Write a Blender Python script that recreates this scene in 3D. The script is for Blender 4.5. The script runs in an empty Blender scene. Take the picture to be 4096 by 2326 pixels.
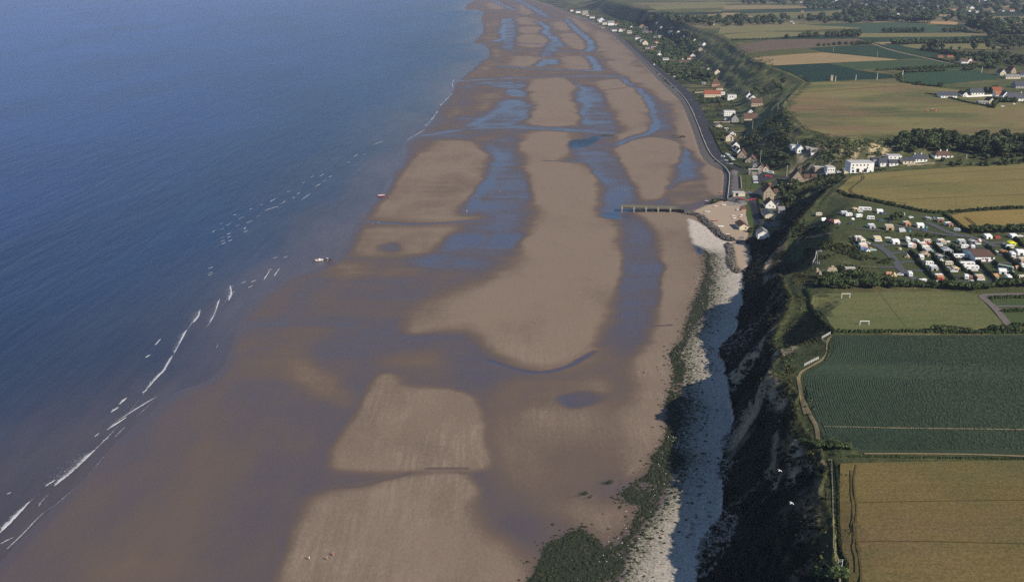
import bpy, bmesh, math, random
import numpy as np
from mathutils import Vector, Matrix, geometry

scene = bpy.context.scene
COL = scene.collection
rng = random.Random(7)
nrng = np.random.default_rng(11)

# ------------------------------------------------------------------ camera
CAM_H = 185.0
FPX = 3982.2            # focal length in pixels of the 4096 px wide photograph (35 mm on a 36 mm frame)
TILT = math.atan((1163.0 + 150.0) / FPX)
cam_data = bpy.data.cameras.new('camera')
cam = bpy.data.objects.new('camera', cam_data)
COL.objects.link(cam)
cam.location = (0, 0, CAM_H)
cam.rotation_euler = (math.pi / 2 - TILT, 0, 0)
cam_data.sensor_width = 36.0
cam_data.lens = 35.0
cam_data.clip_start = 1.0
cam_data.clip_end = 60000.0
scene.camera = cam

# ------------------------------------------------------------------ sky, sun, exposure
SUN_EL = math.radians(34.5)
SUN_AZ = math.atan2(0.75, -0.66)      # clockwise from +Y
world = bpy.data.worlds.new('World')
scene.world = world
world.use_nodes = True
wn = world.node_tree
bg = wn.nodes['Background']
sky = wn.nodes.new('ShaderNodeTexSky')
sky.sky_type = 'NISHITA'
sky.sun_disc = False
sky.sun_elevation = SUN_EL
sky.sun_rotation = SUN_AZ
sky.air_density = 1.0
sky.dust_density = 0.2
sky.ozone_density = 5.0
wn.links.new(sky.outputs[0], bg.inputs['Color'])
bg.inputs['Strength'].default_value = 0.060
sun_data = bpy.data.lights.new('sun', 'SUN')
sun_data.energy = 3.3
sun_data.angle = math.radians(0.53)
sun_data.color = (1.0, 0.90, 0.75)
sun = bpy.data.objects.new('sun', sun_data)
COL.objects.link(sun)
SUNV = Vector((math.sin(SUN_AZ) * math.cos(SUN_EL), math.cos(SUN_AZ) * math.cos(SUN_EL), math.sin(SUN_EL)))
sun.rotation_euler = SUNV.to_track_quat('Z', 'Y').to_euler()
scene.view_settings.view_transform = 'Standard'
scene.view_settings.look = 'None'
scene.view_settings.exposure = 0.8
scene.view_settings.gamma = 1.0
scene.view_settings.use_curve_mapping = False
scene.render.engine = 'CYCLES'
scene.cycles.use_denoising = False
scene.cycles.max_bounces = 6
scene.cycles.diffuse_bounces = 2
scene.cycles.glossy_bounces = 2
scene.cycles.transmission_bounces = 2
scene.cycles.transparent_max_bounces = 8
scene.cycles.volume_bounces = 0
HAZE = 0.000055
scene.cycles.caustics_reflective = False
scene.cycles.caustics_refractive = False

# ------------------------------------------------------------------ survey: points sighted in crops of the photograph -> ground
FR = {  # crop name: origin x, origin y, enlargement
    'U': (0, 0, 0.62598), 'A': (1200, 480, 1.5082), 'B': (800, 1300, 1.3495), 'C': (1700, 0, 2.1367),
    'D': (2900, 0, 2.1413), 'E': (2700, 500, 3.64), 'F': (2400, 740, 3.165), 'G': (3150, 780, 2.554),
    'H': (2500, 1000, 2.24), 'I': (2300, 1600, 2.0058), 'J': (2900, 1500, 1.7625), 'K': (0, 1000, 1.0979),
    'L': (700, 500, 2.08), 'M': (2450, 780, 5.02), 'N': (3050, 540, 5.128), 'O': (3200, 780, 3.832),
    'P': (3596, 780, 3.832), 'Q': (2600, 60, 5.02), 'R': (2700, 330, 4.16), 'S': (3600, 180, 4.5504),
    'T': (3400, 0, 3.684), 'V': (3150, 520, 2.697), 'X': (0, 0, 1.0)}


def fp(frame, pts):
    ox, oy, s = FR[frame]
    return [(ox + p[0] / s, oy + p[1] / s) for p in pts]


CT, ST = math.cos(TILT), math.sin(TILT)


def ray(px, py):
    a = (px - 2048.0) / FPX
    b = -(py - 1163.0) / FPX
    return (a, CT + b * ST, -ST + b * CT)


def flat(px, py, z):
    d = ray(px, py)
    t = (z - CAM_H) / d[2]
    return (d[0] * t, d[1] * t)


def flats(frame, pts, z):
    return [flat(x, y, z) for x, y in fp(frame, pts)]


def ppm(x, y, z):
    """photograph pixels per metre at a place"""
    return FPX / (y * CT + (CAM_H - z) * ST)


# ------------------------------------------------------------------ numeric helpers
_perm = np.random.default_rng(3).random((512, 512)).astype(np.float32)


def vnoise(x, y, seed=0):
    xi = np.floor(x).astype(np.int64); yi = np.floor(y).astype(np.int64)
    fx = x - xi; fy = y - yi
    fx = fx * fx * (3 - 2 * fx); fy = fy * fy * (3 - 2 * fy)
    o = seed * 37
    a = _perm[(xi + o) & 511, (yi + o * 3) & 511]; b = _perm[(xi + 1 + o) & 511, (yi + o * 3) & 511]
    c = _perm[(xi + o) & 511, (yi + 1 + o * 3) & 511]; d = _perm[(xi + 1 + o) & 511, (yi + 1 + o * 3) & 511]
    return (a * (1 - fx) + b * fx) * (1 - fy) + (c * (1 - fx) + d * fx) * fy


def fbm(x, y, scale, octv=4, seed=0, gain=0.5):
    v = 0.0; amp = 1.0; tot = 0.0; f = 1.0 / scale
    for k in range(octv):
        v = v + amp * vnoise(x * f + 17.3 * k, y * f + 9.1 * k, seed + k)
        tot += amp; amp *= gain; f *= 2.03
    return v / tot


def sstep(a, b, v):
    t = np.clip((v - a) / (b - a), 0, 1)
    return t * t * (3 - 2 * t)


def pdist(X, Y, poly, closed=False, cap=1e9):
    """distance to a polyline"""
    X = np.asarray(X, float); Y = np.asarray(Y, float)
    P = np.asarray(poly, float)
    d2 = np.full(X.shape, float(cap) ** 2)
    n = len(P)
    for i in range(n if closed else n - 1):
        ax, ay = P[i]; bx, by = P[(i + 1) % n]
        dx, dy = bx - ax, by - ay
        L = dx * dx + dy * dy + 1e-9
        t = np.clip(((X - ax) * dx + (Y - ay) * dy) / L, 0, 1)
        np.minimum(d2, (X - ax - t * dx) ** 2 + (Y - ay - t * dy) ** 2, out=d2)
    return np.sqrt(d2)


def inside(X, Y, poly):
    P = np.asarray(poly, float)
    c = np.zeros(X.shape, bool)
    n = len(P)
    for i in range(n):
        ax, ay = P[i]; bx, by = P[(i + 1) % n]
        if ay == by:
            continue
        m = ((ay > Y) != (by > Y)) & (X < (bx - ax) * (Y - ay) / (by - ay) + ax)
        c ^= m
    return c


def smooth_line(P, n=1, closed=False):
    P = [tuple(p) for p in P]
    for _ in range(n):
        Q = []
        m = len(P)
        rngm = range(m) if closed else range(m - 1)
        if not closed:
            Q.append(P[0])
        for i in rngm:
            a, b = P[i], P[(i + 1) % m]
            Q.append(tuple(a[k] * .75 + b[k] * .25 for k in range(len(a))))
            Q.append(tuple(a[k] * .25 + b[k] * .75 for k in range(len(a))))
        if not closed:
            Q.append(P[-1])
        P = Q
    return P


def smask(X, Y, poly, soft, vary=None):
    """soft inside mask of a polygon (1 inside, 0 outside, blended over +-soft metres)"""
    P = np.asarray(poly, float)
    out = np.zeros(X.shape, np.float32)
    mg = soft * (1 if vary is None else 2.6)
    sel = (X > P[:, 0].min() - mg) & (X < P[:, 0].max() + mg) & (Y > P[:, 1].min() - mg) & (Y < P[:, 1].max() + mg)
    if not sel.any():
        return out
    x, y = X[sel], Y[sel]
    d = pdist(x, y, P, True)
    s = np.where(inside(x, y, P), d, -d)
    if vary is not None:
        sf = soft * vary[sel]
        out[sel] = sstep(-sf, sf, s)
    else:
        out[sel] = sstep(-soft, soft, s)
    return out


def lmask(X, Y, line, w, soft):
    P = np.asarray(line, float)
    out = np.zeros(X.shape, np.float32)
    m = w + soft
    sel = (X > P[:, 0].min() - m) & (X < P[:, 0].max() + m) & (Y > P[:, 1].min() - m) & (Y < P[:, 1].max() + m)
    if not sel.any():
        return out
    d = pdist(X[sel], Y[sel], P)
    out[sel] = 1 - sstep(w - soft, w + soft, d)
    return out


# ------------------------------------------------------------------ shape of the coast
def fl(spec):
    """[(frame, z, pts) ...] -> world polyline"""
    out = []
    for fr, z, pts in spec:
        out += [flat(x, y, z) for x, y in fp(fr, pts)]
    return out


WATER = [(-420, -900), (-300, 0), (-262, 120)] + fl([
    ('K', 0, [(-60, 1440), (60, 1300), (150, 1210), (240, 1120), (330, 1040), (430, 950), (500, 850), (560, 800), (640, 740), (700, 670), (790, 610),
              (900, 585), (980, 520), (1010, 430), (1040, 350), (1090, 270), (1170, 190), (1280, 120), (1390, 85)]),
    ('A', 0, [(190, 860), (240, 810), (290, 740), (320, 650), (350, 600), (400, 560), (420, 510), (480, 460), (520, 380), (570, 320), (620, 250),
              (650, 200), (640, 150), (700, 90), (760, 40)]),
    ('C', 0, [(20, 1060), (60, 1010), (130, 900), (230, 800), (250, 720), (320, 660), (380, 610), (480, 520), (560, 480), (540, 430), (500, 380),
              (400, 370), (440, 330), (500, 270), (480, 200), (470, 150), (510, 110), (430, 80), (330, 90), (350, 40), (430, 0)])]) + [
    (-150, 6500), (200, 9000), (3500, 26000)]
WATER = smooth_line(WATER, 1)

CLIFF_FOOT = [(-60, -900), (-20, 0), (22, 150)] + fl([
    ('I', 5, [(970, 1456), (1010, 1240), (1180, 900), (1190, 700), (1150, 560), (1230, 300), (1275, 180), (1240, 0)]),
    ('H', 5, [(925, 1200), (880, 1010), (830, 930), (890, 830), (990, 740), (1000, 650), (1050, 480), (1055, 300), (1045, 220), (1130, 120), (1135, 60), (1110, 0)]),
    ('F', 5, [(1890, 810), (1840, 715)])])
WALL_OUT = fl([
    ('E', 4.6, [(680, 1090), (690, 950), (710, 740), (680, 660), (590, 640), (450, 560), (360, 430), (300, 230), (220, 0)]),
    ('C', 4.6, [(2190, 880), (2100, 790), (1990, 690), (1900, 590), (1870, 560), (1700, 390), (1560, 260), (1400, 180), (1250, 130), (1000, 30), (900, 0)])])
COAST = CLIFF_FOOT + fl([('F', 5.4, [(1860, 640), (1865, 580), (1885, 540), (1880, 450), (1850, 400), (1835, 320), (1825, 262), (1690, 220)])]) + WALL_OUT + [
    (700, 8500), (4200, 26000)]
FOOT2 = [(-60, -900), (-20, 0), (22, 150)] + CLIFF_FOOT[3:] + fl([
    ('X', 6.5, [(3060, 958), (3110, 940), (3118, 915), (3125, 892), (3136, 866)]), ('E', 7.5, [(1615, 1180), (1700, 1000)]), ('E', 12, [(2000, 855)]),
    ('X', 15, [(3330, 718)]), ('X', 18, [(3420, 708)]), ('X', 23, [(3560, 696)]), ('X', 29, [(3760, 680)]), ('X', 32, [(3960, 665)]),
    ('X', 33, [(3960, 640)]), ('X', 30, [(3760, 655)]), ('X', 25, [(3560, 672)]), ('X', 19, [(3430, 684)]), ('X', 14, [(3300, 690)]), ('X', 11, [(3200, 685)]),
    ('X', 9, [(3130, 680), (3060, 662), (3010, 632), (2971, 577), (2985, 520), (2960, 450), (2930, 400), (2900, 360), (2850, 300), (2780, 240), (2720, 190),
              (2660, 150), (2600, 115), (2520, 85), (2430, 60), (2330, 30), (2260, 5)])]) + [(760, 8500), (4300, 26000)]
RIM = [(30, -900), (62, 0), (74, 120), (78, 190)] + fl([
    ('X', 38, [(3352, 2298), (3317, 2198), (3312, 2098), (3307, 1949), (3312, 1869), (3247, 1765), (3205, 1700), (3185, 1640), (3185, 1580), (3150, 1520), (3080, 1475), (3092, 1440),
               (3142, 1388), (3140, 1330), (3112, 1254), (3143, 1210), (3170, 1170), (3150, 1125)]),
    ('X', 34, [(3125, 1056), (3120, 1005), (3150, 965), (3148, 935), (3158, 895)]),
    ('X', 37, [(3178, 852), (3249, 808), (3318, 761), (3359, 733), (3385, 712), (3460, 688), (3640, 672), (3860, 662), (4096, 655)])]) + [
    (470, 768), (640, 790), (640, 850), (540, 880)] + fl([
    ('X', 37, [(4096, 556), (4002, 558), (3720, 550), (3549, 546), (3367, 560), (3227, 528), (3176, 495), (3138, 439)]), ('X', 42, [(3148, 388), (3222, 332)]), ('X', 45, [(3180, 299),
               (3087, 266), (2989, 215), (2947, 187), (2915, 160), (2870, 138), (2800, 116), (2700, 80), (2600, 50), (2500, 25), (2430, 5)])]) + [
    (1000, 8500), (4700, 26000)]
PLATEAU = RIM + [(60000, 26000), (60000, -900)]
BEACH = WATER + COAST[::-1]
SEA = WATER + [(-60000, 26000), (-60000, -900)]
LOWLAND = COAST + FOOT2[::-1]


LIP_Y = [320, 350, 366, 373, 383, 394, 402, 414, 423, 433, 441, 455, 466, 487, 497, 508, 517, 530, 546, 575, 600, 628, 660, 720]
LIP_D = [0, 0, 1, 2.5, 3, 8, 12, 11.5, 7, 6, .5, 1.5, 3, 3, 6.5, 13, 11, 14, 18, 19, 13, 5, 0, 0]  # lip heights shaped so the cliff's shadow falls right on the shingle


def lip(y):
    """how far the cliff's lip is lowered below the plateau, fitted to its cast shadow"""
    return np.interp(y, LIP_Y, LIP_D)


def terrain(X, Y, detail=True):
    X = np.asarray(X, float).ravel(); Y = np.asarray(Y, float).ravel()
    Z = np.zeros(X.shape)
    # wander of the cliff lines
    nearc = (Y < 1100) & (X > 0)
    wx = X.copy(); wy = Y.copy()
    if detail:
        wob = 5.0 * (fbm(X, Y, 24, 3, 5) - 0.5) + 2.5 * (fbm(X, Y, 7, 2, 9) - .5)
        wx = X + np.where(nearc, wob, 0)
        wob2 = 5.0 * (fbm(X, Y, 24, 3, 15) - 0.5)
        wy = Y + np.where(nearc, wob2, 0)
    s_sea = inside(X, Y, SEA); s_beach = inside(X, Y, BEACH) & ~s_sea
    s_plat = inside(wx, wy, PLATEAU); s_low = inside(X, Y, LOWLAND) & ~s_plat
    s_slope = ~(s_sea | s_beach | s_plat | s_low)
    # sea bed
    d = pdist(X[s_sea], Y[s_sea], WATER)
    Z[s_sea] = -np.minimum(0.02 * d, 12) - 0.02
    # beach
    x, y = X[s_beach], Y[s_beach]
    dw = pdist(x, y, WATER); dc = pdist(x, y, COAST)
    t = dw / (dw + dc + 1e-6)
    Z[s_beach] = 0.02 + 1.6 * np.minimum(t, 1) + 3.4 * t ** 5
    # low ground behind the beach and the valley floor
    x, y = X[s_low], Y[s_low]
    dc = pdist(x, y, COAST)
    Z[s_low] = 4.9 + 1.9 * sstep(4, 9, dc) + 0.022 * np.minimum(dc, 120)
    val = sstep(225, 262, x) * sstep(660, 720, y) * sstep(1000, 930, y)
    Z[s_low] += val * np.clip(0.115 * (x - 238), 0, 26)
    def zplat(x, y):
        z = 38 - 1.0 * sstep(700, 760, y) + 8 * sstep(930, 1400, y) + 5 * sstep(1500, 4000, y) + 14 * sstep(600, 2500, x) * sstep(1200, 2600, y)
        z = z + 1.6 * (fbm(x, y, 160, 2, 21) - 0.5) * 2 * sstep(80, 400, y)
        sp = np.exp(-(((x - 150) / 34) ** 2 + ((y - 550) / 62) ** 2))
        return z - 3 * sp
    x, y = X[s_plat], Y[s_plat]
    zp = zplat(x, y)
    if detail:
        dr = pdist(wx[s_plat], wy[s_plat], RIM, cap=60)
        zp = zp + 1.2 * (fbm(x, y, 9, 3, 31) - 0.5) * sstep(22, 2, dr) - 1.3 * sstep(5, 0, dr) - lip(y) * sstep(22 + 4 * sstep(520, 560, y), 3, dr)
    Z[s_plat] = zp
    # slopes between
    x, y = X[s_slope], Y[s_slope]
    df = pdist(wx[s_slope], wy[s_slope], FOOT2); dr = pdist(wx[s_slope], wy[s_slope], RIM)
    t = df / (df + dr + 1e-6)
    lowz = 5.0 + 3.0 * sstep(700, 760, y) + sstep(225, 262, x) * sstep(660, 720, y) * sstep(1000, 930, y) * np.clip(0.115 * (x - 238), 0, 26)
    if detail:
        # clifflike: scree below, a steep broken head above
        k = fbm(x, y, 30, 3, 41)
        steep = sstep(720, 640, y)
        br = 0.62 + 0.22 * (k - 0.5)
        prof_c = np.where(t < br, 0.5 * (t / br) ** 1.05, 0.5 + 0.5 * np.clip((t - br) / (1 - br), 0, 1) ** 0.62)
        # terraces of the soft bluff
        prof_b = t + 0.025 * np.sin(t * 17 + 6 * k)
        prof = prof_c * steep + prof_b * (1 - steep)
    else:
        prof = t
    zs = lowz + (zplat(x, y) - lip(y) * (y < 720) * (x < 210) - lowz) * np.clip(prof, 0, 1)
    if detail:
        env = np.sin(np.pi * np.clip(t, 0, 1)) ** 0.7
        rid = np.abs(fbm(x, y, 17, 3, 51) - 0.5) * 2
        zs = zs + env * (2.6 * (0.5 - rid) * np.where(y < 720, 1.0, 0.7) + np.where(y < 720, 3.4, 1.6) * (fbm(x, y, 5, 3, 61) - 0.5) + 3.5 * (fbm(x, y, 60, 2, 66) - .5))
        zs = zs + env * 1.3 * (fbm(x, y, 1.9, 2, 71) - 0.5) * (y < 720)
    Z[s_slope] = zs
    cls = np.zeros(X.shape, np.int8)
    cls[s_beach] = 1; cls[s_low] = 2; cls[s_slope] = 3; cls[s_plat] = 4
    return Z, cls


_fast = {}


def ground(X, Y):
    """height of the finished ground sheet (bilinear in its own grid)"""
    X = np.asarray(X, float).ravel(); Y = np.asarray(Y, float).ravel()
    r, c, G = _fast['rows'], _fast['cols'], _fast['Z']
    i = np.clip(np.searchsorted(r, Y) - 1, 0, len(r) - 2)
    fy = np.clip((Y - r[i]) / (r[i + 1] - r[i]), 0, 1)
    u = X / np.maximum(Y, 170)
    j = np.clip(np.searchsorted(c, u) - 1, 0, len(c) - 2)
    fx = np.clip((u - c[j]) / (c[j + 1] - c[j]), 0, 1)
    return (G[i, j] * (1 - fx) + G[i, j + 1] * fx) * (1 - fy) + (G[i + 1, j] * (1 - fx) + G[i + 1, j + 1] * fx) * fy


def hit(pts):
    """where sight lines meet the ground: list of photograph pixels -> [(x, y, z)]"""
    P = np.asarray(pts, float)
    a = (P[:, 0] - 2048) / FPX; b = -(P[:, 1] - 1163) / FPX
    d = np.stack([a, CT + b * ST, -ST + b * CT], 1)
    n = len(P)
    t0 = (70 - CAM_H) / d[:, 2]; t1 = (-0.5 - CAM_H) / d[:, 2]
    lo = t0.copy(); hi = t1.copy(); found = np.zeros(n, bool)
    STEPS = 160
    prev = t0.copy()
    for k in range(1, STEPS + 1):
        t = t0 + (t1 - t0) * k / STEPS
        x = d[:, 0] * t; y = d[:, 1] * t; z = CAM_H + d[:, 2] * t
        h = ground(x, y)
        below = (z < h) & ~found
        lo[below] = prev[below]; hi[below] = t[below]; found |= below
        prev = t
    for _ in range(12):
        m = 0.5 * (lo + hi)
        h = ground(d[:, 0] * m, d[:, 1] * m)
        bel = CAM_H + d[:, 2] * m < h
        hi = np.where(bel, m, hi); lo = np.where(bel, lo, m)
    x = d[:, 0] * hi; y = d[:, 1] * hi
    h = ground(x, y)
    return [(float(x[i]), float(y[i]), float(h[i])) for i in range(n)]


def hits(frame, pts):
    return hit(fp(frame, pts))


def gz(x, y):
    return float(ground([x], [y])[0])


# ------------------------------------------------------------------ materials
def new_mat(name):
    m = bpy.data.materials.new(name)
    m.use_nodes = True
    nt = m.node_tree
    return m, nt, nt.nodes['Principled BSDF']


_mats = {}


def mat(name, col, rough=0.85, amt=0.18, scale=1.5, spec=0.3, bump=0.0, metal=0.0):
    """a plain stained surface: base colour broken by two noises"""
    if name in _mats:
        return _mats[name]
    m, nt, b = new_mat(name)
    tc = nt.nodes.new('ShaderNodeTexCoord')
    n1 = nt.nodes.new('ShaderNodeTexNoise'); n1.inputs['Scale'].default_value = scale; n1.inputs['Detail'].default_value = 6
    nt.links.new(tc.outputs['Object'], n1.inputs['Vector'])
    ramp = nt.nodes.new('ShaderNodeMapRange')
    ramp.inputs['From Min'].default_value = 0.3; ramp.inputs['From Max'].default_value = 0.7
    ramp.inputs['To Min'].default_value = 1 - amt; ramp.inputs['To Max'].default_value = 1 + amt
    nt.links.new(n1.outputs['Fac'], ramp.inputs['Value'])
    mul = nt.nodes.new('ShaderNodeVectorMath'); mul.operation = 'SCALE'
    mul.inputs[0].default_value = col[:3]
    nt.links.new(ramp.outputs['Result'], mul.inputs['Scale'])
    nt.links.new(mul.outputs['Vector'], b.inputs['Base Color'])
    b.inputs['Roughness'].default_value = rough
    b.inputs['Specular IOR Level'].default_value = spec
    b.inputs['Metallic'].default_value = metal
    if bump:
        bp = nt.nodes.new('ShaderNodeBump'); bp.inputs['Strength'].default_value = bump; bp.inputs['Distance'].default_value = 0.3
        nt.links.new(n1.outputs['Fac'], bp.inputs['Height']); nt.links.new(bp.outputs['Normal'], b.inputs['Normal'])
    _mats[name] = m
    return m


def add(nt, typ, **kw):
    n = nt.nodes.new(typ)
    for k, v in kw.items():
        if k in n.inputs:
            n.inputs[k].default_value = v
        else:
            setattr(n, k, v)
    return n


def math_node(nt, op, a, b=None, clamp=False):
    n = nt.nodes.new('ShaderNodeMath'); n.operation = op; n.use_clamp = clamp
    for i, v in enumerate((a, b)):
        if v is None:
            continue
        if isinstance(v, (int, float)):
            n.inputs[i].default_value = v
        else:
            nt.links.new(v, n.inputs[i])
    return n.outputs[0]


def mixc(nt, fac, a, b):
    n = nt.nodes.new('ShaderNodeMix'); n.data_type = 'RGBA'
    for s, v in ((n.inputs[0], fac), (n.inputs[6], a), (n.inputs[7], b)):
        if isinstance(v, (int, float)):
            s.default_value = v
        elif isinstance(v, tuple):
            s.default_value = (*v[:3], 1)
        else:
            nt.links.new(v, s)
    return n.outputs[2]


def attr(nt, name):
    n = nt.nodes.new('ShaderNodeAttribute'); n.attribute_name = name
    return n


def noise(nt, vec, scale, detail=4, rough=0.55, dist=0.0):
    n = nt.nodes.new('ShaderNodeTexNoise')
    n.inputs['Scale'].default_value = scale; n.inputs['Detail'].default_value = detail
    n.inputs['Roughness'].default_value = rough; n.inputs['Distortion'].default_value = dist
    if vec is not None:
        nt.links.new(vec, n.inputs['Vector'])
    return n.outputs['Fac']


def mapping(nt, vec, scale=(1, 1, 1), rot=(0, 0, 0)):
    n = nt.nodes.new('ShaderNodeMapping')
    n.inputs['Scale'].default_value = scale; n.inputs['Rotation'].default_value = rot
    nt.links.new(vec, n.inputs['Vector'])
    return n.outputs['Vector']


def mrange(nt, v, a, b, c, d, clamp=True):
    n = nt.nodes.new('ShaderNodeMapRange'); n.clamp = clamp
    nt.links.new(v, n.inputs['Value'])
    for k, q in zip(('From Min', 'From Max', 'To Min', 'To Max'), (a, b, c, d)):
        n.inputs[k].default_value = q
    return n.outputs['Result']


# ------------------------------------------------------------------ mesh objects
def mesh_np(name, V, F, mats, mi=None, smooth=False):
    """V (n,3), F (m,3|4) arrays -> mesh"""
    me = bpy.data.meshes.new(name)
    V = np.asarray(V, np.float32); F = np.asarray(F, np.int32)
    k = F.shape[1]
    me.vertices.add(len(V)); me.vertices.foreach_set('co', V.ravel())
    me.loops.add(F.size); me.loops.foreach_set('vertex_index', F.ravel())
    me.polygons.add(len(F)); me.polygons.foreach_set('loop_start', np.arange(0, F.size, k, dtype=np.int32))
    me.polygons.foreach_set('loop_total', np.full(len(F), k, np.int32))
    if mi is not None:
        me.polygons.foreach_set('material_index', np.asarray(mi, np.int32))
    me.polygons.foreach_set('use_smooth', np.full(len(F), smooth))
    for m in (mats if isinstance(mats, (list, tuple)) else [mats]):
        me.materials.append(m)
    me.update(calc_edges=True)
    return me


def link(name, me, parent=None, loc=None, rz=None, **props):
    o = bpy.data.objects.new(name, me)
    COL.objects.link(o)
    if parent is not None:
        o.parent = parent
    if loc is not None:
        o.location = loc
    if rz is not None:
        o.rotation_euler = (0, 0, rz)
    for k, v in props.items():
        if v is not None:
            o[k] = v
    return o


def fattr(me, name, arr):
    a = me.attributes.new(name, 'FLOAT', 'POINT')
    a.data.foreach_set('value', np.asarray(arr, np.float32).ravel())


def cattr(me, name, arr):
    a = me.attributes.new(name, 'FLOAT_COLOR', 'POINT')
    A = np.ones((len(arr), 4), np.float32); A[:, :3] = arr
    a.data.foreach_set('color', A.ravel())


class MB:
    """collects simple shapes into one mesh"""
    def __init__(s):
        s.v = []; s.f = []; s.m = []
    def poly(s, pts, mi=0):
        i = len(s.v); s.v += [tuple(p) for p in pts]; s.f.append(tuple(range(i, i + len(pts)))); s.m.append(mi)
    def box(s, cx, cy, z0, sx, sy, h, mi=0, tx=1.0, ty=1.0):
        a, b = sx / 2, sy / 2
        lo = [(cx - a, cy - b, z0), (cx + a, cy - b, z0), (cx + a, cy + b, z0), (cx - a, cy + b, z0)]
        hi = [(cx - a * tx, cy - b * ty, z0 + h), (cx + a * tx, cy - b * ty, z0 + h), (cx + a * tx, cy + b * ty, z0 + h), (cx - a * tx, cy + b * ty, z0 + h)]
        s.hexa(lo, hi, mi)
    def hexa(s, lo, hi, mi=0):
        i = len(s.v); s.v += lo + hi
        for q in ((3, 2, 1, 0), (4, 5, 6, 7), (0, 1, 5, 4), (1, 2, 6, 5), (2, 3, 7, 6), (3, 0, 4, 7)):
            s.f.append(tuple(i + k for k in q)); s.m.append(mi)
    def tube(s, a, b, r, n=6, r2=None, mi=0):
        a = Vector(a); b = Vector(b); r2 = r if r2 is None else r2
        d = (b - a).normalized()
        u = d.orthogonal().normalized(); w = d.cross(u)
        i = len(s.v)
        for p, rr in ((a, r), (b, r2)):
            for k in range(n):
                t = 2 * math.pi * k / n
                s.v.append(tuple(p + (u * math.cos(t) + w * math.sin(t)) * rr))
        for k in range(n):
            s.f.append((i + k, i + (k + 1) % n, i + n + (k + 1) % n, i + n + k)); s.m.append(mi)
        s.f.append(tuple(i + k for k in range(n))[::-1]); s.m.append(mi)
        s.f.append(tuple(i + n + k for k in range(n))); s.m.append(mi)
    def prism(s, prof, y0, y1, mi=0):
        """profile of (x, z) pushed from y0 to y1"""
        i = len(s.v); n = len(prof)
        s.v += [(x, y0, z) for x, z in prof] + [(x, y1, z) for x, z in prof]
        s.f.append(tuple(range(i, i + n))); s.m.append(mi)
        s.f.append(tuple(range(i + 2 * n - 1, i + n - 1, -1))); s.m.append(mi)
        for k in range(n):
            s.f.append((i + k, i + n + k, i + n + (k + 1) % n, i + (k + 1) % n)); s.m.append(mi)
    def mesh(s, name, mats, smooth=False):
        me = bpy.data.meshes.new(name)
        me.from_pydata(s.v, [], s.f)
        for m in (mats if isinstance(mats, (list, tuple)) else [mats]):
            me.materials.append(m)
        me.polygons.foreach_set('material_index', s.m)
        bm = bmesh.new(); bm.from_mesh(me); bmesh.ops.recalc_face_normals(bm, faces=bm.faces); bm.to_mesh(me); bm.free()
        if smooth:
            me.polygons.foreach_set('use_smooth', [True] * len(me.polygons))
        return me
    def build(s, name, mats, parent=None, smooth=False, **kw):
        return link(name, s.mesh(name, mats, smooth), parent, **kw)
# ------------------------------------------------------------------ ground sheet
rows = [-900, -400, -100, 40, 110, 150, 175]
y = 190.0
while y < 640:
    rows.append(y); y += 0.85
while y < 26000:
    rows.append(y); y += 0.85 * (y / 640) ** 1.62
rows = np.array(rows, float)
cols = np.concatenate([np.array([-60, -25, -10, -5, -3, -2, -1.4, -1.0, -.8, -.7]), np.arange(-0.62, 0.12, 0.0031), np.arange(0.12, 0.54, 0.0019),
                       np.arange(0.54, 0.72, 0.006), np.array([.75, .8, .9, 1.1, 1.5, 2.2, 4, 8, 16, 32, 60])])
NR, NC = len(rows), len(cols)
sc = np.maximum(rows, 170)
GX = (cols[None, :] * sc[:, None]).ravel(); GY = np.repeat(rows, NC)
GX = np.clip(GX, -58000, 58000)
GZ, GC = terrain(GX, GY)
print('ground grid', NR, NC, NR * NC)

# ---- what lies on the beach
isb = (GC == 1) | ((GC == 0) & (np.abs(GX) < 900) & (GY < 7000) & (GY > 100))
bx, by = GX[isb], GY[isb]


def at0(fr, pts, z=1.0, sm=1):
    return smooth_line([flat(x, y, z) for x, y in fp(fr, pts)], sm, True)


def ln0(fr, pts, z=1.0):
    return smooth_line([flat(x, y, z) for x, y in fp(fr, pts)], 1)


# slow wander so that traced edges do not read as drawn
wv = 3.0 * (fbm(bx, by, 30, 3, 3) - .5) * (1 + by / 900)
wv2 = 2.0 * (fbm(bx, by, 40, 3, 8) - .5) * (1 + by / 900)
wv = wv + 2.4 * (fbm(bx * .5, by, 7, 3, 111) - .5); wv2 = wv2 + 2.0 * (fbm(bx * .4, by, 5, 3, 113) - .5)
qx, qy = bx + wv, by + wv2
EDGE = .75 + 1.7 * sstep(.38, .64, fbm(bx, by, 75, 2, 117))
far = sstep(900, 1900, by)
wet = 0.70 - 0.28 * far
wet = wet + 0.0 * bx


def put(poly, val, soft):
    global wet
    soft = soft * 1.35
    m = smask(qx, qy, poly, soft, EDGE)
    wet = wet * (1 - m) + val * m


def putl(line, val, w, soft):
    global wet
    m = lmask(qx, qy, line, w, soft)
    wet = wet * (1 - m) + val * m


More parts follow.
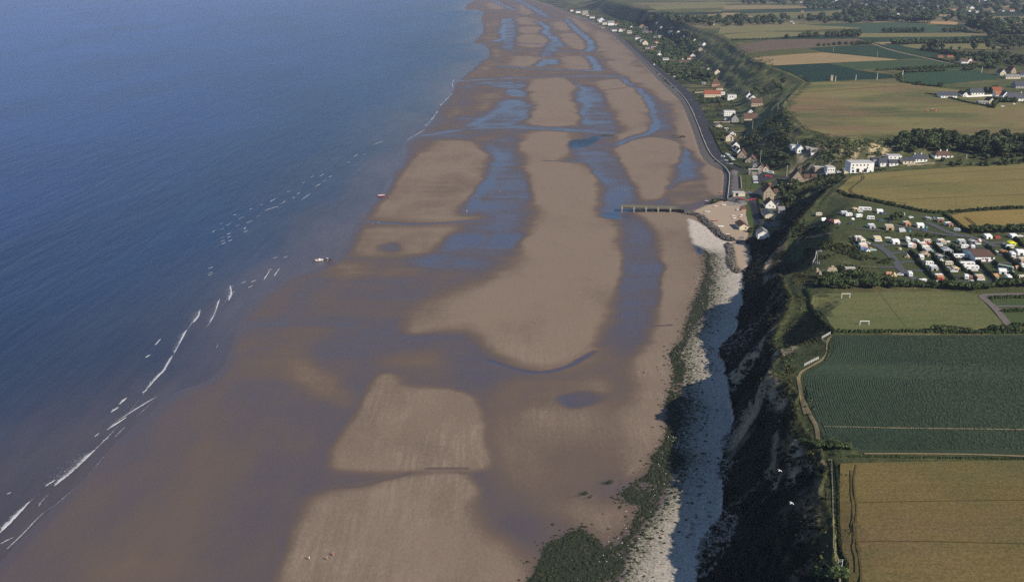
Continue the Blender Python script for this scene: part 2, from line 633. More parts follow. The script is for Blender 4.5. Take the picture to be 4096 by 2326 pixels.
S = 1.0
put(at0('A', [(1330, 110), (1400, 60), (1600, 70), (1660, 90), (1620, 145), (1640, 200), (1560, 250), (1720, 265), (1800, 330), (1835, 400), (1840, 500), (1815, 580),
              (1900, 610), (1935, 680), (1950, 880), (1930, 980), (1890, 1120), (1850, 1220), (1815, 1310), (1740, 1440), (1620, 1490), (1500, 1515), (1380, 1500),
              (1250, 1450), (1120, 1380), (1070, 1300), (1040, 1262), (860, 1280), (660, 1290), (600, 1240), (720, 1130), (860, 1060), (1050, 1000), (1280, 890), (1300, 800),
              (1330, 700), (1370, 600), (1405, 500), (1390, 400), (1330, 300), (1315, 200)]), .06, 5)
put(at0('A', [(760, 140), (860, 115), (970, 110), (1060, 140), (1090, 180), (1160, 210), (1150, 290), (1080, 400), (1010, 500), (975, 565), (1110, 575), (1050, 605),
              (700, 612), (400, 600), (420, 520), (490, 460), (540, 360), (600, 280), (700, 215), (740, 170)]), .16, 5)
put(at0('A', [(520, 540), (640, 520), (760, 400), (900, 300), (950, 380), (860, 500), (700, 560)]), .30, 12)
put(at0('A', [(350, 620), (700, 625), (1000, 625), (960, 670), (880, 720), (800, 790), (700, 812), (540, 810), (300, 805), (330, 700)]), .22, 4)
put(at0('A', [(430, 770), (560, 720), (620, 770), (540, 800)]), .7, 4)
put(at0('A', [(230, 850), (330, 850), (400, 870), (390, 910), (290, 935), (150, 935)]), .36, 4)
put(at0('A', [(540, 850), (650, 870), (700, 900), (560, 930), (440, 930)]), .42, 5)
put(at0('A', [(1890, 170), (2000, 130), (2150, 110), (2270, 150), (2300, 190), (2280, 300), (2240, 380), (2190, 420), (2220, 450), (2200, 490), (2050, 500), (2020, 420),
              (1970, 310), (1920, 240)]), .05, 4)
put(at0('A', [(1990, 570), (2060, 600), (2120, 680), (2165, 790), (2185, 950), (2170, 1080), (2115, 1230), (2085, 1330), (2080, 1420), (2060, 1500), (2250, 1520), (2330, 1250),
              (2380, 1080), (2440, 950), (2430, 850), (2370, 780), (2400, 650), (2400, 560), (2250, 540), (2100, 560)]), .10, 3)
put(at0('B', [(2400, 90), (2340, 220), (2300, 280), (2340, 380), (2280, 480), (2260, 650), (2300, 800), (2300, 850), (2450, 800), (2540, 650), (2600, 400), (2600, 100)]), .04, 2.5)
put(at0('A', [(2220, 420), (2450, 360), (2500, 480), (2300, 540), (2210, 490)]), .36, 4)
put(at0('A', [(2400, 300), (2540, 290), (2600, 340), (2600, 470), (2480, 490), (2450, 420)]), .0, 3)
put(at0('A', [(2230, 0), (2330, 130), (2400, 270), (2470, 300), (2580, 300), (2420, 100), (2380, -40)]), .04, 4)
# beyond
put(at0('C', [(880, 680), (1150, 660), (1220, 690), (1310, 740), (1280, 790), (1320, 850), (1330, 940), (1310, 1050), (1280, 1080), (870, 1080), (890, 980), (930, 900), (880, 820)]), .05, 6)
put(at0('C', [(1420, 700), (1700, 680), (1750, 740), (1850, 800), (1900, 880), (1940, 960), (1950, 1060), (1940, 1120), (1750, 1170), (1650, 1230), (1640, 1150), (1650, 1080), (1590, 1000),
              (1570, 900), (1540, 830), (1480, 740)]), .05, 6)
put(at0('C', [(1540, 520), (1700, 540), (1900, 620), (2020, 700), (2130, 800), (2220, 890), (2260, 950), (2330, 1160), (2400, 1390), (2250, 1330), (2180, 1200), (2110, 1080), (2080, 950),
              (2000, 860), (1880, 780), (1760, 700), (1600, 600)]), .05, 6)
for q in ([(720, 480), (990, 480), (970, 560), (760, 580)], [(1150, 480), (1370, 480), (1440, 570), (1460, 600), (1210, 600), (1160, 540)],
          [(780, 295), (1000, 295), (1040, 340), (1090, 390), (930, 410), (790, 390)], [(1140, 285), (1330, 290), (1400, 350), (1400, 430), (1260, 420), (1160, 360)],
          [(770, 150), (900, 150), (960, 190), (1000, 215), (790, 212)], [(790, 228), (1010, 228), (1000, 280), (790, 285)],
          [(1080, 190), (1200, 190), (1260, 220), (1250, 265), (1120, 260)], [(520, 20), (600, 20), (690, 70), (640, 85), (530, 70)], [(800, 30), (880, 70), (920, 130), (800, 125)],
          [(1440, 260), (1560, 300), (1760, 470), (1800, 560), (1600, 530), (1460, 430)], [(1200, 130), (1420, 230), (1400, 300), (1280, 230)]):
    put(at0('C', q), .06, 8)
for q in ([(490, 200), (560, 170), (650, 175), (660, 220), (560, 250), (490, 230)], [(540, 290), (650, 270), (640, 340), (560, 360), (490, 310)],
          [(540, 420), (640, 410), (690, 440), (650, 475), (570, 480)], [(380, 650), (450, 590), (540, 530), (620, 520), (610, 560), (520, 590), (420, 650)],
          [(390, 900), (480, 810), (570, 780), (660, 830), (600, 900), (510, 945), (420, 940)], [(230, 920), (300, 900), (280, 960), (180, 1030)], [(400, 1180), (600, 1170), (560, 1200), (440, 1200)]):
    put(at0('C', q), .30, 5)
# near sands
put(at0('B', [(930, 260), (1040, 250), (1110, 330), (1400, 345), (1480, 400), (1520, 500), (1520, 600), (1560, 700), (1550, 790), (1200, 796), (800, 790), (700, 775), (690, 720), (760, 580),
              (850, 450), (900, 360)]), .20, 3)
put(at0('B', [(620, 900), (870, 870), (1000, 830), (1120, 805), (1440, 795), (1500, 850), (1490, 950), (1500, 1030), (1560, 1120), (1700, 1230), (1790, 1330), (1800, 1460), (380, 1460),
              (470, 1250), (560, 1030)]), .14, 2.5)
put(at0('B', [(420, 180), (470, 130), (560, 150), (640, 220), (760, 300), (820, 370), (800, 440), (700, 420), (560, 330), (450, 260)]), .40, 6)
put(at0('B', [(980, 140), (1300, 140), (1340, 200), (1100, 230), (950, 220)]), .52, 5)
put(at0('B', [(1560, 330), (1800, 280), (2100, 250), (2290, 280), (2280, 480), (2250, 700), (2290, 830), (2000, 960), (1750, 1000), (1640, 900), (1600, 700), (1540, 520)]), .42, 7)
put(at0('B', [(1740, 440), (2200, 480), (2230, 700), (2000, 700), (1800, 620)]), .24, 9)
put(at0('B', [(1900, 960), (2340, 990), (2290, 1150), (2150, 1200), (1950, 1080)]), .26, 5)
put(at0('B', [(1900, 390), (2060, 360), (2200, 400), (2050, 455), (1960, 450)]), .88, 2.5)
put(at0('B', [(1800, 1090), (1880, 1075), (1930, 1095), (1840, 1115)]), .72, 3)
put(at0('K', [(330, 1440), (600, 1200), (820, 1050), (940, 1000), (900, 1120), (800, 1250), (690, 1440)]), .40, 9)
put(at0('K', [(800, 900), (930, 700), (990, 800), (960, 960), (850, 1010)]), .55, 10)
# wet runnels and films of water
put(at0('A', [(1100, 130), (1220, 100), (1310, 130), (1310, 250), (1380, 400), (1395, 500), (1360, 620), (1310, 720), (1280, 800), (1000, 790), (860, 740), (960, 670), (1080, 600), (1100, 570),
              (990, 560), (1080, 420), (1160, 300), (1160, 210)]), .84, 5)
put(at0('A', [(1190, 150), (1235, 230), (1220, 300), (1150, 390), (1110, 440), (1080, 500), (1180, 480), (1240, 540), (1000, 550), (985, 560), (1010, 490), (1060, 420), (1130, 330), (1170, 260)]), 1.0, 3)
for q in ([(900, 690), (1060, 690), (1120, 740), (960, 760), (860, 770)], [(1180, 690), (1310, 680), (1290, 760), (1180, 760)], [(940, 830), (1160, 850), (1100, 880), (930, 870)], [(640, 830), (860, 800), (840, 860), (700, 870)]):
    put(at0('A', q), .97, 4)
put(at0('A', [(1680, 180), (1720, 260), (1800, 330), (1840, 420), (1840, 560), (1900, 600), (1940, 680), (1950, 900), (1910, 1060), (1860, 1250), (1780, 1400), (2060, 1440), (2090, 1300),
              (2170, 1080), (2185, 930), (2160, 780), (2110, 670), (2040, 590), (1980, 560), (2030, 500), (1980, 350), (1900, 200)]), .84, 3)
put(at0('A', [(1740, 290), (1820, 330), (1930, 420), (1945, 520), (1930, 600), (1830, 580), (1845, 500), (1835, 400)]), 1.0, 4)
put(at0('A', [(2310, 190), (2340, 200), (2370, 300), (2400, 340), (2320, 370), (2240, 400), (2200, 440), (2230, 390), (2280, 320)]), .95, 3)
put(at0('C', [(1410, 720), (1520, 820), (1570, 900), (1590, 1000), (1655, 1110), (1600, 1140), (1440, 1080), (1340, 1070), (1330, 900), (1290, 800), (1340, 770)]), .83, 6)
put(at0('C', [(1200, 660), (1260, 700), (1350, 740), (1410, 770), (1380, 800), (1450, 850), (1450, 890), (1380, 920), (1370, 1000), (1440, 1080), (1340, 1070), (1330, 900), (1290, 800), (1340, 765)]), 1.0, 4)
put(at0('C', [(1760, 710), (1900, 790), (2000, 870), (2080, 960), (2100, 1080), (1990, 1120), (1960, 980), (1880, 840)]), .72, 6)
put(at0('C', [(600, 960), (920, 900), (870, 1050), (300, 1100), (420, 1020)]), .88, 5)
put(at0('C', [(640, 860), (720, 845), (830, 850), (900, 880), (800, 910), (650, 950), (560, 1000), (450, 1060), (300, 1100), (480, 1010), (600, 930)]), 1.0, 4)
put(at0('C', [(680, 760), (800, 760), (890, 800), (870, 825), (690, 820)]), 1.0, 4)
put(at0('C', [(330, 690), (860, 690), (870, 750), (640, 750), (480, 720), (330, 760)]), .86, 8)
for fr, l, v, w in (('C', [(1700, 690), (1760, 740), (1850, 790), (1920, 890), (1955, 980), (1975, 1090), (1900, 1160), (1750, 1190), (1640, 1240)], 1.0, 5),
                    ('C', [(960, 185), (1060, 240), (1010, 270), (1100, 330), (1150, 380), (1110, 400)], .95, 14), ('C', [(1210, 170), (1280, 250), (1380, 330), (1430, 400), (1400, 440)], .95, 12),
                    ('C', [(1390, 480), (1440, 520), (1480, 600)], 1.0, 9), ('C', [(980, 560), (1030, 510), (1110, 510), (1090, 545)], 1.0, 12),
                    ('C', [(680, 165), (690, 220), (650, 260), (690, 320), (610, 350)], 1.0, 12), ('C', [(580, 0), (700, 60), (760, 85)], .95, 14), ('C', [(780, 0), (940, 80), (1050, 150)], .9, 16),
                    ('C', [(400, 370), (1100, 375), (1200, 402)], .88, 10), ('C', [(690, 430), (1100, 432), (1500, 450)], .88, 9), ('C', [(640, 560), (1000, 592), (1500, 606)], .88, 10),
                    ('C', [(250, 690), (900, 655), (1500, 650), (1700, 672)], .86, 9), ('C', [(0, 1150), (400, 1085), (900, 1090), (1500, 1135)], .92, 6), ('C', [(700, 420), (740, 300), (730, 160)], .84, 16),
                    ('C', [(1040, 480), (1100, 360)], .84, 14), ('C', [(1400, 790), (1580, 770), (1700, 760)], .6, 4), ('C', [(880, 900), (620, 960)], .9, 10),
                    ('A', [(370, 605), (700, 622), (950, 612), (1130, 590)], .98, 2.2), ('A', [(1240, 30), (1500, 45), (1720, 65), (1880, 78)], .9, 5), ('A', [(1480, 245), (1700, 252)], .8, 2.5),
                    ('B', [(600, 885), (870, 865), (1000, 825), (1120, 800)], .62, 1.2), ('B', [(1230, 776), (1450, 774)], .6, .8), ('B', [(1560, 190), (1750, 255), (1880, 255), (2000, 215), (2120, 150)], .97, 1.6),
                    ('A', [(2090, 1256), (2230, 1258)], .75, 1.0), ('A', [(1830, 575), (1930, 595)], 1.0, 5)):
    putl(ln0(fr, l), v, w, w * .6)
# pale drainage streaks running down the flanks of the bars, film streaks across the flats
stk = fbm(bx * 1.0 + by * .35, by * 0.10, 3.0, 3, 13)
stf = fbm(bx * 0.16, by * 1.0, 9.0, 3, 17)
mid = sstep(.1, .3, wet) * sstep(1.0, .86, wet)
wet = wet + (stf - .5) * 0.34 * mid * sstep(330, 520, by) + (fbm(bx, by, 60, 3, 19) - .5) * .16
pool = np.zeros(bx.shape)
for fr, q in (('A', [(1615, 140), (1640, 120), (1720, 120), (1790, 92), (1825, 108), (1760, 150), (1680, 175), (1630, 170)]), ('A', [(1835, 560), (1930, 560), (1925, 605), (1820, 590)]),
              ('F', [(1180, 770), (1240, 790), (1290, 850), (1310, 930), (1240, 920), (1200, 860)]), ('M', [(980, 300), (1240, 300), (1240, 330), (1000, 335)])):
    pool = np.maximum(pool, smask(bx, by, at0(fr, q), 2.0))
sh_l = fl([('I', 3, [(360, 1456), (520, 1080), (640, 930), (760, 800), (830, 600), (820, 430), (850, 250), (860, 0)]), ('H', 3, [(540, 1300), (545, 1000), (570, 850), (660, 690), (745, 590), (770, 350), (780, 200), (740, 60), (700, 0)]),
           ('F', 3, [(1270, 790), (1220, 760), (1150, 640), (1115, 570), (1130, 520), (1110, 460), (1130, 425)])])
sh_r = fl([('F', 4.5, [(1190, 420), (1330, 510), (1430, 620), (1540, 700), (1680, 725)])]) + fl([('F', 5, [(1650, 760), (1620, 1000), (1720, 1115), (1800, 1090), (1830, 1060)])])
SHING = [(-10, 150)] + sh_l + sh_r + [(p[0] + 3, p[1]) for p in CLIFF_FOOT[::-1] if p[1] < 590] + [(40, 150)]
shingle = smask(qx, qy, SHING, 1.6)
we_l = fl([('B', 2, [(1740, 1460), (1820, 1330), (1870, 1200), (2030, 1100), (2130, 1150), (2210, 1225), (2290, 1200)]), ('I', 2, [(430, 1130), (490, 930), (500, 870), (310, 820), (440, 690), (580, 620), (640, 480), (700, 380), (760, 250), (740, 100)]),
           ('H', 2, [(380, 1456), (340, 1400), (400, 1300), (430, 1180), (420, 1050), (400, 960), (500, 860), (550, 760), (570, 640), (620, 500), (680, 350), (720, 200), (735, 90), (700, 10)])])
we_r = fl([('H', 2.5, [(760, 60), (770, 200), (745, 350), (740, 480), (700, 600), (610, 740), (540, 850), (500, 1000), (530, 1130), (500, 1300), (560, 1456)]),
           ('I', 2.5, [(800, 0), (870, 150), (800, 400), (880, 520), (800, 600), (720, 760), (640, 880), (500, 1080), (460, 1200), (380, 1350), (330, 1456)])])
WEED = we_l + we_r
n1 = fbm(bx, by, 5, 3, 23)
weed = smask(bx + 5 * (fbm(bx, by, 9, 3, 29) - .5), by, WEED, 2.0)
for fr, q in (('I', [(0, 760), (60, 740), (140, 790), (90, 830), (0, 820)]), ('A', [(1790, 92), (1900, 92), (1900, 104), (1800, 104)]), ('A', [(2225, 108), (2325, 115), (2330, 130), (2240, 130)]),
              ('A', [(1830, 130), (1860, 122), (1850, 140)]), ('I', [(200, 690), (330, 650), (330, 700), (230, 720)])):
    weed = np.maximum(weed, .85 * smask(bx + 5 * (fbm(bx, by, 4, 3, 123) - .5), by, at0(fr, q, 1.0), 3.0) * sstep(.40, .56, fbm(bx * .6, by, 2.6, 3, 127)))
weed = weed * sstep(.28, .5, n1 + .12)
# green-stained pebbles on the landward side
wd = pdist(bx, by, we_r)
stain = np.clip(1.25 * np.exp(-wd / 9.0), 0, 1) * shingle
wet = np.clip(wet, 0, 1)
wet = np.maximum(wet, sstep(14, 2, pdist(bx, by, WATER, cap=40)) * .8) * (1 - shingle) * (1 - .0 * weed)
A_wet = np.zeros(GX.shape, np.float32); A_pool = A_wet.copy(); A_sh = A_wet.copy(); A_we = A_wet.copy(); A_st = A_wet.copy()
A_wet[isb] = wet; A_pool[isb] = pool; A_sh[isb] = shingle; A_we[isb] = weed; A_st[isb] = stain
SANDP = fl([('F', 5, [(1670, 740), (1830, 730), (1920, 900), (1890, 1010), (1800, 1085), (1730, 1010), (1700, 850)])])
sp = smask(GX, GY, SANDP, .8)
sp = np.maximum(sp, smask(GX, GY, fl([('F', 5.2, [(1140, 340), (1300, 360), (1450, 500), (1590, 650), (1700, 715), (1850, 690), (1900, 560), (1900, 420), (1860, 290), (1700, 190), (1560, 190), (1350, 235), (1200, 290)])]), 2.0))
A_pale = np.where(GC == 1, sp, 0).astype(np.float32)
A_sh = np.where(GY < 900, A_sh * (1 - sp), A_sh); A_wet = A_wet * (1 - sp)
# relief: bars stand over the runnels, pebble banks are lumpy
on = GC == 1
GZ[on] += (0.5 * (0.6 - np.clip(A_wet[on], 0, 1)) * sstep(2, 30, pdist(GX[on], GY[on], WATER, cap=60)) + A_sh[on] * (0.5 * (fbm(GX[on], GY[on], 3, 3, 33) - .3))
           + A_we[on] * 0.5 * fbm(GX[on], GY[on], 2.0, 2, 35))
GZ[(GC == 1) & (GZ < 0.03)] = 0.03

_fast.update(rows=rows, cols=cols, Z=GZ.reshape(NR, NC))

# ---- what covers the land: base colours of soil and plants
land = GC >= 2
lx, ly, lc = GX[land], GY[land], GC[land]
g1 = fbm(lx, ly, 60, 4, 43)[:, None]; g2 = fbm(lx, ly, 7, 4, 47)[:, None]; g3 = fbm(lx, ly, 2.2, 3, 53)[:, None]
GRASS = np.array([.074, .082, .033]); DRY = np.array([.150, .125, .062]); SCRUB = np.array([.026, .036, .017]); CLIFF_SHADE = np.array([.010, .014, .008])
ROCK = np.array([.36, .29, .205]); SOIL = np.array([.17, .135, .09])
col = GRASS * (0.75 + .5 * g2) * np.ones((len(lx), 3))
k = sstep(.46, .64, .6 * g1 + .4 * g2); col = col * (1 - k * .7) + DRY * k * .7
sl = (lc == 3)
k = np.where((ly < 720)[:, None], sstep(.36, .58, .55 * g2 + .45 * g3), .8 * sstep(.48, .66, .5 * g2 + .2 * g3 + .3 * g1)) * sl[:, None]
col = col * (1 - k) + np.where((ly < 720)[:, None], SCRUB, np.array([.100, .112, .050])) * (0.8 + .4 * g3) * k
fs = sl & (ly > 900)
col[fs] *= 1.45  # far slopes lightened in colour to offset their weak sunlight
# cliff and its scree by the shore: growth colour darkened to stand for shade, bare rock in the head and in patches
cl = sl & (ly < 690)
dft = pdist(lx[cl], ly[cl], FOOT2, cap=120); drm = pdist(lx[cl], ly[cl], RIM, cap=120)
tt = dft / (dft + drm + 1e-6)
cc = CLIFF_SHADE * (0.6 + .9 * g2[cl])
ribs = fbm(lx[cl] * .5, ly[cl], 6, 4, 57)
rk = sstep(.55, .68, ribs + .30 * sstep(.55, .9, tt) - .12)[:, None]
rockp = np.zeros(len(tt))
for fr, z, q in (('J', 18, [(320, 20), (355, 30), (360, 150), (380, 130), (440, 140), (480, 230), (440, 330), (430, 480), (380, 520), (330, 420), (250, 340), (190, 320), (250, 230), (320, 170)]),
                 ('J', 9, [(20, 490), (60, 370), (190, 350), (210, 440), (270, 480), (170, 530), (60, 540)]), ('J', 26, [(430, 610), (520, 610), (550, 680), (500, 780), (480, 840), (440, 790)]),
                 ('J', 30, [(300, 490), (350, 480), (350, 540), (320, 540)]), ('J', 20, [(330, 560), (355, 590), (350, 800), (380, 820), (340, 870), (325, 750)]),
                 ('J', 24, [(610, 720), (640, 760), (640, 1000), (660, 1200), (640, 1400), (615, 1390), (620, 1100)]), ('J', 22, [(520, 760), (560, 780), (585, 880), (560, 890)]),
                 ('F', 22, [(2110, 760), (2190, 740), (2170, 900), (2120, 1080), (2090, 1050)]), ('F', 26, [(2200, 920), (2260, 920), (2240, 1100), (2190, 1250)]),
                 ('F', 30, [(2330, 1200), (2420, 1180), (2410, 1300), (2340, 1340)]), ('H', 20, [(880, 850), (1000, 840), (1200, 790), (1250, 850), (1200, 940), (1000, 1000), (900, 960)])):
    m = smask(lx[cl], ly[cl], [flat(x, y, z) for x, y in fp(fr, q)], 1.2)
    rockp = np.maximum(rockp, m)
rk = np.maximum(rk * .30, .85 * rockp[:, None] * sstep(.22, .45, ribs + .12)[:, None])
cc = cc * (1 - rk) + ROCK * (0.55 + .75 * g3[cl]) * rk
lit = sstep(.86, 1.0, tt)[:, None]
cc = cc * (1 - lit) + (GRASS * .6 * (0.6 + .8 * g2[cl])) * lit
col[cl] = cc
# a band of rough grass along the cliff top
pl = (lc == 4) & (ly < 700)
dr = pdist(lx[pl], ly[pl], RIM, cap=80)
k = (sstep(40, 10, dr) * sstep(.30, .55, .5 * g2[pl, 0] + .5 * g3[pl, 0]))[:, None]
col[pl] = col[pl] * (1 - .8 * k) + (SCRUB * 1.5) * .8 * k
# quarry scars and bare sand in the valley side, boat park sand, gravel
for fr, z, q, c in (('N', 36, [(740, 70), (800, 60), (900, 95), (970, 120), (960, 145), (820, 140), (720, 150), (760, 110)], (.42, .33, .20)), ('N', 34, [(2180, 190), (2240, 180), (2440, 170), (2440, 210), (2330, 270), (2290, 300), (2280, 380), (2190, 330), (2210, 260)], (.48, .38, .22)),
                    ('N', 33, [(2440, 270), (2530, 230), (2600, 260), (2640, 230), (2680, 220), (2600, 300), (2480, 330)], (.48, .38, .22)), ('N', 34, [(1790, 250), (2050, 200), (2000, 240), (1900, 300), (1810, 290)], (.40, .32, .2)),
                    ('N', 30, [(1580, 310), (1780, 315), (1770, 345), (1640, 350)], (.38, .30, .18)), ('N', 20, [(905, 545), (1060, 510), (1070, 545), (930, 590)], (.44, .36, .23)), ('N', 22, [(1070, 570), (1200, 550), (1380, 530), (1590, 475), (1600, 490), (1380, 560), (1100, 590)], (.38, .31, .19)),
                    ('N', 17, [(610, 550), (660, 550), (665, 590), (620, 595)], (.4, .33, .2)), ('N', 14, [(570, 590), (600, 590), (595, 640), (560, 655)], (.4, .33, .2)), ('N', 26, [(850, 310), (1100, 300), (1240, 350), (1150, 390), (860, 350)], (.20, .17, .13)),
                    ('N', 15, [(460, 690), (600, 700), (520, 760), (440, 740)], (.18, .15, .08)), ('H', 34, [(1430, 900), (1510, 870), (1530, 890), (1480, 930), (1420, 950)], (.40, .32, .22)), ('R', 28, [(1860, 400), (1960, 370), (2000, 420), (1880, 430)], (.2, .17, .09)),
                    ('D', 40, [(590, 1050), (640, 1060), (620, 1130), (570, 1110)], (.12, .095, .06)), ('R', 14, [(1240, 860), (1360, 785), (1330, 830), (1270, 870)], (.30, .23, .13)), ('R', 9, [(600, 770), (690, 790), (650, 815), (600, 800)], (.26, .21, .14)),
                    ('J', 37, [(505, 520), (560, 560), (620, 600), (690, 610), (690, 630), (600, 625), (540, 590)], (.30, .23, .15)), ('V', 37, [(250, 1130), (330, 1120), (310, 1150)], (.2, .16, .08))):
    poly = [flat(x, y, z) for x, y in fp(fr, q)]
    m = (smask(lx, ly, poly, 2.0) * sstep(.30, .42, g3[:, 0]))[:, None]
    col = col * (1 - m) + np.array(c) * (.85 + .3 * g3) * m
BOATP = fl([('F', 5.6, [(1180, 330), (1330, 330), (1460, 470), (1600, 640), (1700, 705), (1830, 690), (1880, 560), (1880, 420), (1840, 300), (1700, 190), (1450, 240)])])
m = smask(lx, ly, BOATP, 1.5)[:, None]
col = col * (1 - m) + np.array([.40, .30, .195]) * (.9 + .2 * g3) * m
WALLZ = smooth_line(WALL_OUT, 1)
m = ((pdist(lx, ly, WALL_OUT, cap=60) < 12) & (lc == 2) & (ly > 770))[:, None] * 1.0
col = col * (1 - m) + np.array([.2, .18, .16]) * m
# gardens behind the road: strips of lawn and scrub
gd = (lc == 2) & (ly > 880)
k = (sstep(.42, .55, fbm(lx * .4, ly, 14, 3, 77)) * gd)[:, None]
col = col * (1 - k) + SCRUB * 1.2 * (.7 + .6 * g3) * k
# far land is a patchwork broken by woods
fa = (ly > 2300) & (lc >= 3)
pt = fbm(lx * .35, ly, 260, 2, 81)
k = (sstep(.42, .52, pt) * fa)[:, None]
col = col * (1 - k) + SCRUB * 1.1 * k
k = (sstep(.60, .66, fbm(lx * .3, ly, 190, 2, 87)) * fa)[:, None]
col = col * (1 - k) + np.array([.17, .145, .075]) * k
A_col = np.zeros((len(GX), 3), np.float32); A_col[land] = col

# ---- materials of beach and land
bm_, nt, b = new_mat('tidal_sand')
tc = add(nt, 'ShaderNodeTexCoord'); P = tc.outputs['Object']
a_w = attr(nt, 'wet').outputs['Fac']; a_p = attr(nt, 'pool').outputs['Fac']; a_s = attr(nt, 'shingle').outputs['Fac']; a_g = attr(nt, 'weed').outputs['Fac']; a_t = attr(nt, 'stain').outputs['Fac']
fine = noise(nt, mapping(nt, P, (1.2, .5, 1)), .9, 6, .75)
grain = noise(nt, P, 1.3, 5, .8)
patch = noise(nt, mapping(nt, P, (1, .45, 1)), .035, 4)
w2 = math_node(nt, 'ADD', a_w, mrange(nt, patch, .3, .7, -.13, .13), True)
w2 = math_node(nt, 'ADD', w2, mrange(nt, fine, .3, .7, -.14, .14), True)
strk = noise(nt, mapping(nt, P, (.62, .035, 1), (0, 0, .30)), 1.0, 4, .65)
sxyz = add(nt, 'ShaderNodeSeparateXYZ'); nt.links.new(P, sxyz.inputs[0])
strm = math_node(nt, 'MULTIPLY', mrange(nt, strk, .44, .62, 0, 1), mrange(nt, noise(nt, P, .02, 3), .42, .60, 0, 1))
dry = mixc(nt, mrange(nt, grain, .3, .7, 0, 1), (.180, .136, .102), (.255, .193, .144))
strm = math_node(nt, 'MULTIPLY', strm, mrange(nt, sxyz.outputs['Y'], 400, 500, 1, .12))
dry = mixc(nt, math_node(nt, 'MULTIPLY', strm, .30), dry, (.40, .32, .25))
damp = mixc(nt, mrange(nt, fine, .3, .7, 0, 1), (.118, .086, .066), (.148, .107, .080))
soak = mixc(nt, mrange(nt, fine, .3, .7, 0, 1), (.076, .060, .068), (.098, .076, .080))
film = (.062, .060, .094)  # soaked and film colours tinted blue to carry the sky's reflection
c = mixc(nt, mrange(nt, w2, .08, .42, 0, 1), dry, damp)
c = mixc(nt, mrange(nt, w2, .42, .80, 0, 1), c, soak)
c = mixc(nt, mrange(nt, w2, .86, 1.0, 0, 1), c, film)
c = mixc(nt, a_p, c, (.030, .058, .100))
c = mixc(nt, attr(nt, 'pale').outputs['Fac'], c, mixc(nt, mrange(nt, grain, .3, .7, 0, 1), (.33, .255, .185), (.44, .34, .25)))
vor = add(nt, 'ShaderNodeTexVoronoi'); vor.inputs['Scale'].default_value = 1.7; nt.links.new(P, vor.inputs['Vector'])
peb = mixc(nt, mrange(nt, grain, .25, .75, 0, 1), (.40, .355, .305), (.66, .585, .505))
vsep = add(nt, 'ShaderNodeSeparateColor'); nt.links.new(vor.outputs['Color'], vsep.inputs[0])
peb = mixc(nt, mrange(nt, vsep.outputs[0], .80, .95, 0, .55), peb, (.12, .11, .10))
stn = math_node(nt, 'MULTIPLY', a_t, mrange(nt, noise(nt, P, 1.1, 6, .8), .36, .60, .1, 1.4), True)
peb = mixc(nt, stn, peb, (.062, .066, .030))
c = mixc(nt, a_s, c, peb)
weedc = mixc(nt, mrange(nt, grain, .35, .65, 0, 1), (.010, .016, .009), (.035, .045, .020))
c = mixc(nt, mrange(nt, math_node(nt, 'ADD', a_g, mrange(nt, grain, .3, .7, -.35, .35)), .35, .6, 0, 1), c, weedc)
nt.links.new(c, b.inputs['Base Color'])
rr = mrange(nt, w2, .30, .86, .95, .34)
rr2 = math_node(nt, 'SUBTRACT', rr, mrange(nt, w2, .86, 1.0, 0, .08))
rr2 = math_node(nt, 'MAXIMUM', rr2, mrange(nt, math_node(nt, 'MAXIMUM', a_s, a_g), .2, .7, 0, .9))
nt.links.new(rr2, b.inputs['Roughness'])
nt.links.new(mrange(nt, w2, .3, .9, .1, .5), b.inputs['Specular IOR Level'])
bp = add(nt, 'ShaderNodeBump', Strength=.6, Distance=.25)
hh = math_node(nt, 'MULTIPLY', noise(nt, P, 1.6, 4, .7), mrange(nt, math_node(nt, 'MAXIMUM', a_s, a_g), 0, 1, .12, 1.0))
nt.links.new(hh, bp.inputs['Height']); nt.links.new(bp.outputs['Normal'], b.inputs['Normal'])
M_SAND = bm_

lm_, nt, b = new_mat('headland_ground')
tc = add(nt, 'ShaderNodeTexCoord'); P = tc.outputs['Object']
a_c = attr(nt, 'ground').outputs['Color']
n_a = noise(nt, P, .55, 6, .7); n_b = noise(nt, P, 2.6, 4, .7); n_c = noise(nt, P, .06, 5, .6)
sc_ = math_node(nt, 'MULTIPLY', mrange(nt, n_a, .3, .7, .55, 1.45), mrange(nt, n_b, .3, .7, .7, 1.3))
sc_ = math_node(nt, 'MULTIPLY', sc_, mrange(nt, n_c, .3, .7, .8, 1.2))
vm = add(nt, 'ShaderNodeVectorMath'); vm.operation = 'SCALE'
nt.links.new(a_c, vm.inputs[0]); nt.links.new(sc_, vm.inputs['Scale'])
nt.links.new(vm.outputs['Vector'], b.inputs['Base Color'])
b.inputs['Roughness'].default_value = .95; b.inputs['Specular IOR Level'].default_value = .08
bp = add(nt, 'ShaderNodeBump', Strength=.9, Distance=.7)
nt.links.new(math_node(nt, 'ADD', n_a, math_node(nt, 'MULTIPLY', n_b, .4)), bp.inputs['Height']); nt.links.new(bp.outputs['Normal'], b.inputs['Normal'])
M_LAND = lm_

# ---- split the sheet into beach and land
idx = np.arange(NR * NC).reshape(NR, NC)
Q = np.stack([idx[:-1, :-1], idx[:-1, 1:], idx[1:, 1:], idx[1:, :-1]], -1).reshape(-1, 4)
fb = ((GC[Q] <= 1).sum(1) >= 2)
GV = np.stack([GX, GY, GZ], 1)


def sub(name, F, matl, attrs, **props):
    u, inv = np.unique(F, return_inverse=True)
    me = mesh_np(name, GV[u], inv.reshape(F.shape), matl, smooth=True)
    for n, a in attrs.items():
        (cattr if a.ndim == 2 else fattr)(me, n, a[u])
    return link(name, me, **props)


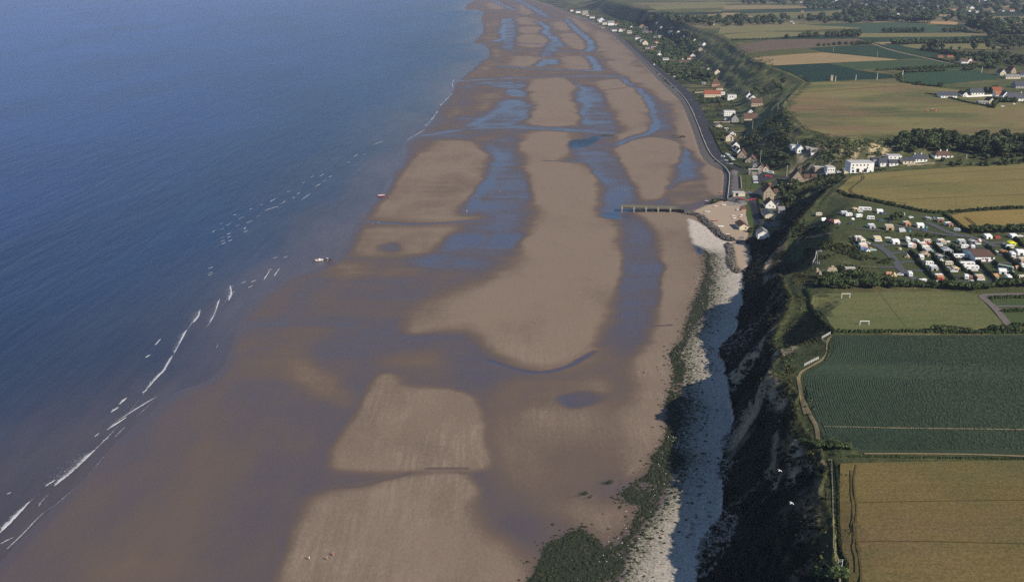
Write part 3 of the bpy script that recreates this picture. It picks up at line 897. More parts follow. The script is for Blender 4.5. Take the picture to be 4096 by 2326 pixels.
# verts shared along the seam need both kinds of attribute
seam = np.unique(Q[fb]); A_col[seam] = np.where(A_col[seam].sum(1, keepdims=True) == 0, np.array([.3, .22, .14]), A_col[seam])
sub('beach', Q[fb], M_SAND, dict(wet=A_wet, pool=A_pool, shingle=A_sh, weed=A_we, stain=A_st, pale=A_pale), kind='structure')
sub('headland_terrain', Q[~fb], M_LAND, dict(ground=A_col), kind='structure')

# ------------------------------------------------------------------ the sea
srow = [-900, -300, 60, 160]; y = 200.0
while y < 26000:
    srow.append(y); y += 2.4 * (y / 300) ** 1.5
srow = np.array(srow, float)
scol = np.concatenate([np.array([-60, -20, -8, -4, -2.5, -1.7, -1.2, -.9, -.75]), np.arange(-.66, .12, .007)])
SX = (scol[None, :] * np.maximum(srow, 170)[:, None]).ravel(); SY = np.repeat(srow, len(scol)); SX = np.clip(SX, -58000, 58000)
ds = pdist(SX, SY, WATER, cap=2000) * np.where(inside(SX, SY, SEA), 1, -1)
sidx = np.arange(len(SX)).reshape(len(srow), len(scol))
SQ = np.stack([sidx[:-1, :-1], sidx[:-1, 1:], sidx[1:, 1:], sidx[1:, :-1]], -1).reshape(-1, 4)
SQ = SQ[(ds[SQ] > -12 - SY[SQ] * .01).any(1)]
sm_, nt, b = new_mat('sea_water')
tc = add(nt, 'ShaderNodeTexCoord'); P = tc.outputs['Object']
sd = attr(nt, 'offshore').outputs['Fac']
big = noise(nt, mapping(nt, P, (1.0, .35, 1), (0, 0, -.35)), .012, 4)
sdn = math_node(nt, 'ADD', sd, mrange(nt, big, .3, .7, -26, 26))
c = mixc(nt, mrange(nt, sdn, 0, 46, 0, 1), (.094, .078, .088), (.044, .048, .076))
c = mixc(nt, mrange(nt, sdn, 36, 110, 0, 1), c, (.016, .033, .084))
c = mixc(nt, mrange(nt, sdn, 100, 300, 0, 1), c, (.012, .028, .122))
c = mixc(nt, mrange(nt, sdn, 250, 1200, 0, 1), c, (.026, .048, .205))  # blue of these sea colours also stands in for reflected sky
swell = noise(nt, mapping(nt, P, (1.0, .16, 1), (0, 0, -.42)), .16, 3, .5)
swell2 = noise(nt, mapping(nt, P, (1.0, .22, 1), (0, 0, -.62)), .05, 3, .5)
chop = noise(nt, mapping(nt, P, (1.0, .5, 1), (0, 0, -.4)), .9, 4, .6)
c = mixc(nt, mrange(nt, swell, .35, .65, 0, .16), c, (.008, .02, .04))
wind = noise(nt, mapping(nt, P, (1.0, .28, 1), (0, 0, -.9)), .006, 5, .6)
vm = add(nt, 'ShaderNodeVectorMath'); vm.operation = 'SCALE'
nt.links.new(c, vm.inputs[0]); nt.links.new(mrange(nt, wind, .3, .7, .72, 1.28), vm.inputs['Scale'])
nt.links.new(vm.outputs['Vector'], b.inputs['Base Color'])
b.inputs['Roughness'].default_value = .30; b.inputs['IOR'].default_value = 1.33
b.inputs['Specular IOR Level'].default_value = .28
h = math_node(nt, 'ADD', math_node(nt, 'MULTIPLY', swell, 1.6), math_node(nt, 'MULTIPLY', swell2, 2.0))
h = math_node(nt, 'ADD', h, math_node(nt, 'MULTIPLY', chop, .35))
bp = add(nt, 'ShaderNodeBump', Strength=.40, Distance=.9)
nt.links.new(h, bp.inputs['Height']); nt.links.new(bp.outputs['Normal'], b.inputs['Normal'])
me = mesh_np('sea', np.stack([SX, SY, np.zeros_like(SX)], 1), SQ, sm_, smooth=True)
fattr(me, 'offshore', np.maximum(ds, 0))
link('sea', me, kind='structure')

# ------------------------------------------------------------------ breaking waves: thin raised crests and the lace they leave behind
fm_, nt, b = new_mat('sea_foam')
tc = add(nt, 'ShaderNodeTexCoord'); P = tc.outputs['Object']
b.inputs['Base Color'].default_value = (.62, .63, .66, 1); b.inputs['Roughness'].default_value = .9
al = attr(nt, 'cover').outputs['Fac']
nn = noise(nt, mapping(nt, P, (1, 1, 1)), 1.3, 6, .75, .6)
al2 = mrange(nt, math_node(nt, 'SUBTRACT', math_node(nt, 'ADD', al, nn), 1.0), -.04, .16, 0, .85)
nt.links.new(al2, b.inputs['Alpha'])
FV, FF, FA = [], [], []


def crest(fr, pts, w, lace=0.0, strength=1.0):
    P2 = smooth_line([flat(x, y, 0) for x, y in fp(fr, pts)], 2)
    if len(pts) == 1:
        x, y = flat(*fp(fr, pts)[0], 0); P2 = [(x - w, y - w * 1.6), (x, y), (x + w * .6, y + w * 1.8)]
    # resample
    out = [P2[0]]
    for q in P2[1:]:
        p = out[-1]; L = math.dist(p, q); n = max(1, int(L / 1.2))
        for k in range(1, n + 1):
            out.append((p[0] + (q[0] - p[0]) * k / n, p[1] + (q[1] - p[1]) * k / n))
    n = len(out); base = len(FV)
    for i, (x, y) in enumerate(out):
        a = out[max(i - 1, 0)]; c = out[min(i + 1, n - 1)]
        t = Vector((c[0] - a[0], c[1] - a[1], 0)).normalized()
        sea_side = Vector((-1, .25, 0)); nrm = Vector((-t.y, t.x, 0))
        if nrm.dot(sea_side) < 0: nrm = -nrm
        e = min(1, (i + .4) / 4, (n - i - .6) / 4); e = max(e, .15)
        br_ = .62 + .5 * math.sin(i * .21 + base * .013) * math.sin(i * .083 + base)
        ww = w * e * (.6 + .8 * rng.random()) * (.6 + .6 * br_)
        for off, z, cov in ((-.45 * ww, .05, .15), (0, .28 * min(1, w), strength * min(1, .62 + .45 * br_)), (.6 * ww + .12 * lace * e, .10, .50 * strength), (1.3 * ww + lace * e, .04, .05 if not lace else .27)):
            FV.append((x + nrm.x * off, y + nrm.y * off, z)); FA.append(cov)
    for i in range(n - 1):
        for k in range(3):
            FF.append((base + i * 4 + k, base + i * 4 + k + 1, base + i * 4 + k + 5, base + i * 4 + k + 4))


for fr, pts, w, lace, st in (
        ('K', [(-20, 1262), (60, 1185), (130, 1100), (240, 1032), (420, 878), (555, 735), (640, 615), (730, 520), (770, 450), (820, 350), (880, 275)], .55, 3.0, .62), ('K', [(900, 350), (955, 270), (1010, 200)], .5, 2.5, .6),
                ('K', [(0, 1240), (60, 1180), (130, 1105)], 2.2, 1.5, 1), ('K', [(0, 1290), (60, 1260)], .8, 2, .8), ('K', [(240, 1035), (330, 965), (420, 875)], 1.0, 13, .9), ('K', [(200, 1038), (243, 1010)], 1.4, 3, 1),
        ('K', [(470, 790), (555, 735)], 1.5, 2, 1), ('K', [(500, 760), (595, 700), (690, 642)], .7, 6, .75), ('K', [(488, 712), (520, 690)], 1.5, .5, 1.1), ('K', [(525, 678), (556, 648)], 1.4, .5, 1.05),
        ('K', [(640, 472), (660, 460)], 1.5, .5, 1.1), ('K', [(682, 418), (706, 390)], 1.6, .5, 1.05), ('K', [(640, 615), (690, 560), (730, 520)], .8, 10, .8), ('K', [(712, 545), (760, 460)], .7, 7, .8),
        ('K', [(765, 455), (790, 410), (820, 350)], 1.0, 4, .95), ('K', [(850, 318), (876, 290), (880, 262)], 1.1, 7, .95), ('K', [(920, 322), (945, 280), (965, 215)], .8, 4, .9), ('K', [(1005, 222), (1020, 190), (1012, 155)], .9, 4, .95),
        ('K', [(415, 820), (436, 804)], 1.0, .5, 1), ('K', [(453, 838), (476, 824)], 1.0, .5, .95), ('K', [(505, 820), (550, 775)], .5, 1.5, .8), ('K', [(625, 626), (645, 614)], 1.0, .5, 1),
        ('K', [(30, 1312), (100, 1248), (185, 1155), (240, 1121)], .5, 1.5, .75), ('K', [(240, 1121), (380, 1000), (470, 890)], .4, 1.2, .6), ('K', [(170, 1125), (190, 1095), (215, 1072)], .6, 3, .8), ('K', [(30, 1072), (50, 1062)], .6, .6, .9),
        ('K', [(600, 730), (690, 650)], .35, 1.0, .6), ('K', [(950, 430), (960, 410)], .5, 1, .7)):
    crest(fr, pts, w * .72, lace, st)
for pts in ([(310, 895), (335, 875)], [(430, 836), (470, 815)], [(505, 842), (540, 830)], [(530, 785), (570, 765)], [(745, 713), (800, 695), (860, 675)], [(880, 656), (905, 645), (920, 630)],
            [(790, 640), (845, 608)], [(710, 666), (735, 660)], [(1050, 625), (1130, 570)], [(1018, 575), (1040, 560)], [(975, 612), (1000, 597)], [(1130, 435), (1155, 425)], [(1060, 485), (1085, 474)],
            [(1200, 430), (1240, 408)], [(1160, 520), (1210, 490)], [(1230, 475), (1262, 455)], [(1280, 435), (1305, 424)], [(1490, 265), (1520, 245)], [(1565, 248), (1585, 240)], [(1650, 165), (1730, 135)],
            [(1925, 130), (2000, 85), (2080, 40)], [(575, 868), (590, 850)], [(620, 702), (640, 694)], [(740, 1290), (790, 1210)], [(825, 1260), (875, 1185)], [(590, 815), (650, 795)], [(680, 765), (710, 752)], [(850, 695), (890, 680)]):
    crest('L', pts, .8, 1.2, .9)
for p in ((385, 822), (395, 865), (400, 936), (400, 964), (408, 985), (450, 905), (452, 932), (460, 962), (500, 748), (300, 1188), (296, 1230), (296, 1246), (835, 1104), (920, 1100), (792, 1205), (630, 1345), (946, 555), (1445, 310), (470, 1345), (480, 1395), (465, 1415), (575, 1308), (655, 1300), (590, 885)):
    crest('L', [p], 1.1, 1.2, .95)
for pts in ([(0, 1078), (60, 1025), (110, 950)], [(130, 905), (200, 835), (235, 800)], [(245, 760), (230, 710), (255, 680)]):
    crest('C', pts, 2.0, 3, .7)
me = mesh_np('sea_foam', FV, FF, fm_); fattr(me, 'cover', FA)
link('sea_foam', me, kind='stuff', label='white foam of small waves breaking along the waterline', )
# ------------------------------------------------------------------ fields, roads and paths laid over the land
def resample(line, step):
    out = [tuple(line[0])]
    for q in line[1:]:
        p = out[-1]; L = math.dist(p[:2], q[:2]); n = max(1, int(round(L / step)))
        for k in range(1, n + 1):
            out.append(tuple(p[i] + (q[i] - p[i]) * k / n for i in range(len(q))))
    return out


def drape(name, poly, off, matl, step=5.0, skirt=0.0, parent=None, rough=0.0, **props):
    P = resample(list(poly) + [poly[0]], step)[:-1]
    A = np.array(P)
    x0, y0 = A.min(0); x1, y1 = A.max(0)
    gx, gy = np.meshgrid(np.arange(x0 + step * .5, x1, step), np.arange(y0 + step * .5, y1, step))
    gx = gx.ravel() + nrng.uniform(-.2, .2, gx.size) * step; gy = gy.ravel() + nrng.uniform(-.2, .2, gy.size) * step
    ins = inside(gx, gy, A)
    gx, gy = gx[ins], gy[ins]
    far_ = pdist(gx, gy, A, True) > step * .4
    gx, gy = gx[far_], gy[far_]
    n = len(P)
    pts = [Vector(p) for p in P] + [Vector(p) for p in zip(gx, gy)]
    ed = [(i, (i + 1) % n) for i in range(n)]
    vo, eo, fo, *_ = geometry.delaunay_2d_cdt(pts, ed, [list(range(n))], 1, 1e-4)
    V = np.array([(v.x, v.y) for v in vo])
    z = ground(V[:, 0], V[:, 1]) + off
    if rough:
        z = z + rough * (fbm(V[:, 0], V[:, 1], 3.0, 2, 91) - .5)
    F = [f for f in fo]
    verts = [(V[i, 0], V[i, 1], z[i]) for i in range(len(V))]
    faces = [tuple(f) for f in F]
    if skirt:
        cnt = {}
        for f in faces:
            for i in range(len(f)):
                e = (f[i], f[(i + 1) % len(f)])
                cnt[tuple(sorted(e))] = cnt.get(tuple(sorted(e)), 0) + 1
        for f in list(faces):
            for i in range(len(f)):
                a, c = f[i], f[(i + 1) % len(f)]
                if cnt[tuple(sorted((a, c)))] == 1:
                    k = len(verts)
                    verts += [(verts[a][0], verts[a][1], verts[a][2] - skirt), (verts[c][0], verts[c][1], verts[c][2] - skirt)]
                    faces.append((c, a, k, k + 1))
    me = bpy.data.meshes.new(name)
    me.from_pydata(verts, [], faces)
    me.materials.append(matl)
    return link(name, me, parent, **props)


def field(name, fr, pts, col, col2, ang=0.0, off=0.45, step=8.0, scl=1.0, row=.9, skirt=1.0, contrast=1.0, c3=None, **kw):
    poly = [(p[0], p[1]) for p in hits(fr, pts)]
    m, nt, b = new_mat(name)
    tc = add(nt, 'ShaderNodeTexCoord'); P = tc.outputs['Object']
    st = noise(nt, mapping(nt, P, (.035 * scl, row * scl, 1), (0, 0, -ang)), 1.0, 4, .6)
    pt = noise(nt, mapping(nt, P, (1, 1, 1)), .022 * scl, 5, .6)
    fn = noise(nt, P, 1.1, 5, .75)
    f = math_node(nt, 'ADD', math_node(nt, 'MULTIPLY', st, .45), math_node(nt, 'MULTIPLY', pt, .55))
    c = mixc(nt, mrange(nt, f, .5 - .17 / contrast, .5 + .17 / contrast, 0, 1), col, col2)
    if c3:
        for q3, (cc_, sc3, lo3) in enumerate(c3):
            c = mixc(nt, mrange(nt, noise(nt, mapping(nt, P, (.45, 1, 1), (0, 0, .12)), sc3, 5, .62), lo3, lo3 + .14, 0, .85), c, cc_)
    vm = add(nt, 'ShaderNodeVectorMath'); vm.operation = 'SCALE'
    nt.links.new(c, vm.inputs[0]); nt.links.new(mrange(nt, fn, .28, .72, .62, 1.38), vm.inputs['Scale'])
    nt.links.new(vm.outputs['Vector'], b.inputs['Base Color'])
    b.inputs['Roughness'].default_value = .95; b.inputs['Specular IOR Level'].default_value = .05
    bp = add(nt, 'ShaderNodeBump', Strength=.7, Distance=.35)
    nt.links.new(math_node(nt, 'ADD', fn, math_node(nt, 'MULTIPLY', st, .8)), bp.inputs['Height']); nt.links.new(bp.outputs['Normal'], b.inputs['Normal'])
    return drape(name, poly, off, m, step, skirt, kind='structure', **kw), poly


WHEAT, WHEAT2 = (.125, .094, .034), (.170, .128, .052)
OLIVE, OLIVE2 = (.165, .140, .050), (.150, .130, .055)
GREEN, GREEN2 = (.022, .046, .026), (.036, .062, .034)
PALE, PALE2 = (.150, .142, .062), (.205, .180, .085)
TAN, TAN2 = (.25, .185, .095), (.31, .225, .12)
BROWN, BROWN2 = (.115, .085, .062), (.150, .112, .080)
MEAD, MEAD2 = (.052, .078, .030), (.085, .105, .045)

field('wheat_field', 'J', [(812, 632), (1300, 618), (2180, 606), (2300, 1600), (866, 1600), (872, 1330), (828, 1262), (812, 1080), (806, 800)], WHEAT, WHEAT2, 0.0, step=4.0, row=.6, c3=[((.098, .094, .040), .03, .47), ((.150, .105, .052), .02, .54)])
GP = field('beet_field', 'X', [(3322, 1346), (3340, 1340), (4180, 1338), (4180, 1818), (3455, 1806), (3350, 1786), (3296, 1752), (3274, 1704), (3240, 1630), (3218, 1557), (3214, 1500), (3236, 1480), (3280, 1460), (3314, 1424), (3326, 1379)],
           (.033, .046, .031), (.048, .064, .038), 0.0, off=.12, step=4.0, row=.5)[1]
field('sports_pitch', 'G', [(232, 1060), (258, 1030), (300, 1014), (560, 1004), (1100, 985), (1800, 990), (1940, 1018), (2240, 1350), (1850, 1366), (1240, 1372), (490, 1388), (440, 1330), (310, 1180), (240, 1120)],
      (.092, .112, .042), (.150, .142, .064), 1.1, off=.12, step=4.0, row=.25, skirt=.3, c3=[((.165, .135, .075), .05, .60)])
field('wheat_field', 'V', [(2600, 372), (1700, 414), (1000, 466), (830, 484), (705, 504), (622, 572), (545, 640), (565, 685), (640, 705), (1000, 768), (1300, 832), (1500, 872), (1700, 872), (2150, 848), (2600, 822)],
      (.165, .138, .050), (.215, .172, .068), .15, step=6.0, c3=[((.130, .124, .050), .012, .48)])
field('wheat_field', 'V', [(1765, 932), (1870, 902), (2150, 880), (2600, 862), (2600, 1095), (2250, 1076), (2000, 1096), (1860, 1010)], (.205, .150, .050), (.265, .190, .070), .1, step=5.0)
field('pasture', 'D', [(545, 828), (640, 770), (695, 716), (1100, 695), (1440, 682), (1500, 706), (1700, 738), (2050, 775), (2640, 905), (2640, 1185), (2370, 1186), (1900, 1150), (1390, 1158), (1250, 1168), (1000, 1196), (850, 1148),
                       (690, 1108), (640, 1050), (580, 990), (525, 930)], OLIVE, PALE2, .1, step=9.0, scl=.8, off=.2, skirt=.4, c3=[((.085, .100, .042), .016, .44), ((.190, .125, .070), .011, .50)])
field('beet_field', 'D', [(408, 570), (800, 547), (860, 547), (1100, 600), (1400, 640), (1470, 668), (720, 702), (600, 640)], (.016, .036, .026), (.022, .046, .030), 0, step=9)
field('stubble_field', 'D', [(205, 522), (300, 492), (850, 452), (1470, 514), (820, 541), (410, 563), (330, 545)], TAN, TAN2, .1, step=9)
field('crop_field', 'D', [(720, 412), (1250, 387), (1640, 480), (1750, 503), (1500, 508), (850, 446)], GREEN, GREEN2, 0, step=9)
field('crop_field', 'D', [(865, 545), (1500, 517), (1765, 512), (1985, 560), (1105, 597)], (.040, .068, .034), (.06, .085, .04), 0, step=9)
field('crop_field', 'D', [(1295, 388), (1480, 384), (1900, 475), (1760, 497)], GREEN, GREEN2, .2, step=9)
field('ploughed_field', 'D', [(95, 402), (380, 342), (1130, 334), (1205, 352), (1130, 383), (700, 408), (190, 452)], BROWN, BROWN2, 0, step=10)
field('crop_field', 'D', [(195, 460), (700, 415), (845, 447), (300, 488), (190, 512)], (.075, .082, .032), (.10, .10, .042), 0, step=9)
field('crop_field', 'D', [(-40, 228), (700, 216), (1160, 240), (300, 268), (-60, 292)], PALE, PALE2, 0, step=12)
field('crop_field', 'D', [(700, 214), (1560, 190), (2110, 258), (2130, 270), (1160, 284), (1165, 240)], (.042, .075, .042), (.058, .088, .048), 0, step=12)
field('crop_field', 'D', [(-20, 302), (300, 272), (1160, 288), (2240, 284), (2240, 308), (1140, 320), (860, 303), (380, 336), (40, 338)], PALE, PALE2, 0, step=12)
field('crop_field', 'D', [(60, 346), (860, 307), (1140, 323), (2250, 314), (2255, 346), (1270, 364), (1140, 330), (380, 340), (70, 354)], GREEN, GREEN2, 0, step=12)
field('stubble_field', 'D', [(1275, 366), (1480, 360), (1470, 376), (1340, 380)], TAN, TAN2, 0, step=12)
field('crop_field', 'D', [(1495, 394), (1650, 375), (2250, 372), (2395, 400), (2380, 420), (1760, 428), (1680, 424)], (.150, .140, .062), (.19, .165, .075), 0, step=12)
field('pasture', 'D', [(1800, 436), (2640, 425), (2640, 490), (2240, 480), (1880, 468)], (.080, .085, .042), (.105, .095, .052), 0, step=10)
field('pasture', 'D', [(2105, 502), (2640, 492), (2640, 540), (2250, 520)], (.075, .080, .04), (.10, .095, .05), 0, step=10)
field('crop_field', 'D', [(1535, 622), (1850, 606), (2140, 602), (2390, 670), (2100, 700), (1800, 735), (1545, 698)], (.030, .062, .036), (.045, .076, .042), 0, step=9)
field('pasture', 'D', [(1860, 742), (2520, 688), (2640, 680), (2640, 752), (2300, 768)], (.07, .085, .035), (.10, .105, .045), 0, step=9)
field('pasture', 'D', [(1500, 600), (1990, 566), (2200, 582), (1700, 606), (1540, 616)], (.035, .062, .03), (.05, .075, .035), 0, step=9)
for nm, fr, q, c1, c2 in (('stubble_field', 'D', [(-20, 48), (640, 50), (900, 66), (-20, 84)], TAN, PALE2), ('crop_field', 'D', [(-30, 96), (640, 82), (960, 78), (960, 92), (300, 112), (-30, 104)], GREEN, GREEN2),
                          ('stubble_field', 'D', [(-20, 112), (130, 112), (272, 150), (-20, 170)], TAN, TAN2), ('crop_field', 'D', [(160, 118), (960, 96), (1160, 100), (960, 140), (440, 160), (290, 150)], PALE, OLIVE2),
                          ('crop_field', 'C', [(1900, 60), (2450, 16), (2564, 20), (2564, 62), (1980, 86)], PALE, PALE2), ('stubble_field', 'C', [(2205, 140), (2564, 116), (2564, 166), (2350, 178), (2220, 160)], TAN, PALE2),
                          ('crop_field', 'C', [(1900, 90), (2400, 70), (2564, 70), (2564, 90), (2140, 110)], GREEN2, OLIVE), ('stubble_field', 'T', [(430, 280), (740, 250), (1180, 216), (1640, 202), (1660, 218), (1080, 260), (740, 300), (560, 276)], TAN, TAN2),
                          ('stubble_field', 'T', [(1172, 350), (1190, 322), (1400, 316), (1590, 332), (1560, 368), (1350, 362)], (.36, .23, .11), (.40, .26, .13)), ('stubble_field', 'T', [(1750, 352), (1850, 350), (1970, 362), (1960, 376), (1770, 374)], (.36, .23, .11), (.40, .26, .13)),
                          ('crop_field', 'T', [(2170, 312), (2640, 312), (2640, 358), (2400, 352)], PALE, PALE2), ('crop_field', 'T', [(1990, 425), (2640, 415), (2640, 450), (2100, 455)], GREEN, GREEN2),
                          ('stubble_field', 'T', [(1920, 108), (2080, 96), (2090, 112), (1940, 120)], TAN, TAN2), ('stubble_field', 'T', [(2210, 100), (2340, 84), (2420, 92), (2400, 106), (2220, 112)], TAN, TAN2),
                          ('pasture', 'T', [(560, 160), (1160, 130), (1000, 200), (600, 230)], (.05, .075, .035), (.07, .085, .04)), ('crop_field', 'T', [(1280, 40), (1560, 15), (1740, 50), (1400, 60)], GREEN, OLIVE)):
    field(nm, fr, q, c1, c2, 0, step=16)

# the allotment gardens beside the pitch: plots between gravel paths
field('garden_plot', 'G', [(2075, 1065), (2480, 1062), (2480, 1128), (2130, 1135)], MEAD, MEAD2, 0, step=5, off=.15, skirt=.3)
field('garden_plot', 'G', [(2190, 1200), (2480, 1200), (2480, 1310), (2290, 1318)], MEAD, MEAD2, 0, step=5, off=.15, skirt=.3)
field('garden_plot', 'G', [(2030, 1022), (2480, 1016), (2480, 1035), (2060, 1040)], MEAD, MEAD2, 0, step=5, off=.15, skirt=.3)

# rows of beet: leafy ridges following the curve of the field's seaward edge
edge = [(p[0], p[1]) for p in hits('X', [(3350, 1786), (3296, 1752), (3274, 1704), (3240, 1630), (3218, 1557), (3214, 1500), (3236, 1480), (3280, 1460), (3314, 1424), (3326, 1379), (3324, 1346)])]
edge = np.array(smooth_line(edge, 2))
ys = np.arange(edge[:, 1].min() - 2, edge[:, 1].max() + 1, 1.1)
ex = np.interp(ys, edge[:, 1], edge[:, 0])
slp = np.gradient(ex, ys); fac = np.sqrt(1 + np.minimum(slp ** 2, 4)); fac = np.convolve(np.pad(fac, 6, 'edge'), np.ones(13) / 13, 'valid')
RV, RF = [], []
GPa = np.array(GP)
for k in range(170):
    fade = min(1.0, k / 120.0); wild = sstep(24, 70, np.array(float(k)))
    xs = (ex + .8 + k * .78 * fac) * (1 - fade * .8) + (ex.mean() + 1.5 + k * .78) * fade * .8
    xs = xs + .10 * np.sin(ys * .31 + k) + wild * (2.2 * (vnoise(ys * .55 + k * 7.7, ys * 0 + k * .9, 3) - .5) + 1.7 * (nrng.random(len(ys)) - .5))
    ok = inside(xs, ys, GPa) & (pdist(xs, ys, GPa, True) > .8) & (nrng.random(len(ys)) > .16 * wild)
    zz = ground(xs, ys)
    hgt = (.06 + .13 * nrng.random(len(ys))) * (.6 + .4 * (nrng.random(len(ys)) > .06))
    ww = .33 + .12 * nrng.random(len(ys))
    b0 = len(RV)
    for i in range(len(ys)):
        RV += [(xs[i] - ww[i], ys[i], zz[i] + .14), (xs[i] + nrng.uniform(-.1, .1), ys[i], zz[i] + .16 + hgt[i]), (xs[i] + ww[i], ys[i], zz[i] + .14)]
    for i in range(len(ys) - 1):
        if ok[i] and ok[i + 1]:
            a = b0 + i * 3; c = a + 3
            RF += [(a, c, c + 1, a + 1), (a + 1, c + 1, c + 2, a + 2)]
M_BEET = mat('beet_leaves', (.038, .056, .036), .95, .3, 1.2, .05)
link('beet_rows', mesh_np('beet_rows', RV, RF, M_BEET), kind='stuff', label='dark green rows of beet plants curving along the seaward edge of their field')


def strip(name, line, w, off, matl, step=4.0, sm=1, **props):
    L = resample(smooth_line(line, sm), step)
    V, F = [], []
    n = len(L)
    for i, p in enumerate(L):
        a = L[max(i - 1, 0)]; c = L[min(i + 1, n - 1)]
        t = Vector((c[0] - a[0], c[1] - a[1])).normalized(); nx, ny = -t.y, t.x
        ww = w if not callable(w) else w(p)
        for k in (-.5, -.17, .17, .5):
            V.append((p[0] + nx * ww * k, p[1] + ny * ww * k, 0))
    V = np.array(V)
    V[:, 2] = ground(V[:, 0], V[:, 1]) + off
    for i in range(n - 1):
        for k in range(3):
            F.append((i * 4 + k, i * 4 + k + 1, i * 4 + k + 5, i * 4 + k + 4))
    return link(name, mesh_np(name, V, F, matl), **props)


def sline(name, fr, pts, w, off, matl, step=4.0, **kw):
    return strip(name, [(p[0], p[1]) for p in hits(fr, pts)], w, off, matl, step, **kw)


ASPH = mat('worn_asphalt', (.042, .042, .050), .9, .22, .6, .15)
GRIT = mat('grey_gravel', (.135, .125, .125), .95, .2, 1.5, .1)
DIRT = mat('dry_track', (.22, .175, .10), .95, .25, 1.2, .05)
CONC = mat('weathered_concrete', (.26, .24, .21), .9, .25, .9, .2, .3)
STONE_REV = mat('revetment_stone', (.135, .118, .106), .9, .35, .8, .15, .8)
PALEC = mat('pale_coping', (.42, .39, .35), .9, .15, .8, .2)
TURF = mat('mown_turf', (.060, .088, .030), .95, .25, .7, .05)

# sea wall, promenade road
outer = WALL_OUT
top = fl([('E', 7, [(770, 1090), (800, 800), (800, 700), (720, 600), (640, 550), (510, 420), (420, 220), (340, 0)]), ('C', 7, [(2250, 870), (2130, 740), (1950, 580), (1700, 350), (1560, 235), (1440, 180), (1290, 122), (1020, 22)])])
rr_ = fl([('E', 7, [(1090, 680), (900, 620), (800, 560), (690, 440), (590, 250), (490, 0)]), ('C', 7, [(2360, 920), (2280, 800), (2150, 700), (2000, 590), (1800, 400), (1650, 310), (1540, 246), (1440, 190)])])


def along(line, n):
    P = np.array(smooth_line(line, 2)); s = np.concatenate([[0], np.cumsum(np.hypot(*np.diff(P, axis=0).T))])
    t = np.linspace(0, s[-1], n) if np.isscalar(n) else n * s[-1]
    return np.stack([np.interp(t, s, P[:, 0]), np.interp(t, s, P[:, 1])], 1)


def nearest_on(line, pts):
    P = np.array(resample(smooth_line(line, 2), 1.0))
    out = []
    for p in pts:
        d = ((P - p) ** 2).sum(1); out.append(P[d.argmin()])
    return np.array(out)


tp = along(top, 420); op = nearest_on(outer, tp)
V, F = [], []
for i in range(len(tp)):
    d = np.linalg.norm(tp[i] - op[i])
    for t, z in ((-.12, 3.6), (0, 4.9), (.5, 6.0 + .1 * rng.random()), (.93, 6.9)):
        q = op[i] * (1 - t) + tp[i] * t
        V.append((q[0], q[1], z))
for i in range(len(tp) - 1):
    for k in range(3):
        F.append((i * 4 + k, i * 4 + k + 1, i * 4 + k + 5, i * 4 + k + 4))
sea_wall = link('sea_wall', mesh_np('sea_wall', V, F, STONE_REV), label='long grey stone sea wall sloping from the promenade road to the sand', category='sea wall')
V, F = [], []
for i in range(len(tp)):
    u = (tp[i] - op[i]) / (np.linalg.norm(tp[i] - op[i]) + 1e-6)
    for s_, z in ((-.55, 6.6), (-.55, 7.7), (.0, 7.7), (.0, 6.6)):
        V.append((tp[i][0] + u[0] * s_, tp[i][1] + u[1] * s_, z))
for i in range(len(tp) - 1):
    for k in range(3):
        F.append((i * 4 + k, i * 4 + k + 1, i * 4 + k + 5, i * 4 + k + 4))
link('parapet', mesh_np('parapet', V, F, PALEC), sea_wall)
# promenade: footway and carriageway from the parapet to the gardens
road_c = []
V, F = [], []
rp = nearest_on(rr_, tp)
mroad = tp[:, 1] > 880
for i in range(len(tp)):
    for t in (.10, .4, .7, 1.0):
        q = tp[i] * (1 - t) + rp[i] * t
        V.append((q[0], q[1], 0))
V = np.array(V); V[:, 2] = ground(V[:, 0], V[:, 1]) + .14
for i in range(len(tp) - 1):
    if tp[i][1] < 905 or tp[i][1] > 2900: continue
    for k in range(3):
        F.append((i * 4 + k, i * 4 + k + 1, i * 4 + k + 5, i * 4 + k + 4))
link('promenade_road', mesh_np('promenade_road', V, F, ASPH), kind='structure')
for fr, a, c in (('R', (372, 577), (440, 577)), ('R', (505, 995), (618, 997)), ('R', (715, 1300), (800, 1302)), ('R', (240, 290), (300, 288)), ('R', (10, 62), (46, 60)), ('Q', (165, 1165), (215, 1175)), ('Q', (330, 1305), (390, 1300)), ('Q', (480, 1432), (540, 1425))):
    A, B_ = hits(fr, [a, c])
    strip('road_marking', [A[:2], B_[:2]], .7, .17, PALEC, 3, 0, kind='structure')
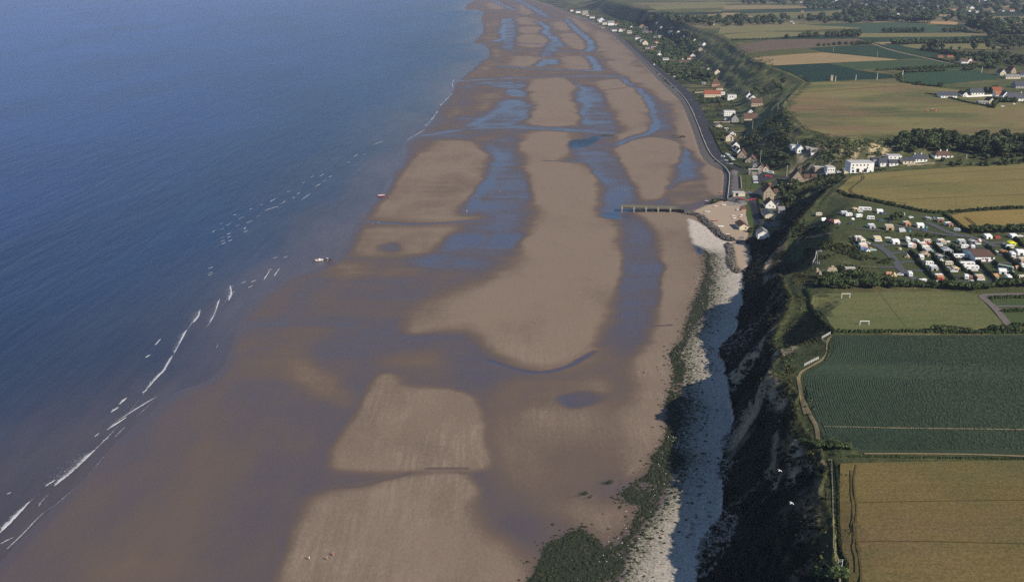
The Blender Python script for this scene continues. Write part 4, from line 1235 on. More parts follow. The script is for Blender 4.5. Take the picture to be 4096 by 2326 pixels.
# road from the sea front up the valley, its branches and parking
sline('valley_road', 'E', [(820, 590), (900, 640), (1000, 672), (1095, 692), (1260, 720), (1450, 740), (1700, 775), (1900, 770), (2060, 745), (2250, 722), (2500, 695)], 6.5, .16, ASPH)
sline('beach_road', 'E', [(1560, 800), (1430, 850), (1300, 905), (1180, 985), (1130, 1060), (1140, 1130), (1165, 1230), (1190, 1350), (1225, 1456)], 6.0, .18, ASPH)
for nm, fr, q, m_ in (('car_park', 'E', [(1130, 735), (1220, 728), (1480, 760), (1440, 800), (1260, 850), (1200, 880), (1120, 870)], ASPH), ('car_park', 'E', [(815, 720), (960, 780), (965, 930), (880, 990), (815, 1080), (800, 900)], GRIT),
                      ('car_park', 'E', [(870, 1000), (1100, 960), (1180, 1060), (1160, 1120), (1040, 1110), (850, 1160), (840, 1080)], GRIT), ('forecourt', 'E', [(1490, 790), (1680, 780), (1680, 870), (1430, 860)], ASPH),
                      ('lane', 'F', [(1960, 470), (2060, 470), (2290, 470), (2300, 520), (2150, 530), (2010, 520)], GRIT), ('boat_ramp', 'F', [(1690, 205), (1830, 195), (1880, 240), (1760, 262), (1560, 250), (1600, 230)], CONC)):
    drape(nm, [p[:2] for p in hits(fr, q)], .12, m_, 3.0, 0, kind='structure')
for q in ([(1045, 1140), (1090, 1145), (1130, 1280), (1150, 1456), (1070, 1456), (1040, 1300)], [(1030, 760), (1090, 745), (1105, 840), (1060, 850), (1030, 930)], [(1110, 860), (1220, 850), (1420, 780), (1480, 775), (1330, 850), (1180, 920), (1100, 930)], [(1030, 1000), (1065, 1000), (1075, 1080), (1035, 1085)], [(1205, 1040), (1250, 1120), (1250, 1220), (1215, 1200)], [(930, 610), (1130, 625), (1130, 660), (980, 650)]):
    drape('grass_verge', [p[:2] for p in hits('E', q)], .2, TURF, 2.5, .2, kind='structure')

# coast path and farm tracks
sline('coast_path', 'H', [(1850, 775), (1815, 800), (1812, 870), (1810, 930), (1760, 990), (1660, 1045), (1585, 1085), (1555, 1130), (1570, 1260), (1590, 1380), (1615, 1470)], 1.0, .16, DIRT, 2)
sline('coast_path', 'J', [(515, 10), (530, 100), (560, 200), (605, 290), (645, 360), (655, 440), (660, 480)], 1.3, .16, DIRT, 2)
sline('coast_path', 'J', [(735, 590), (755, 640), (768, 760), (772, 900), (775, 1080), (770, 1230), (800, 1320), (820, 1400), (812, 1500)], 1.2, .16, mat('worn_grass', (.16, .15, .06), .95, .3, 1.2, .05), 2)
sline('field_track', 'J', [(700, 362), (900, 366), (1200, 374), (1600, 378), (2180, 386)], .7, .22, DIRT, 3)
sline('field_margin', 'J', [(980, 556), (1300, 556), (1800, 562), (2180, 578)], .8, .30, DIRT, 3)
sline('pitch_path', 'G', [(2420, 1014), (2150, 1016), (1990, 1024), (1990, 1050), (2060, 1100), (2140, 1180), (2210, 1270), (2280, 1350)], 3.2, .28, mat('red_gravel', (.15, .13, .12), .95, .2, 1, .1), 3)
sline('pitch_path', 'G', [(2110, 1142), (2260, 1140), (2450, 1142)], 2.0, .3, GRIT, 3)
sline('farm_track', 'D', [(1240, 370), (1300, 392), (1440, 440), (1650, 485), (1800, 520), (1990, 556)], 4.0, .6, mat('pale_track', (.24, .20, .16), .95, .2, 1, .05), 8)
sline('cliff_track', 'O', [(-40, 740), (0, 650), (60, 640), (180, 650), (330, 620), (480, 600)], 1.6, .16, DIRT, 3)
sline('cliff_track', 'N', [(1180, 185), (1240, 230), (1310, 310), (1380, 330)], 2.0, .2, DIRT, 3)

# campsite lawns and drives
for q in ([(40, 1000), (400, 830), (900, 790), (1680, 900), (1960, 1110), (1700, 1130), (1000, 1080), (500, 1040), (200, 1020)],):
    field('camp_lawn', 'V', q, (.045, .066, .026), (.085, .090, .040), .4, off=.1, step=5, skirt=.2)
field('camp_lawn', 'G', [(640, 430), (800, 405), (1600, 440), (1880, 420), (2500, 410), (2500, 890), (2100, 905), (1500, 915), (1120, 905), (1050, 850), (940, 760), (860, 600), (720, 560)], (.042, .064, .024), (.075, .085, .036), .4, off=.1, step=5, skirt=.2)
TARM = mat('camp_tarmac', (.088, .088, .098), .95, .2, 1.0, .15)
for fr, q, w in (('O', [(1120, 765), (1190, 780), (1260, 820), (1340, 880), (1410, 950), (1470, 1030), (1520, 1110), (1590, 1190), (1700, 1265), (1800, 1305)], 4.0), ('P', [(280, 1308), (480, 1320), (760, 1338), (1100, 1335), (1400, 1345), (1960, 1372)], 3.5),
                 ('O', [(1210, 785), (1290, 765), (1480, 760), (1640, 765)], 3.2), ('P', [(100, 775), (400, 790), (800, 790), (1100, 795), (1300, 800)], 2.8), ('O', [(1400, 910), (1450, 892), (1600, 885), (1730, 880)], 2.6), ('O', [(1530, 1045), (1600, 1028), (1800, 1020), (1940, 1018)], 2.6),
                 ('O', [(1560, 1165), (1700, 1162), (1960, 1165)], 2.6), ('O', [(1205, 1112), (1320, 1112), (1480, 1112)], 2.4), ('O', [(850, 515), (1000, 530), (1150, 545), (1250, 540)], 2.4), ('P', [(-60, 470), (150, 505), (340, 545), (520, 585), (680, 612), (1000, 640)], 3.2),
                 ('P', [(430, 425), (560, 480), (700, 555), (860, 605), (1050, 640), (1200, 670), (1330, 720), (1440, 770), (1520, 800)], 3.8), ('P', [(1380, 745), (1480, 738), (1640, 722)], 3.2), ('P', [(1440, 905), (1620, 928), (1940, 950)], 3.0), ('P', [(1050, 1020), (1300, 1035), (1500, 1045), (1960, 1050)], 3.2),
                 ('P', [(1190, 1100), (1300, 1160), (1400, 1240), (1450, 1330)], 2.6), ('P', [(1340, 830), (1420, 900), (1480, 935)], 2.6)):
    sline('camp_drive', fr, q, w, .3, TARM, 3, kind='structure')
for o in list(COL.objects):
    if o.name.split('.')[0] in ('valley_road', 'beach_road', 'coast_path', 'field_track', 'field_margin', 'pitch_path', 'farm_track', 'cliff_track'):
        o['kind'] = 'structure'
# the drive in front of the pitch halfway line
sline('halfway_line', 'G', [(938, 995), (985, 1060), (1070, 1170), (1150, 1270), (1225, 1372)], .45, .17, mat('worn_line', (.10, .095, .05), .95, .4, 2, .05), 3, kind='structure')

# tractor lines trodden through the wheat
TROD = mat('trodden_wheat', (.085, .068, .028), .95, .3, 1.0, .05)
for fr, q, w in (('J', [(925, 640), (912, 700), (905, 760), (915, 860), (930, 950), (918, 1060), (925, 1180), (945, 1290), (960, 1400), (955, 1500)], .5), ('J', [(885, 680), (888, 800), (900, 950), (906, 1100), (912, 1240), (928, 1400)], .35),
                  ('J', [(940, 905), (1300, 900), (1700, 894), (2180, 890)], .28), ('J', [(930, 1185), (1400, 1180), (1800, 1192), (2180, 1200)], .3),
                 ('V', [(798, 500), (806, 520), (795, 545), (745, 585), (700, 620), (660, 650), (675, 690), (760, 715), (900, 748), (1120, 780), (1300, 800)], .8), ('V', [(822, 498), (828, 525), (815, 545), (740, 600), (690, 635), (682, 665), (720, 695), (820, 722), (1000, 755)], .7),
                 ('V', [(1910, 945), (1950, 985), (2000, 1025), (2060, 1060), (2115, 1076)], .7), ('V', [(1940, 955), (2000, 1000), (2035, 1030)], .6), ('V', [(1100, 520), (1700, 470), (2600, 420)], .35), ('V', [(900, 640), (1700, 580), (2600, 540)], .3), ('V', [(1200, 760), (1900, 730), (2600, 700)], .35),
                 ('D', [(640, 792), (1000, 770), (1480, 738), (1560, 735)], 2.2), ('D', [(600, 940), (1000, 945), (1500, 935), (2000, 900), (2300, 905)], 1.2), ('D', [(860, 1010), (1100, 985), (1500, 960)], 1.0)):
    sline('tractor_line', fr, q, w, .62 if fr != 'D' else .3, TROD, 4, kind='structure')
# ------------------------------------------------------------------ vegetation
def leaf_cloud(C, R, n, size, flat_=1.0, seed=0, up=.35):
    """n small leafy quads round each centre C (m,3) with radii R (m,3): (V, F, tint)"""
    r = np.random.default_rng(seed)
    C = np.repeat(np.asarray(C, float), n, 0); R = np.repeat(np.asarray(R, float), n, 0); S = np.repeat(np.asarray(size, float) * np.ones(len(C) // n), n)
    d = r.normal(size=C.shape); d[:, 2] = np.abs(d[:, 2]) * 1.0 - .25
    d /= np.linalg.norm(d, axis=1, keepdims=True)
    rad = (.62 + .42 * r.random(len(C)))[:, None]
    P = C + d * R * rad
    nn = d + r.normal(size=C.shape) * .55; nn[:, 2] += up; nn /= np.linalg.norm(nn, axis=1, keepdims=True)
    a = np.cross(nn, r.normal(size=C.shape)); a /= np.linalg.norm(a, axis=1, keepdims=True) + 1e-9
    b = np.cross(nn, a)
    s = (S * (.6 + .8 * r.random(len(C))))[:, None]
    V = np.stack([P - a * s - b * s * .7, P + a * s - b * s * .7, P + a * s * .8 + b * s * .9, P - a * s * .7 + b * s], 1).reshape(-1, 3)
    F = np.arange(len(V)).reshape(-1, 4)
    tint = np.repeat(.55 + .9 * r.random(len(C)), 4)
    return V, F, tint


def blob(C, R, seg=7, rings=5, rough=.22, seed=0):
    """lumpy closed mass"""
    r = np.random.default_rng(seed)
    V = []; F = []
    for i in range(rings + 1):
        ph = -math.pi / 2 + math.pi * i / rings
        for j in range(seg):
            th = 2 * math.pi * (j + .5 * (i % 2)) / seg
            k = 1 + rough * (r.random() - .5) * 2
            V.append((C[0] + R[0] * k * math.cos(ph) * math.cos(th), C[1] + R[1] * k * math.cos(ph) * math.sin(th), C[2] + R[2] * k * math.sin(ph)))
    for i in range(rings):
        for j in range(seg):
            F.append((i * seg + j, i * seg + (j + 1) % seg, (i + 1) * seg + (j + 1) % seg, (i + 1) * seg + j))
    return np.array(V), np.array(F)


def foliage_mat(name, c1, c2):
    m, nt, b = new_mat(name)
    t = attr(nt, 'tint').outputs['Fac']
    oi = add(nt, 'ShaderNodeObjectInfo')
    tc = add(nt, 'ShaderNodeTexCoord')
    g = add(nt, 'ShaderNodeNewGeometry')
    nz = noise(nt, g.outputs['Position'], .12, 3)
    c = mixc(nt, mrange(nt, nz, .3, .7, 0, 1), c1, c2)
    vm = add(nt, 'ShaderNodeVectorMath'); vm.operation = 'SCALE'
    k = math_node(nt, 'MULTIPLY', t, mrange(nt, oi.outputs['Random'], 0, 1, .62, 1.42))
    nt.links.new(c, vm.inputs[0]); nt.links.new(k, vm.inputs['Scale'])
    nt.links.new(vm.outputs['Vector'], b.inputs['Base Color'])
    b.inputs['Roughness'].default_value = .8; b.inputs['Specular IOR Level'].default_value = .12
    return m


M_LEAF = foliage_mat('tree_leaves', (.044, .066, .027), (.072, .092, .036))
M_PINE = foliage_mat('dark_needles', (.026, .042, .024), (.038, .056, .028))
M_SCRUB = foliage_mat('scrub_leaves', (.040, .056, .022), (.078, .088, .036))
M_HEDGE = foliage_mat('hedge_leaves', (.034, .052, .021), (.052, .070, .028))
M_BARK = mat('bark', (.10, .08, .06), .95, .3, 2.0, .05)


def join(parts):
    V = []; F = []; T = []; o = 0
    for v, f, t in parts:
        V.append(v); F.append(f + o); o += len(v); T.append(t if np.ndim(t) else np.full(len(v), t))
    return np.concatenate(V), np.concatenate(F), np.concatenate(T)


def fol_mesh(name, parts, m):
    V, F, T = join(parts)
    me = mesh_np(name, V, F, m, smooth=False)
    fattr(me, 'tint', T)
    return me


def make_tree_meshes(seed, shape):
    """unit tree: crown radius 1, height about 2.2"""
    r = random.Random(seed)
    parts = []; lobes = []
    n = 8
    for k in range(n):
        a = 2 * math.pi * k / n + r.random(); q = .55 * r.random() ** .5 if k else 0
        z = .95 + .9 * r.random() if shape == 'round' else .7 + 1.5 * r.random()
        s = .42 + .22 * r.random()
        if shape == 'tall': q *= .6; s *= .8
        if shape == 'wide': z = 1.0 + .4 * r.random(); q *= 1.5
        lobes.append(((q * math.cos(a), q * math.sin(a), z), (s, s, s * .85)))
    for k, (c, R) in enumerate(lobes):
        v, f = blob(c, [q * .80 for q in R], 6, 4, .25, seed + k); parts.append((v, f, .5))
    parts.append(leaf_cloud([c for c, _ in lobes], [R for _, R in lobes], 34, .12, seed=seed))
    crown = fol_mesh('crown', parts, M_PINE if shape == 'tall' else M_LEAF)
    b = MB(); b.tube((0, 0, -.15), (.02, 0, .95), .075, 6, .045)
    for k in (1, 3, 5):
        b.tube((.01, 0, .6), tuple(v * .8 for v in lobes[k][0]), .035, 5, .015)
    return crown, b.mesh('trunk', M_BARK)


TREES = {s: [make_tree_meshes(100 + 10 * i + k, s) for k in range(3)] for i, s in enumerate(('round', 'tall', 'wide'))}


def tree(x, y, z, R, shape='round', label='', group=None, hs=1.0):
    cr, tr = rng.choice(TREES[shape])
    e = link('tree', None, None, (x, y, z - .1), rng.random() * 6.28, label=label, category='tree', group=group)
    e.scale = (R, R, R * hs)
    link('crown', cr, e); link('trunk', tr, e)
    return e


def scatter_poly(fr, pts, n, mind, seed=1):
    poly = np.array([(p[0], p[1]) for p in hits(fr, pts)])
    r = np.random.default_rng(seed)
    out = []
    x0, y0 = poly.min(0); x1, y1 = poly.max(0)
    tries = 0
    while len(out) < n and tries < n * 40:
        tries += 1
        p = np.array([r.uniform(x0, x1), r.uniform(y0, y1)])
        if not inside(p[:1], p[1:], poly)[0]: continue
        if any((p[0] - q[0]) ** 2 + (p[1] - q[1]) ** 2 < mind * mind for q in out): continue
        out.append(tuple(p))
    return out


FARH = [('Q', 145, 190, 60, 'G'), ('Q', 240, 278, 58, 'G'), ('Q', 460, 270, 52, 'E'), ('Q', 20, 355, 44, 'E'), ('Q', 150, 360, 60, 'E'), ('Q', 230, 358, 42, 'E'), ('Q', 420, 375, 80, 'E'), ('Q', 575, 374, 70, 'G'), ('Q', 470, 406, 40, 'E'),
        ('Q', 900, 522, 52, 'G'), ('Q', 1090, 615, 72, 'G'), ('Q', 1015, 724, 84, 'G'), ('Q', 857, 862, 100, 'G'), ('Q', 790, 894, 72, 'E'), ('Q', 190, 825, 80, 'G'), ('Q', 185, 752, 105, 'E'), ('Q', 320, 906, 120, 'E'), ('Q', 680, 992, 200, 'E'),
        ('Q', 135, 566, 60, 'E'), ('Q', 125, 624, 36, 'G'), ('Q', 100, 464, 62, 'E'), ('Q', 200, 462, 76, 'E'), ('Q', 70, 662, 84, 'E'), ('Q', 40, 706, 60, 'E'), ('Q', 1150, 1028, 110, 'E'), ('Q', 1070, 1122, 84, 'E'), ('Q', 1180, 1132, 84, 'G'),
        ('Q', 1355, 1196, 120, 'G'), ('Q', 750, 330, 36, 'G'), ('Q', 710, 742, 40, 'G'), ('Q', 690, 1055, 70, 'E'), ('Q', 300, 1064, 100, 'F'), ('Q', 505, 1248, 66, 'F'), ('Q', 830, 1185, 90, 'E'), ('Q', 85, 1010, 40, 'G'), ('Q', 720, 1030, 40, 'G'),
        ('Q', 1070, 1390, 60, 'E'), ('Q', 1240, 1180, 50, 'G'), ('Q', 660, 900, 40, 'G'), ('Q', 1110, 745, 36, 'E'),
        ('C', 1310, 112, 40, 'E'), ('C', 1370, 128, 52, 'E'), ('C', 1430, 158, 42, 'E'), ('C', 1255, 98, 26, 'E'), ('C', 1510, 192, 48, 'G'), ('C', 1545, 212, 56, 'E'), ('C', 1592, 218, 56, 'E'), ('C', 1522, 242, 32, 'E'), ('C', 1640, 217, 30, 'E'),
        ('C', 1620, 268, 42, 'E'), ('C', 1672, 272, 32, 'G'), ('C', 1748, 288, 42, 'E'), ('C', 1765, 245, 26, 'G'), ('C', 1850, 246, 42, 'G'), ('C', 1892, 250, 32, 'E'), ('C', 1820, 338, 46, 'E'), ('C', 1860, 368, 42, 'E'), ('C', 1882, 388, 50, 'G'),
        ('C', 1812, 324, 30, 'E'), ('C', 1886, 290, 52, 'E'), ('C', 1345, 118, 22, 'E'), ('C', 1490, 180, 30, 'E'), ('C', 1390, 136, 24, 'E'), ('C', 1700, 262, 26, 'E'), ('C', 1905, 422, 40, 'E')]
TOWN = [(80, 68, 26), (155, 68, 30), (185, 58, 30), (350, 53, 42), (515, 33, 50), (560, 38, 32), (640, 14, 46), (625, 84, 42), (805, 78, 30), (870, 118, 30), (955, 9, 42), (1040, 50, 42), (1110, 60, 62), (1060, 130, 62), (1285, 116, 50), (1440, 100, 40),
        (1535, 150, 42), (1665, 144, 52), (1765, 175, 42), (1880, 190, 52), (1950, 196, 42), (1915, 214, 42), (2100, 186, 52), (2260, 170, 42), (1600, 20, 42), (1740, 40, 52), (1840, 36, 100), (2020, 24, 90), (2070, 45, 32), (1405, 270, 52), (710, 219, 42),
        (620, 234, 26), (1740, 122, 60), (1800, 130, 60), (320, 140, 30), (380, 145, 26), (440, 150, 30), (500, 165, 26), (2010, 50, 60), (1150, 12, 40), (770, 70, 40), (2390, 170, 60), (1000, 40, 30), (240, 70, 24), (400, 60, 24), (-560, 30, 40), (-430, 22, 40),
        (-300, 30, 36), (-200, 20, 36), (-120, 36, 30), (-700, 180, 44), (-720, 40, 30), (-900, 30, 30), (-860, 320, 40), (-250, 40, 34), (60, 30, 30), (250, 20, 30), (-90, 262, 30), (-40, 270, 30), (-830, 350, 30)]
AVOID = np.array([q[:2] for q in hit([fp(t[0], [(t[1], t[2])])[0] for t in FARH] + [fp('T', [(t[0], t[1])])[0] for t in TOWN])])


def clear(x, y, R):
    """no tree may stand on, or close in front of, a far house"""
    dy = AVOID[:, 1] - y
    return not ((np.abs(AVOID[:, 0] * y / AVOID[:, 1] - x) < R + 6) & (dy > -R - 10) & (dy < np.clip(.035 * AVOID[:, 1], 14, 170))).any()


TL = []      # (x, y, z, R, shape, hs, label, group)


def wood(fr, pts, n, mind, R, shape, label, group, hs=1.0, seed=1):
    for x, y in scatter_poly(fr, pts, n, mind, seed):
        if clear(x, y, R): TL.append((x, y, gz(x, y), R * rng.uniform(.75, 1.3), shape, hs, label, group))


def row(fr, a, b, n, R, shape, label, group, hs=1.0, jit=.3):
    P = hits(fr, [(a[0] + (b[0] - a[0]) * (k + rng.uniform(-jit, jit)) / max(n - 1, 1), a[1] + (b[1] - a[1]) * k / max(n - 1, 1)) for k in range(n)])
    for x, y, z in P:
        TL.append((x, y, z, R * rng.uniform(.75, 1.3), shape, hs, label, group))


wood('V', [(1165, 150), (1290, 75), (1500, 85), (1900, 125), (2300, 130), (2660, 110), (2660, 290), (2300, 300), (2000, 270), (1800, 225), (1540, 240), (1290, 260), (1200, 235)], 95, 5.8, 4.3, 'round',
     'dark green broadleaf tree in the dense wood behind the valley houses', 'trees of the valley wood', 1.0, 3)
wood('V', [(1500, 340), (1850, 330), (2100, 290), (2660, 290), (2660, 360), (2000, 395), (1560, 400)], 30, 5, 2.6, 'wide', 'low dark tree in the belt between the valley houses and the wheat field', 'low trees above the wheat field', .9, 5)
wood('E', [(1500, 930), (1640, 900), (1790, 900), (1800, 960), (1640, 1010), (1520, 1000)], 9, 5, 3.4, 'wide', 'rounded green tree on the slope between the two stone gabled houses', 'trees between the stone houses', .9, 6)
wood('E', [(1560, 1060), (1690, 1060), (1700, 1150), (1640, 1300), (1560, 1250)], 9, 5, 3.2, 'round', 'dark tree in the shaded hollow behind the lower houses', 'trees in the shaded hollow', .9, 7)
wood('N', [(160, 520), (520, 420), (540, 660), (260, 700), (170, 640)], 12, 6, 3.4, 'round', 'dark tree at the foot of the bluff above the sea front road', 'trees at the bluff foot', .9, 8)
wood('R', [(1080, 1000), (1300, 900), (1480, 1100), (1400, 1300), (1200, 1120)], 9, 7, 3.0, 'round', 'dark tree behind the row of sea front houses', 'trees behind the sea front row', .9, 9)
wood('R', [(1330, 130), (1640, 0), (1880, 0), (1840, 120), (1600, 200), (1400, 220)], 9, 12, 4.0, 'wide', 'dark green tree on the bluff crest beside the pasture', 'trees along the bluff crest', .8, 10)
wood('R', [(420, 290), (800, 250), (840, 340), (640, 350), (420, 340)], 8, 8, 3.6, 'wide', 'bushy tree in the gardens seaward of the white flat roofed house', 'garden trees by the promenade', .8, 11)
wood('Q', [(500, 1250), (700, 1180), (1180, 1150), (1200, 1330), (900, 1340), (560, 1300)], 20, 12, 6.5, 'round', 'dark green tree in the clump seaward of the steep gabled villa', 'trees below the gabled villa', .9, 12)
wood('Q', [(640, 420), (1000, 460), (960, 760), (700, 820), (300, 800), (260, 500)], 24, 22, 6.0, 'round', 'dark tree among the white villas under the bluff', 'trees among the villas', .85, 13)
wood('Q', [(0, 60), (620, 60), (900, 120), (1200, 200), (900, 290), (640, 330), (400, 330), (0, 320)], 40, 28, 9, 'round', 'blue green tree in the wooded valley beyond the villas', 'trees of the far wooded valley', .8, 14)
wood('Q', [(900, 110), (1300, 110), (2500, 120), (2510, 200), (1700, 225), (1180, 235)], 38, 28, 9, 'round', 'blue green tree in the wooded valley beyond the villas', 'trees of the far wooded valley', .8, 15)
row('D', (870, 322), (1135, 318), 14, 6.0, 'wide', 'wind shaped pine in the long row behind the ploughed field', 'pines behind the ploughed field', 1.1)
row('D', (650, 326), (795, 322), 8, 5.5, 'wide', 'wind shaped pine in the short row behind the ploughed field', 'pines in the short row', 1.0)
row('D', (530, 332), (535, 332), 2, 5.0, 'wide', 'small tree standing alone left of the short row of pines', 'lone pair of small trees', .9)
row('D', (800, 398), (1090, 385), 7, 4.0, 'wide', 'low bush tree along the seaward edge of the dark green field', 'bushes along the ploughed field', .8)
row('D', (1130, 385), (1250, 375), 6, 5.5, 'wide', 'low bush tree in the thicket at the corner of the ploughed field', 'thicket at the field corner', .7)
for x, y, R, hs in ((1085, 748, 5, 1.1), (1165, 735, 5.5, 1.5), (1260, 740, 6.5, 1.5), (1355, 742, 5, 1.4), (1485, 738, 2.6, 1.3), (1610, 738, 3, 1.1), (1825, 732, 7, 1.0), (2030, 738, 8, .9), (2112, 738, 4, 1.1), (2250, 735, 4, .9), (2330, 735, 5, 1.0), (2410, 735, 8, 1.1), (2500, 735, 8, 1.0)):
    p = hits('T', [(x, y)])[0]
    TL.append((p[0], p[1], p[2], R, 'round', hs, 'loose crowned tree standing in the hedgerow in front of the pale far field', 'trees of the pale field hedgerow'))
row('T', (1060, 752), (1420, 775), 9, 4.5, 'wide', 'dark bush at the hedgerow end beside the green crop', 'hedgerow bushes', .8)
row('T', (500, 485), (1060, 480), 11, 5.5, 'wide', 'dark tree in the broken row across the far green crop', 'broken tree row in the green crop', .9)
row('T', (1410, 475), (1660, 472), 5, 5.5, 'wide', 'dark tree in the broken row across the far green crop', 'broken tree row in the green crop', .9)
row('T', (640, 655), (2090, 642), 34, 5.5, 'wide', 'dark tree in the long hedgerow across the far fields', 'long far hedgerow', .9)
row('T', (2050, 560), (2300, 690), 12, 7, 'round', 'dark tree in the hedgerow by the far pale field', 'far right hedgerow', .8)
row('T', (2060, 600), (2620, 600), 14, 6, 'wide', 'dark tree in the hedgerow by the far pale field', 'far right hedgerow', .8)
row('T', (2040, 545), (2620, 545), 22, 12, 'round', 'dark tree in the far wood on the plain', 'far wood on the plain', .7)
row('T', (1760, 455), (2060, 500), 12, 13, 'round', 'dark tree in the far wood on the plain', 'far wood on the plain', .8)
row('T', (420, 300), (1170, 345), 22, 12, 'wide', 'dark tree in the far hedge below the tan field', 'far hedge below the tan field', .7)
wood('T', [(0, 200), (420, 170), (500, 220), (430, 300), (300, 345), (0, 350)], 46, 26, 11, 'round', 'blue green tree in the far wood', 'trees of the far wood', .8, 21)
wood('T', [(900, 310), (1180, 240), (1760, 260), (2100, 300), (2000, 345), (1600, 325), (1180, 318)], 44, 30, 10, 'round', 'blue green tree in the far wood', 'trees of the far wood', .8, 22)
wood('T', [(1960, 340), (2620, 360), (2620, 410), (2000, 420)], 26, 24, 9, 'round', 'blue green tree in the far wood', 'trees of the far wood', .8, 23)
wood('T', [(-1600, 5), (2640, 5), (2640, 200), (1650, 200), (1180, 205), (700, 230), (500, 200), (0, 150), (-700, 150), (-700, 90), (-1600, 60)], 230, 40, 10, 'round', 'blue green tree between the far village houses', 'trees of the far villages', .8, 24)
wood('D', [(480, 165), (980, 140), (1010, 110), (1400, 110), (1330, 160), (1300, 190), (900, 210), (480, 220), (0, 215), (0, 180)], 60, 26, 9, 'round', 'blue green tree in the far wood', 'trees of the far wood', .8, 25)
wood('S', [(1600, 290), (2300, 330), (2300, 380), (1900, 380), (1560, 480), (1560, 420)], 26, 9, 6, 'round', 'dark tree round the far farmhouses', 'trees round the far farms', .8, 26)
row('S', (560, 120), (1000, 195), 14, 4.5, 'wide', 'dark bush in the hedge beside the farm track', 'bushes beside the farm track', .8)
row('S', (1030, 205), (1960, 205), 22, 5, 'wide', 'dark tree in the hedge behind the lone red roofed house', 'hedge behind the lone house', .8)
row('S', (1050, 300), (1130, 280), 3, 5, 'round', 'dark tree close beside the lone red roofed house', 'trees at the lone house', 1.0)
row('S', (1380, 300), (1560, 300), 4, 5, 'round', 'dark tree right of the lone red roofed house', 'trees right of the lone house', 1.0)
row('S', (100, 510), (800, 480), 18, 3.2, 'wide', 'bush in the hedge along the top of the green crop', 'bushes above the green crop', .7)
row('S', (0, 460), (1260, 395), 26, 3.2, 'wide', 'bush in the hedge along the field edge', 'bushes along the field edge', .7)
row('S', (1200, 470), (1380, 440), 6, 5, 'wide', 'dark bushy tree between green crop and farms', 'trees between crop and farms', .8)
row('S', (340, 735), (700, 760), 4, 3, 'wide', 'small bush on the pasture boundary', 'pasture boundary bushes', .8)
row('S', (1210, 900), (1320, 870), 4, 3.5, 'round', 'garden tree between the slate roofed houses', 'trees between the slate houses', .9)
row('S', (1560, 870), (1720, 850), 6, 3.5, 'round', 'garden tree by the red roofed barn', 'trees by the red barn', .9)
row('S', (1740, 1050), (2100, 1050), 10, 3.2, 'round', 'garden tree near the pasture houses', 'garden trees by the pasture', .9)
row('S', (1700, 1150), (1720, 1100), 3, 3.4, 'round', 'tree at the corner of the small brown roofed house', 'trees at the brown house', 1.0)
wood('G', [(270, 885), (480, 850), (760, 845), (1050, 865), (1130, 920), (1100, 955), (800, 960), (480, 960), (280, 945)], 34, 3.2, 2.2, 'wide', 'dense dark thorn tree in the belt between ruin and pitch', 'thorn belt above the pitch', .9, 31)
row('G', (1130, 935), (2060, 960), 34, 1.9, 'wide', 'dark bushy tree in the hedge between campsite and pitch', 'hedge between camp and pitch', .9)
row('G', (1640, 960), (1930, 975), 10, 2.3, 'wide', 'dark bushy tree in the hedge between campsite and pitch', 'hedge between camp and pitch', .9)
row('G', (2120, 940), (2460, 935), 13, 2.3, 'wide', 'dark bushy tree in the hedge between campsite and pitch', 'hedge between camp and pitch', .9)
row('G', (1490, 1395), (1840, 1410), 13, 1.7, 'wide', 'low dark bush in the hedge between pitch and beet field', 'hedge between pitch and beet', .9)
row('G', (2040, 1400), (2320, 1385), 10, 1.6, 'wide', 'low dark bush in the hedge between pitch and beet field', 'hedge between pitch and beet', .9)
row('V', (2010, 1110), (2640, 1105), 17, 2.6, 'wide', 'dark bushy tree between the small wheat field and the campsite', 'bushes beside the small wheat field', .9)
row('J', (560, 500), (690, 510), 8, 1.5, 'wide', 'dark thorn bush at the cliff edge by the corner of the beet field', 'thorns at the beet field corner', .8)
row('J', (725, 515), (880, 520), 8, 1.5, 'wide', 'dark thorn bush at the corner of the tan wheat field', 'thorns at the wheat field corner', .8)
row('J', (640, 1440), (790, 1440), 6, 2.0, 'wide', 'dark thorn bush at the cliff edge nearest the viewer', 'thorns at the near cliff edge', .8)
row('F', (1900, 600), (2030, 560), 5, 2.2, 'wide', 'green bush in the garden of the white gabled house under the cliff', 'bushes under the cliff', .9)
row('E', (560, 1150), (620, 1120), 3, 2.2, 'wide', 'green bush at the end of the sea wall', 'bushes at the wall end', .9)
row('E', (1290, 870), (1330, 890), 2, 2.0, 'round', 'small garden tree by the second stone house', 'small trees by the stone house', .9)
row('O', (1430, 385), (1530, 385), 3, 2.4, 'round', 'small tree between the caravans of the upper camp', 'small trees of the upper camp', .9)

TL.sort(key=lambda t: -t[3] * ppm(t[0], t[1], t[2]))
for t in TL[:285]:
    tree(t[0], t[1], t[2], t[3], t[4], t[6], t[7], t[5])
rest = TL[285:]
parts = []
if rest:
    C = np.array([(t[0], t[1], t[2] + t[3] * .95 * t[5]) for t in rest]); R = np.array([(t[3], t[3], t[3] * .95 * t[5]) for t in rest])
    parts.append(leaf_cloud(C, R, 46, R[:, 0] * .2, seed=5))
    for i in range(len(rest)):
        v, f = blob(C[i], R[i] * .78, 6, 4, .3, i); parts.append((v, f, .6))
    for n_ in range(1):
        link('distant_trees', fol_mesh('distant_trees', parts, M_LEAF), kind='stuff', label='small dark trees and bushes of the far hedges and villages')
print('trees', len(TL))


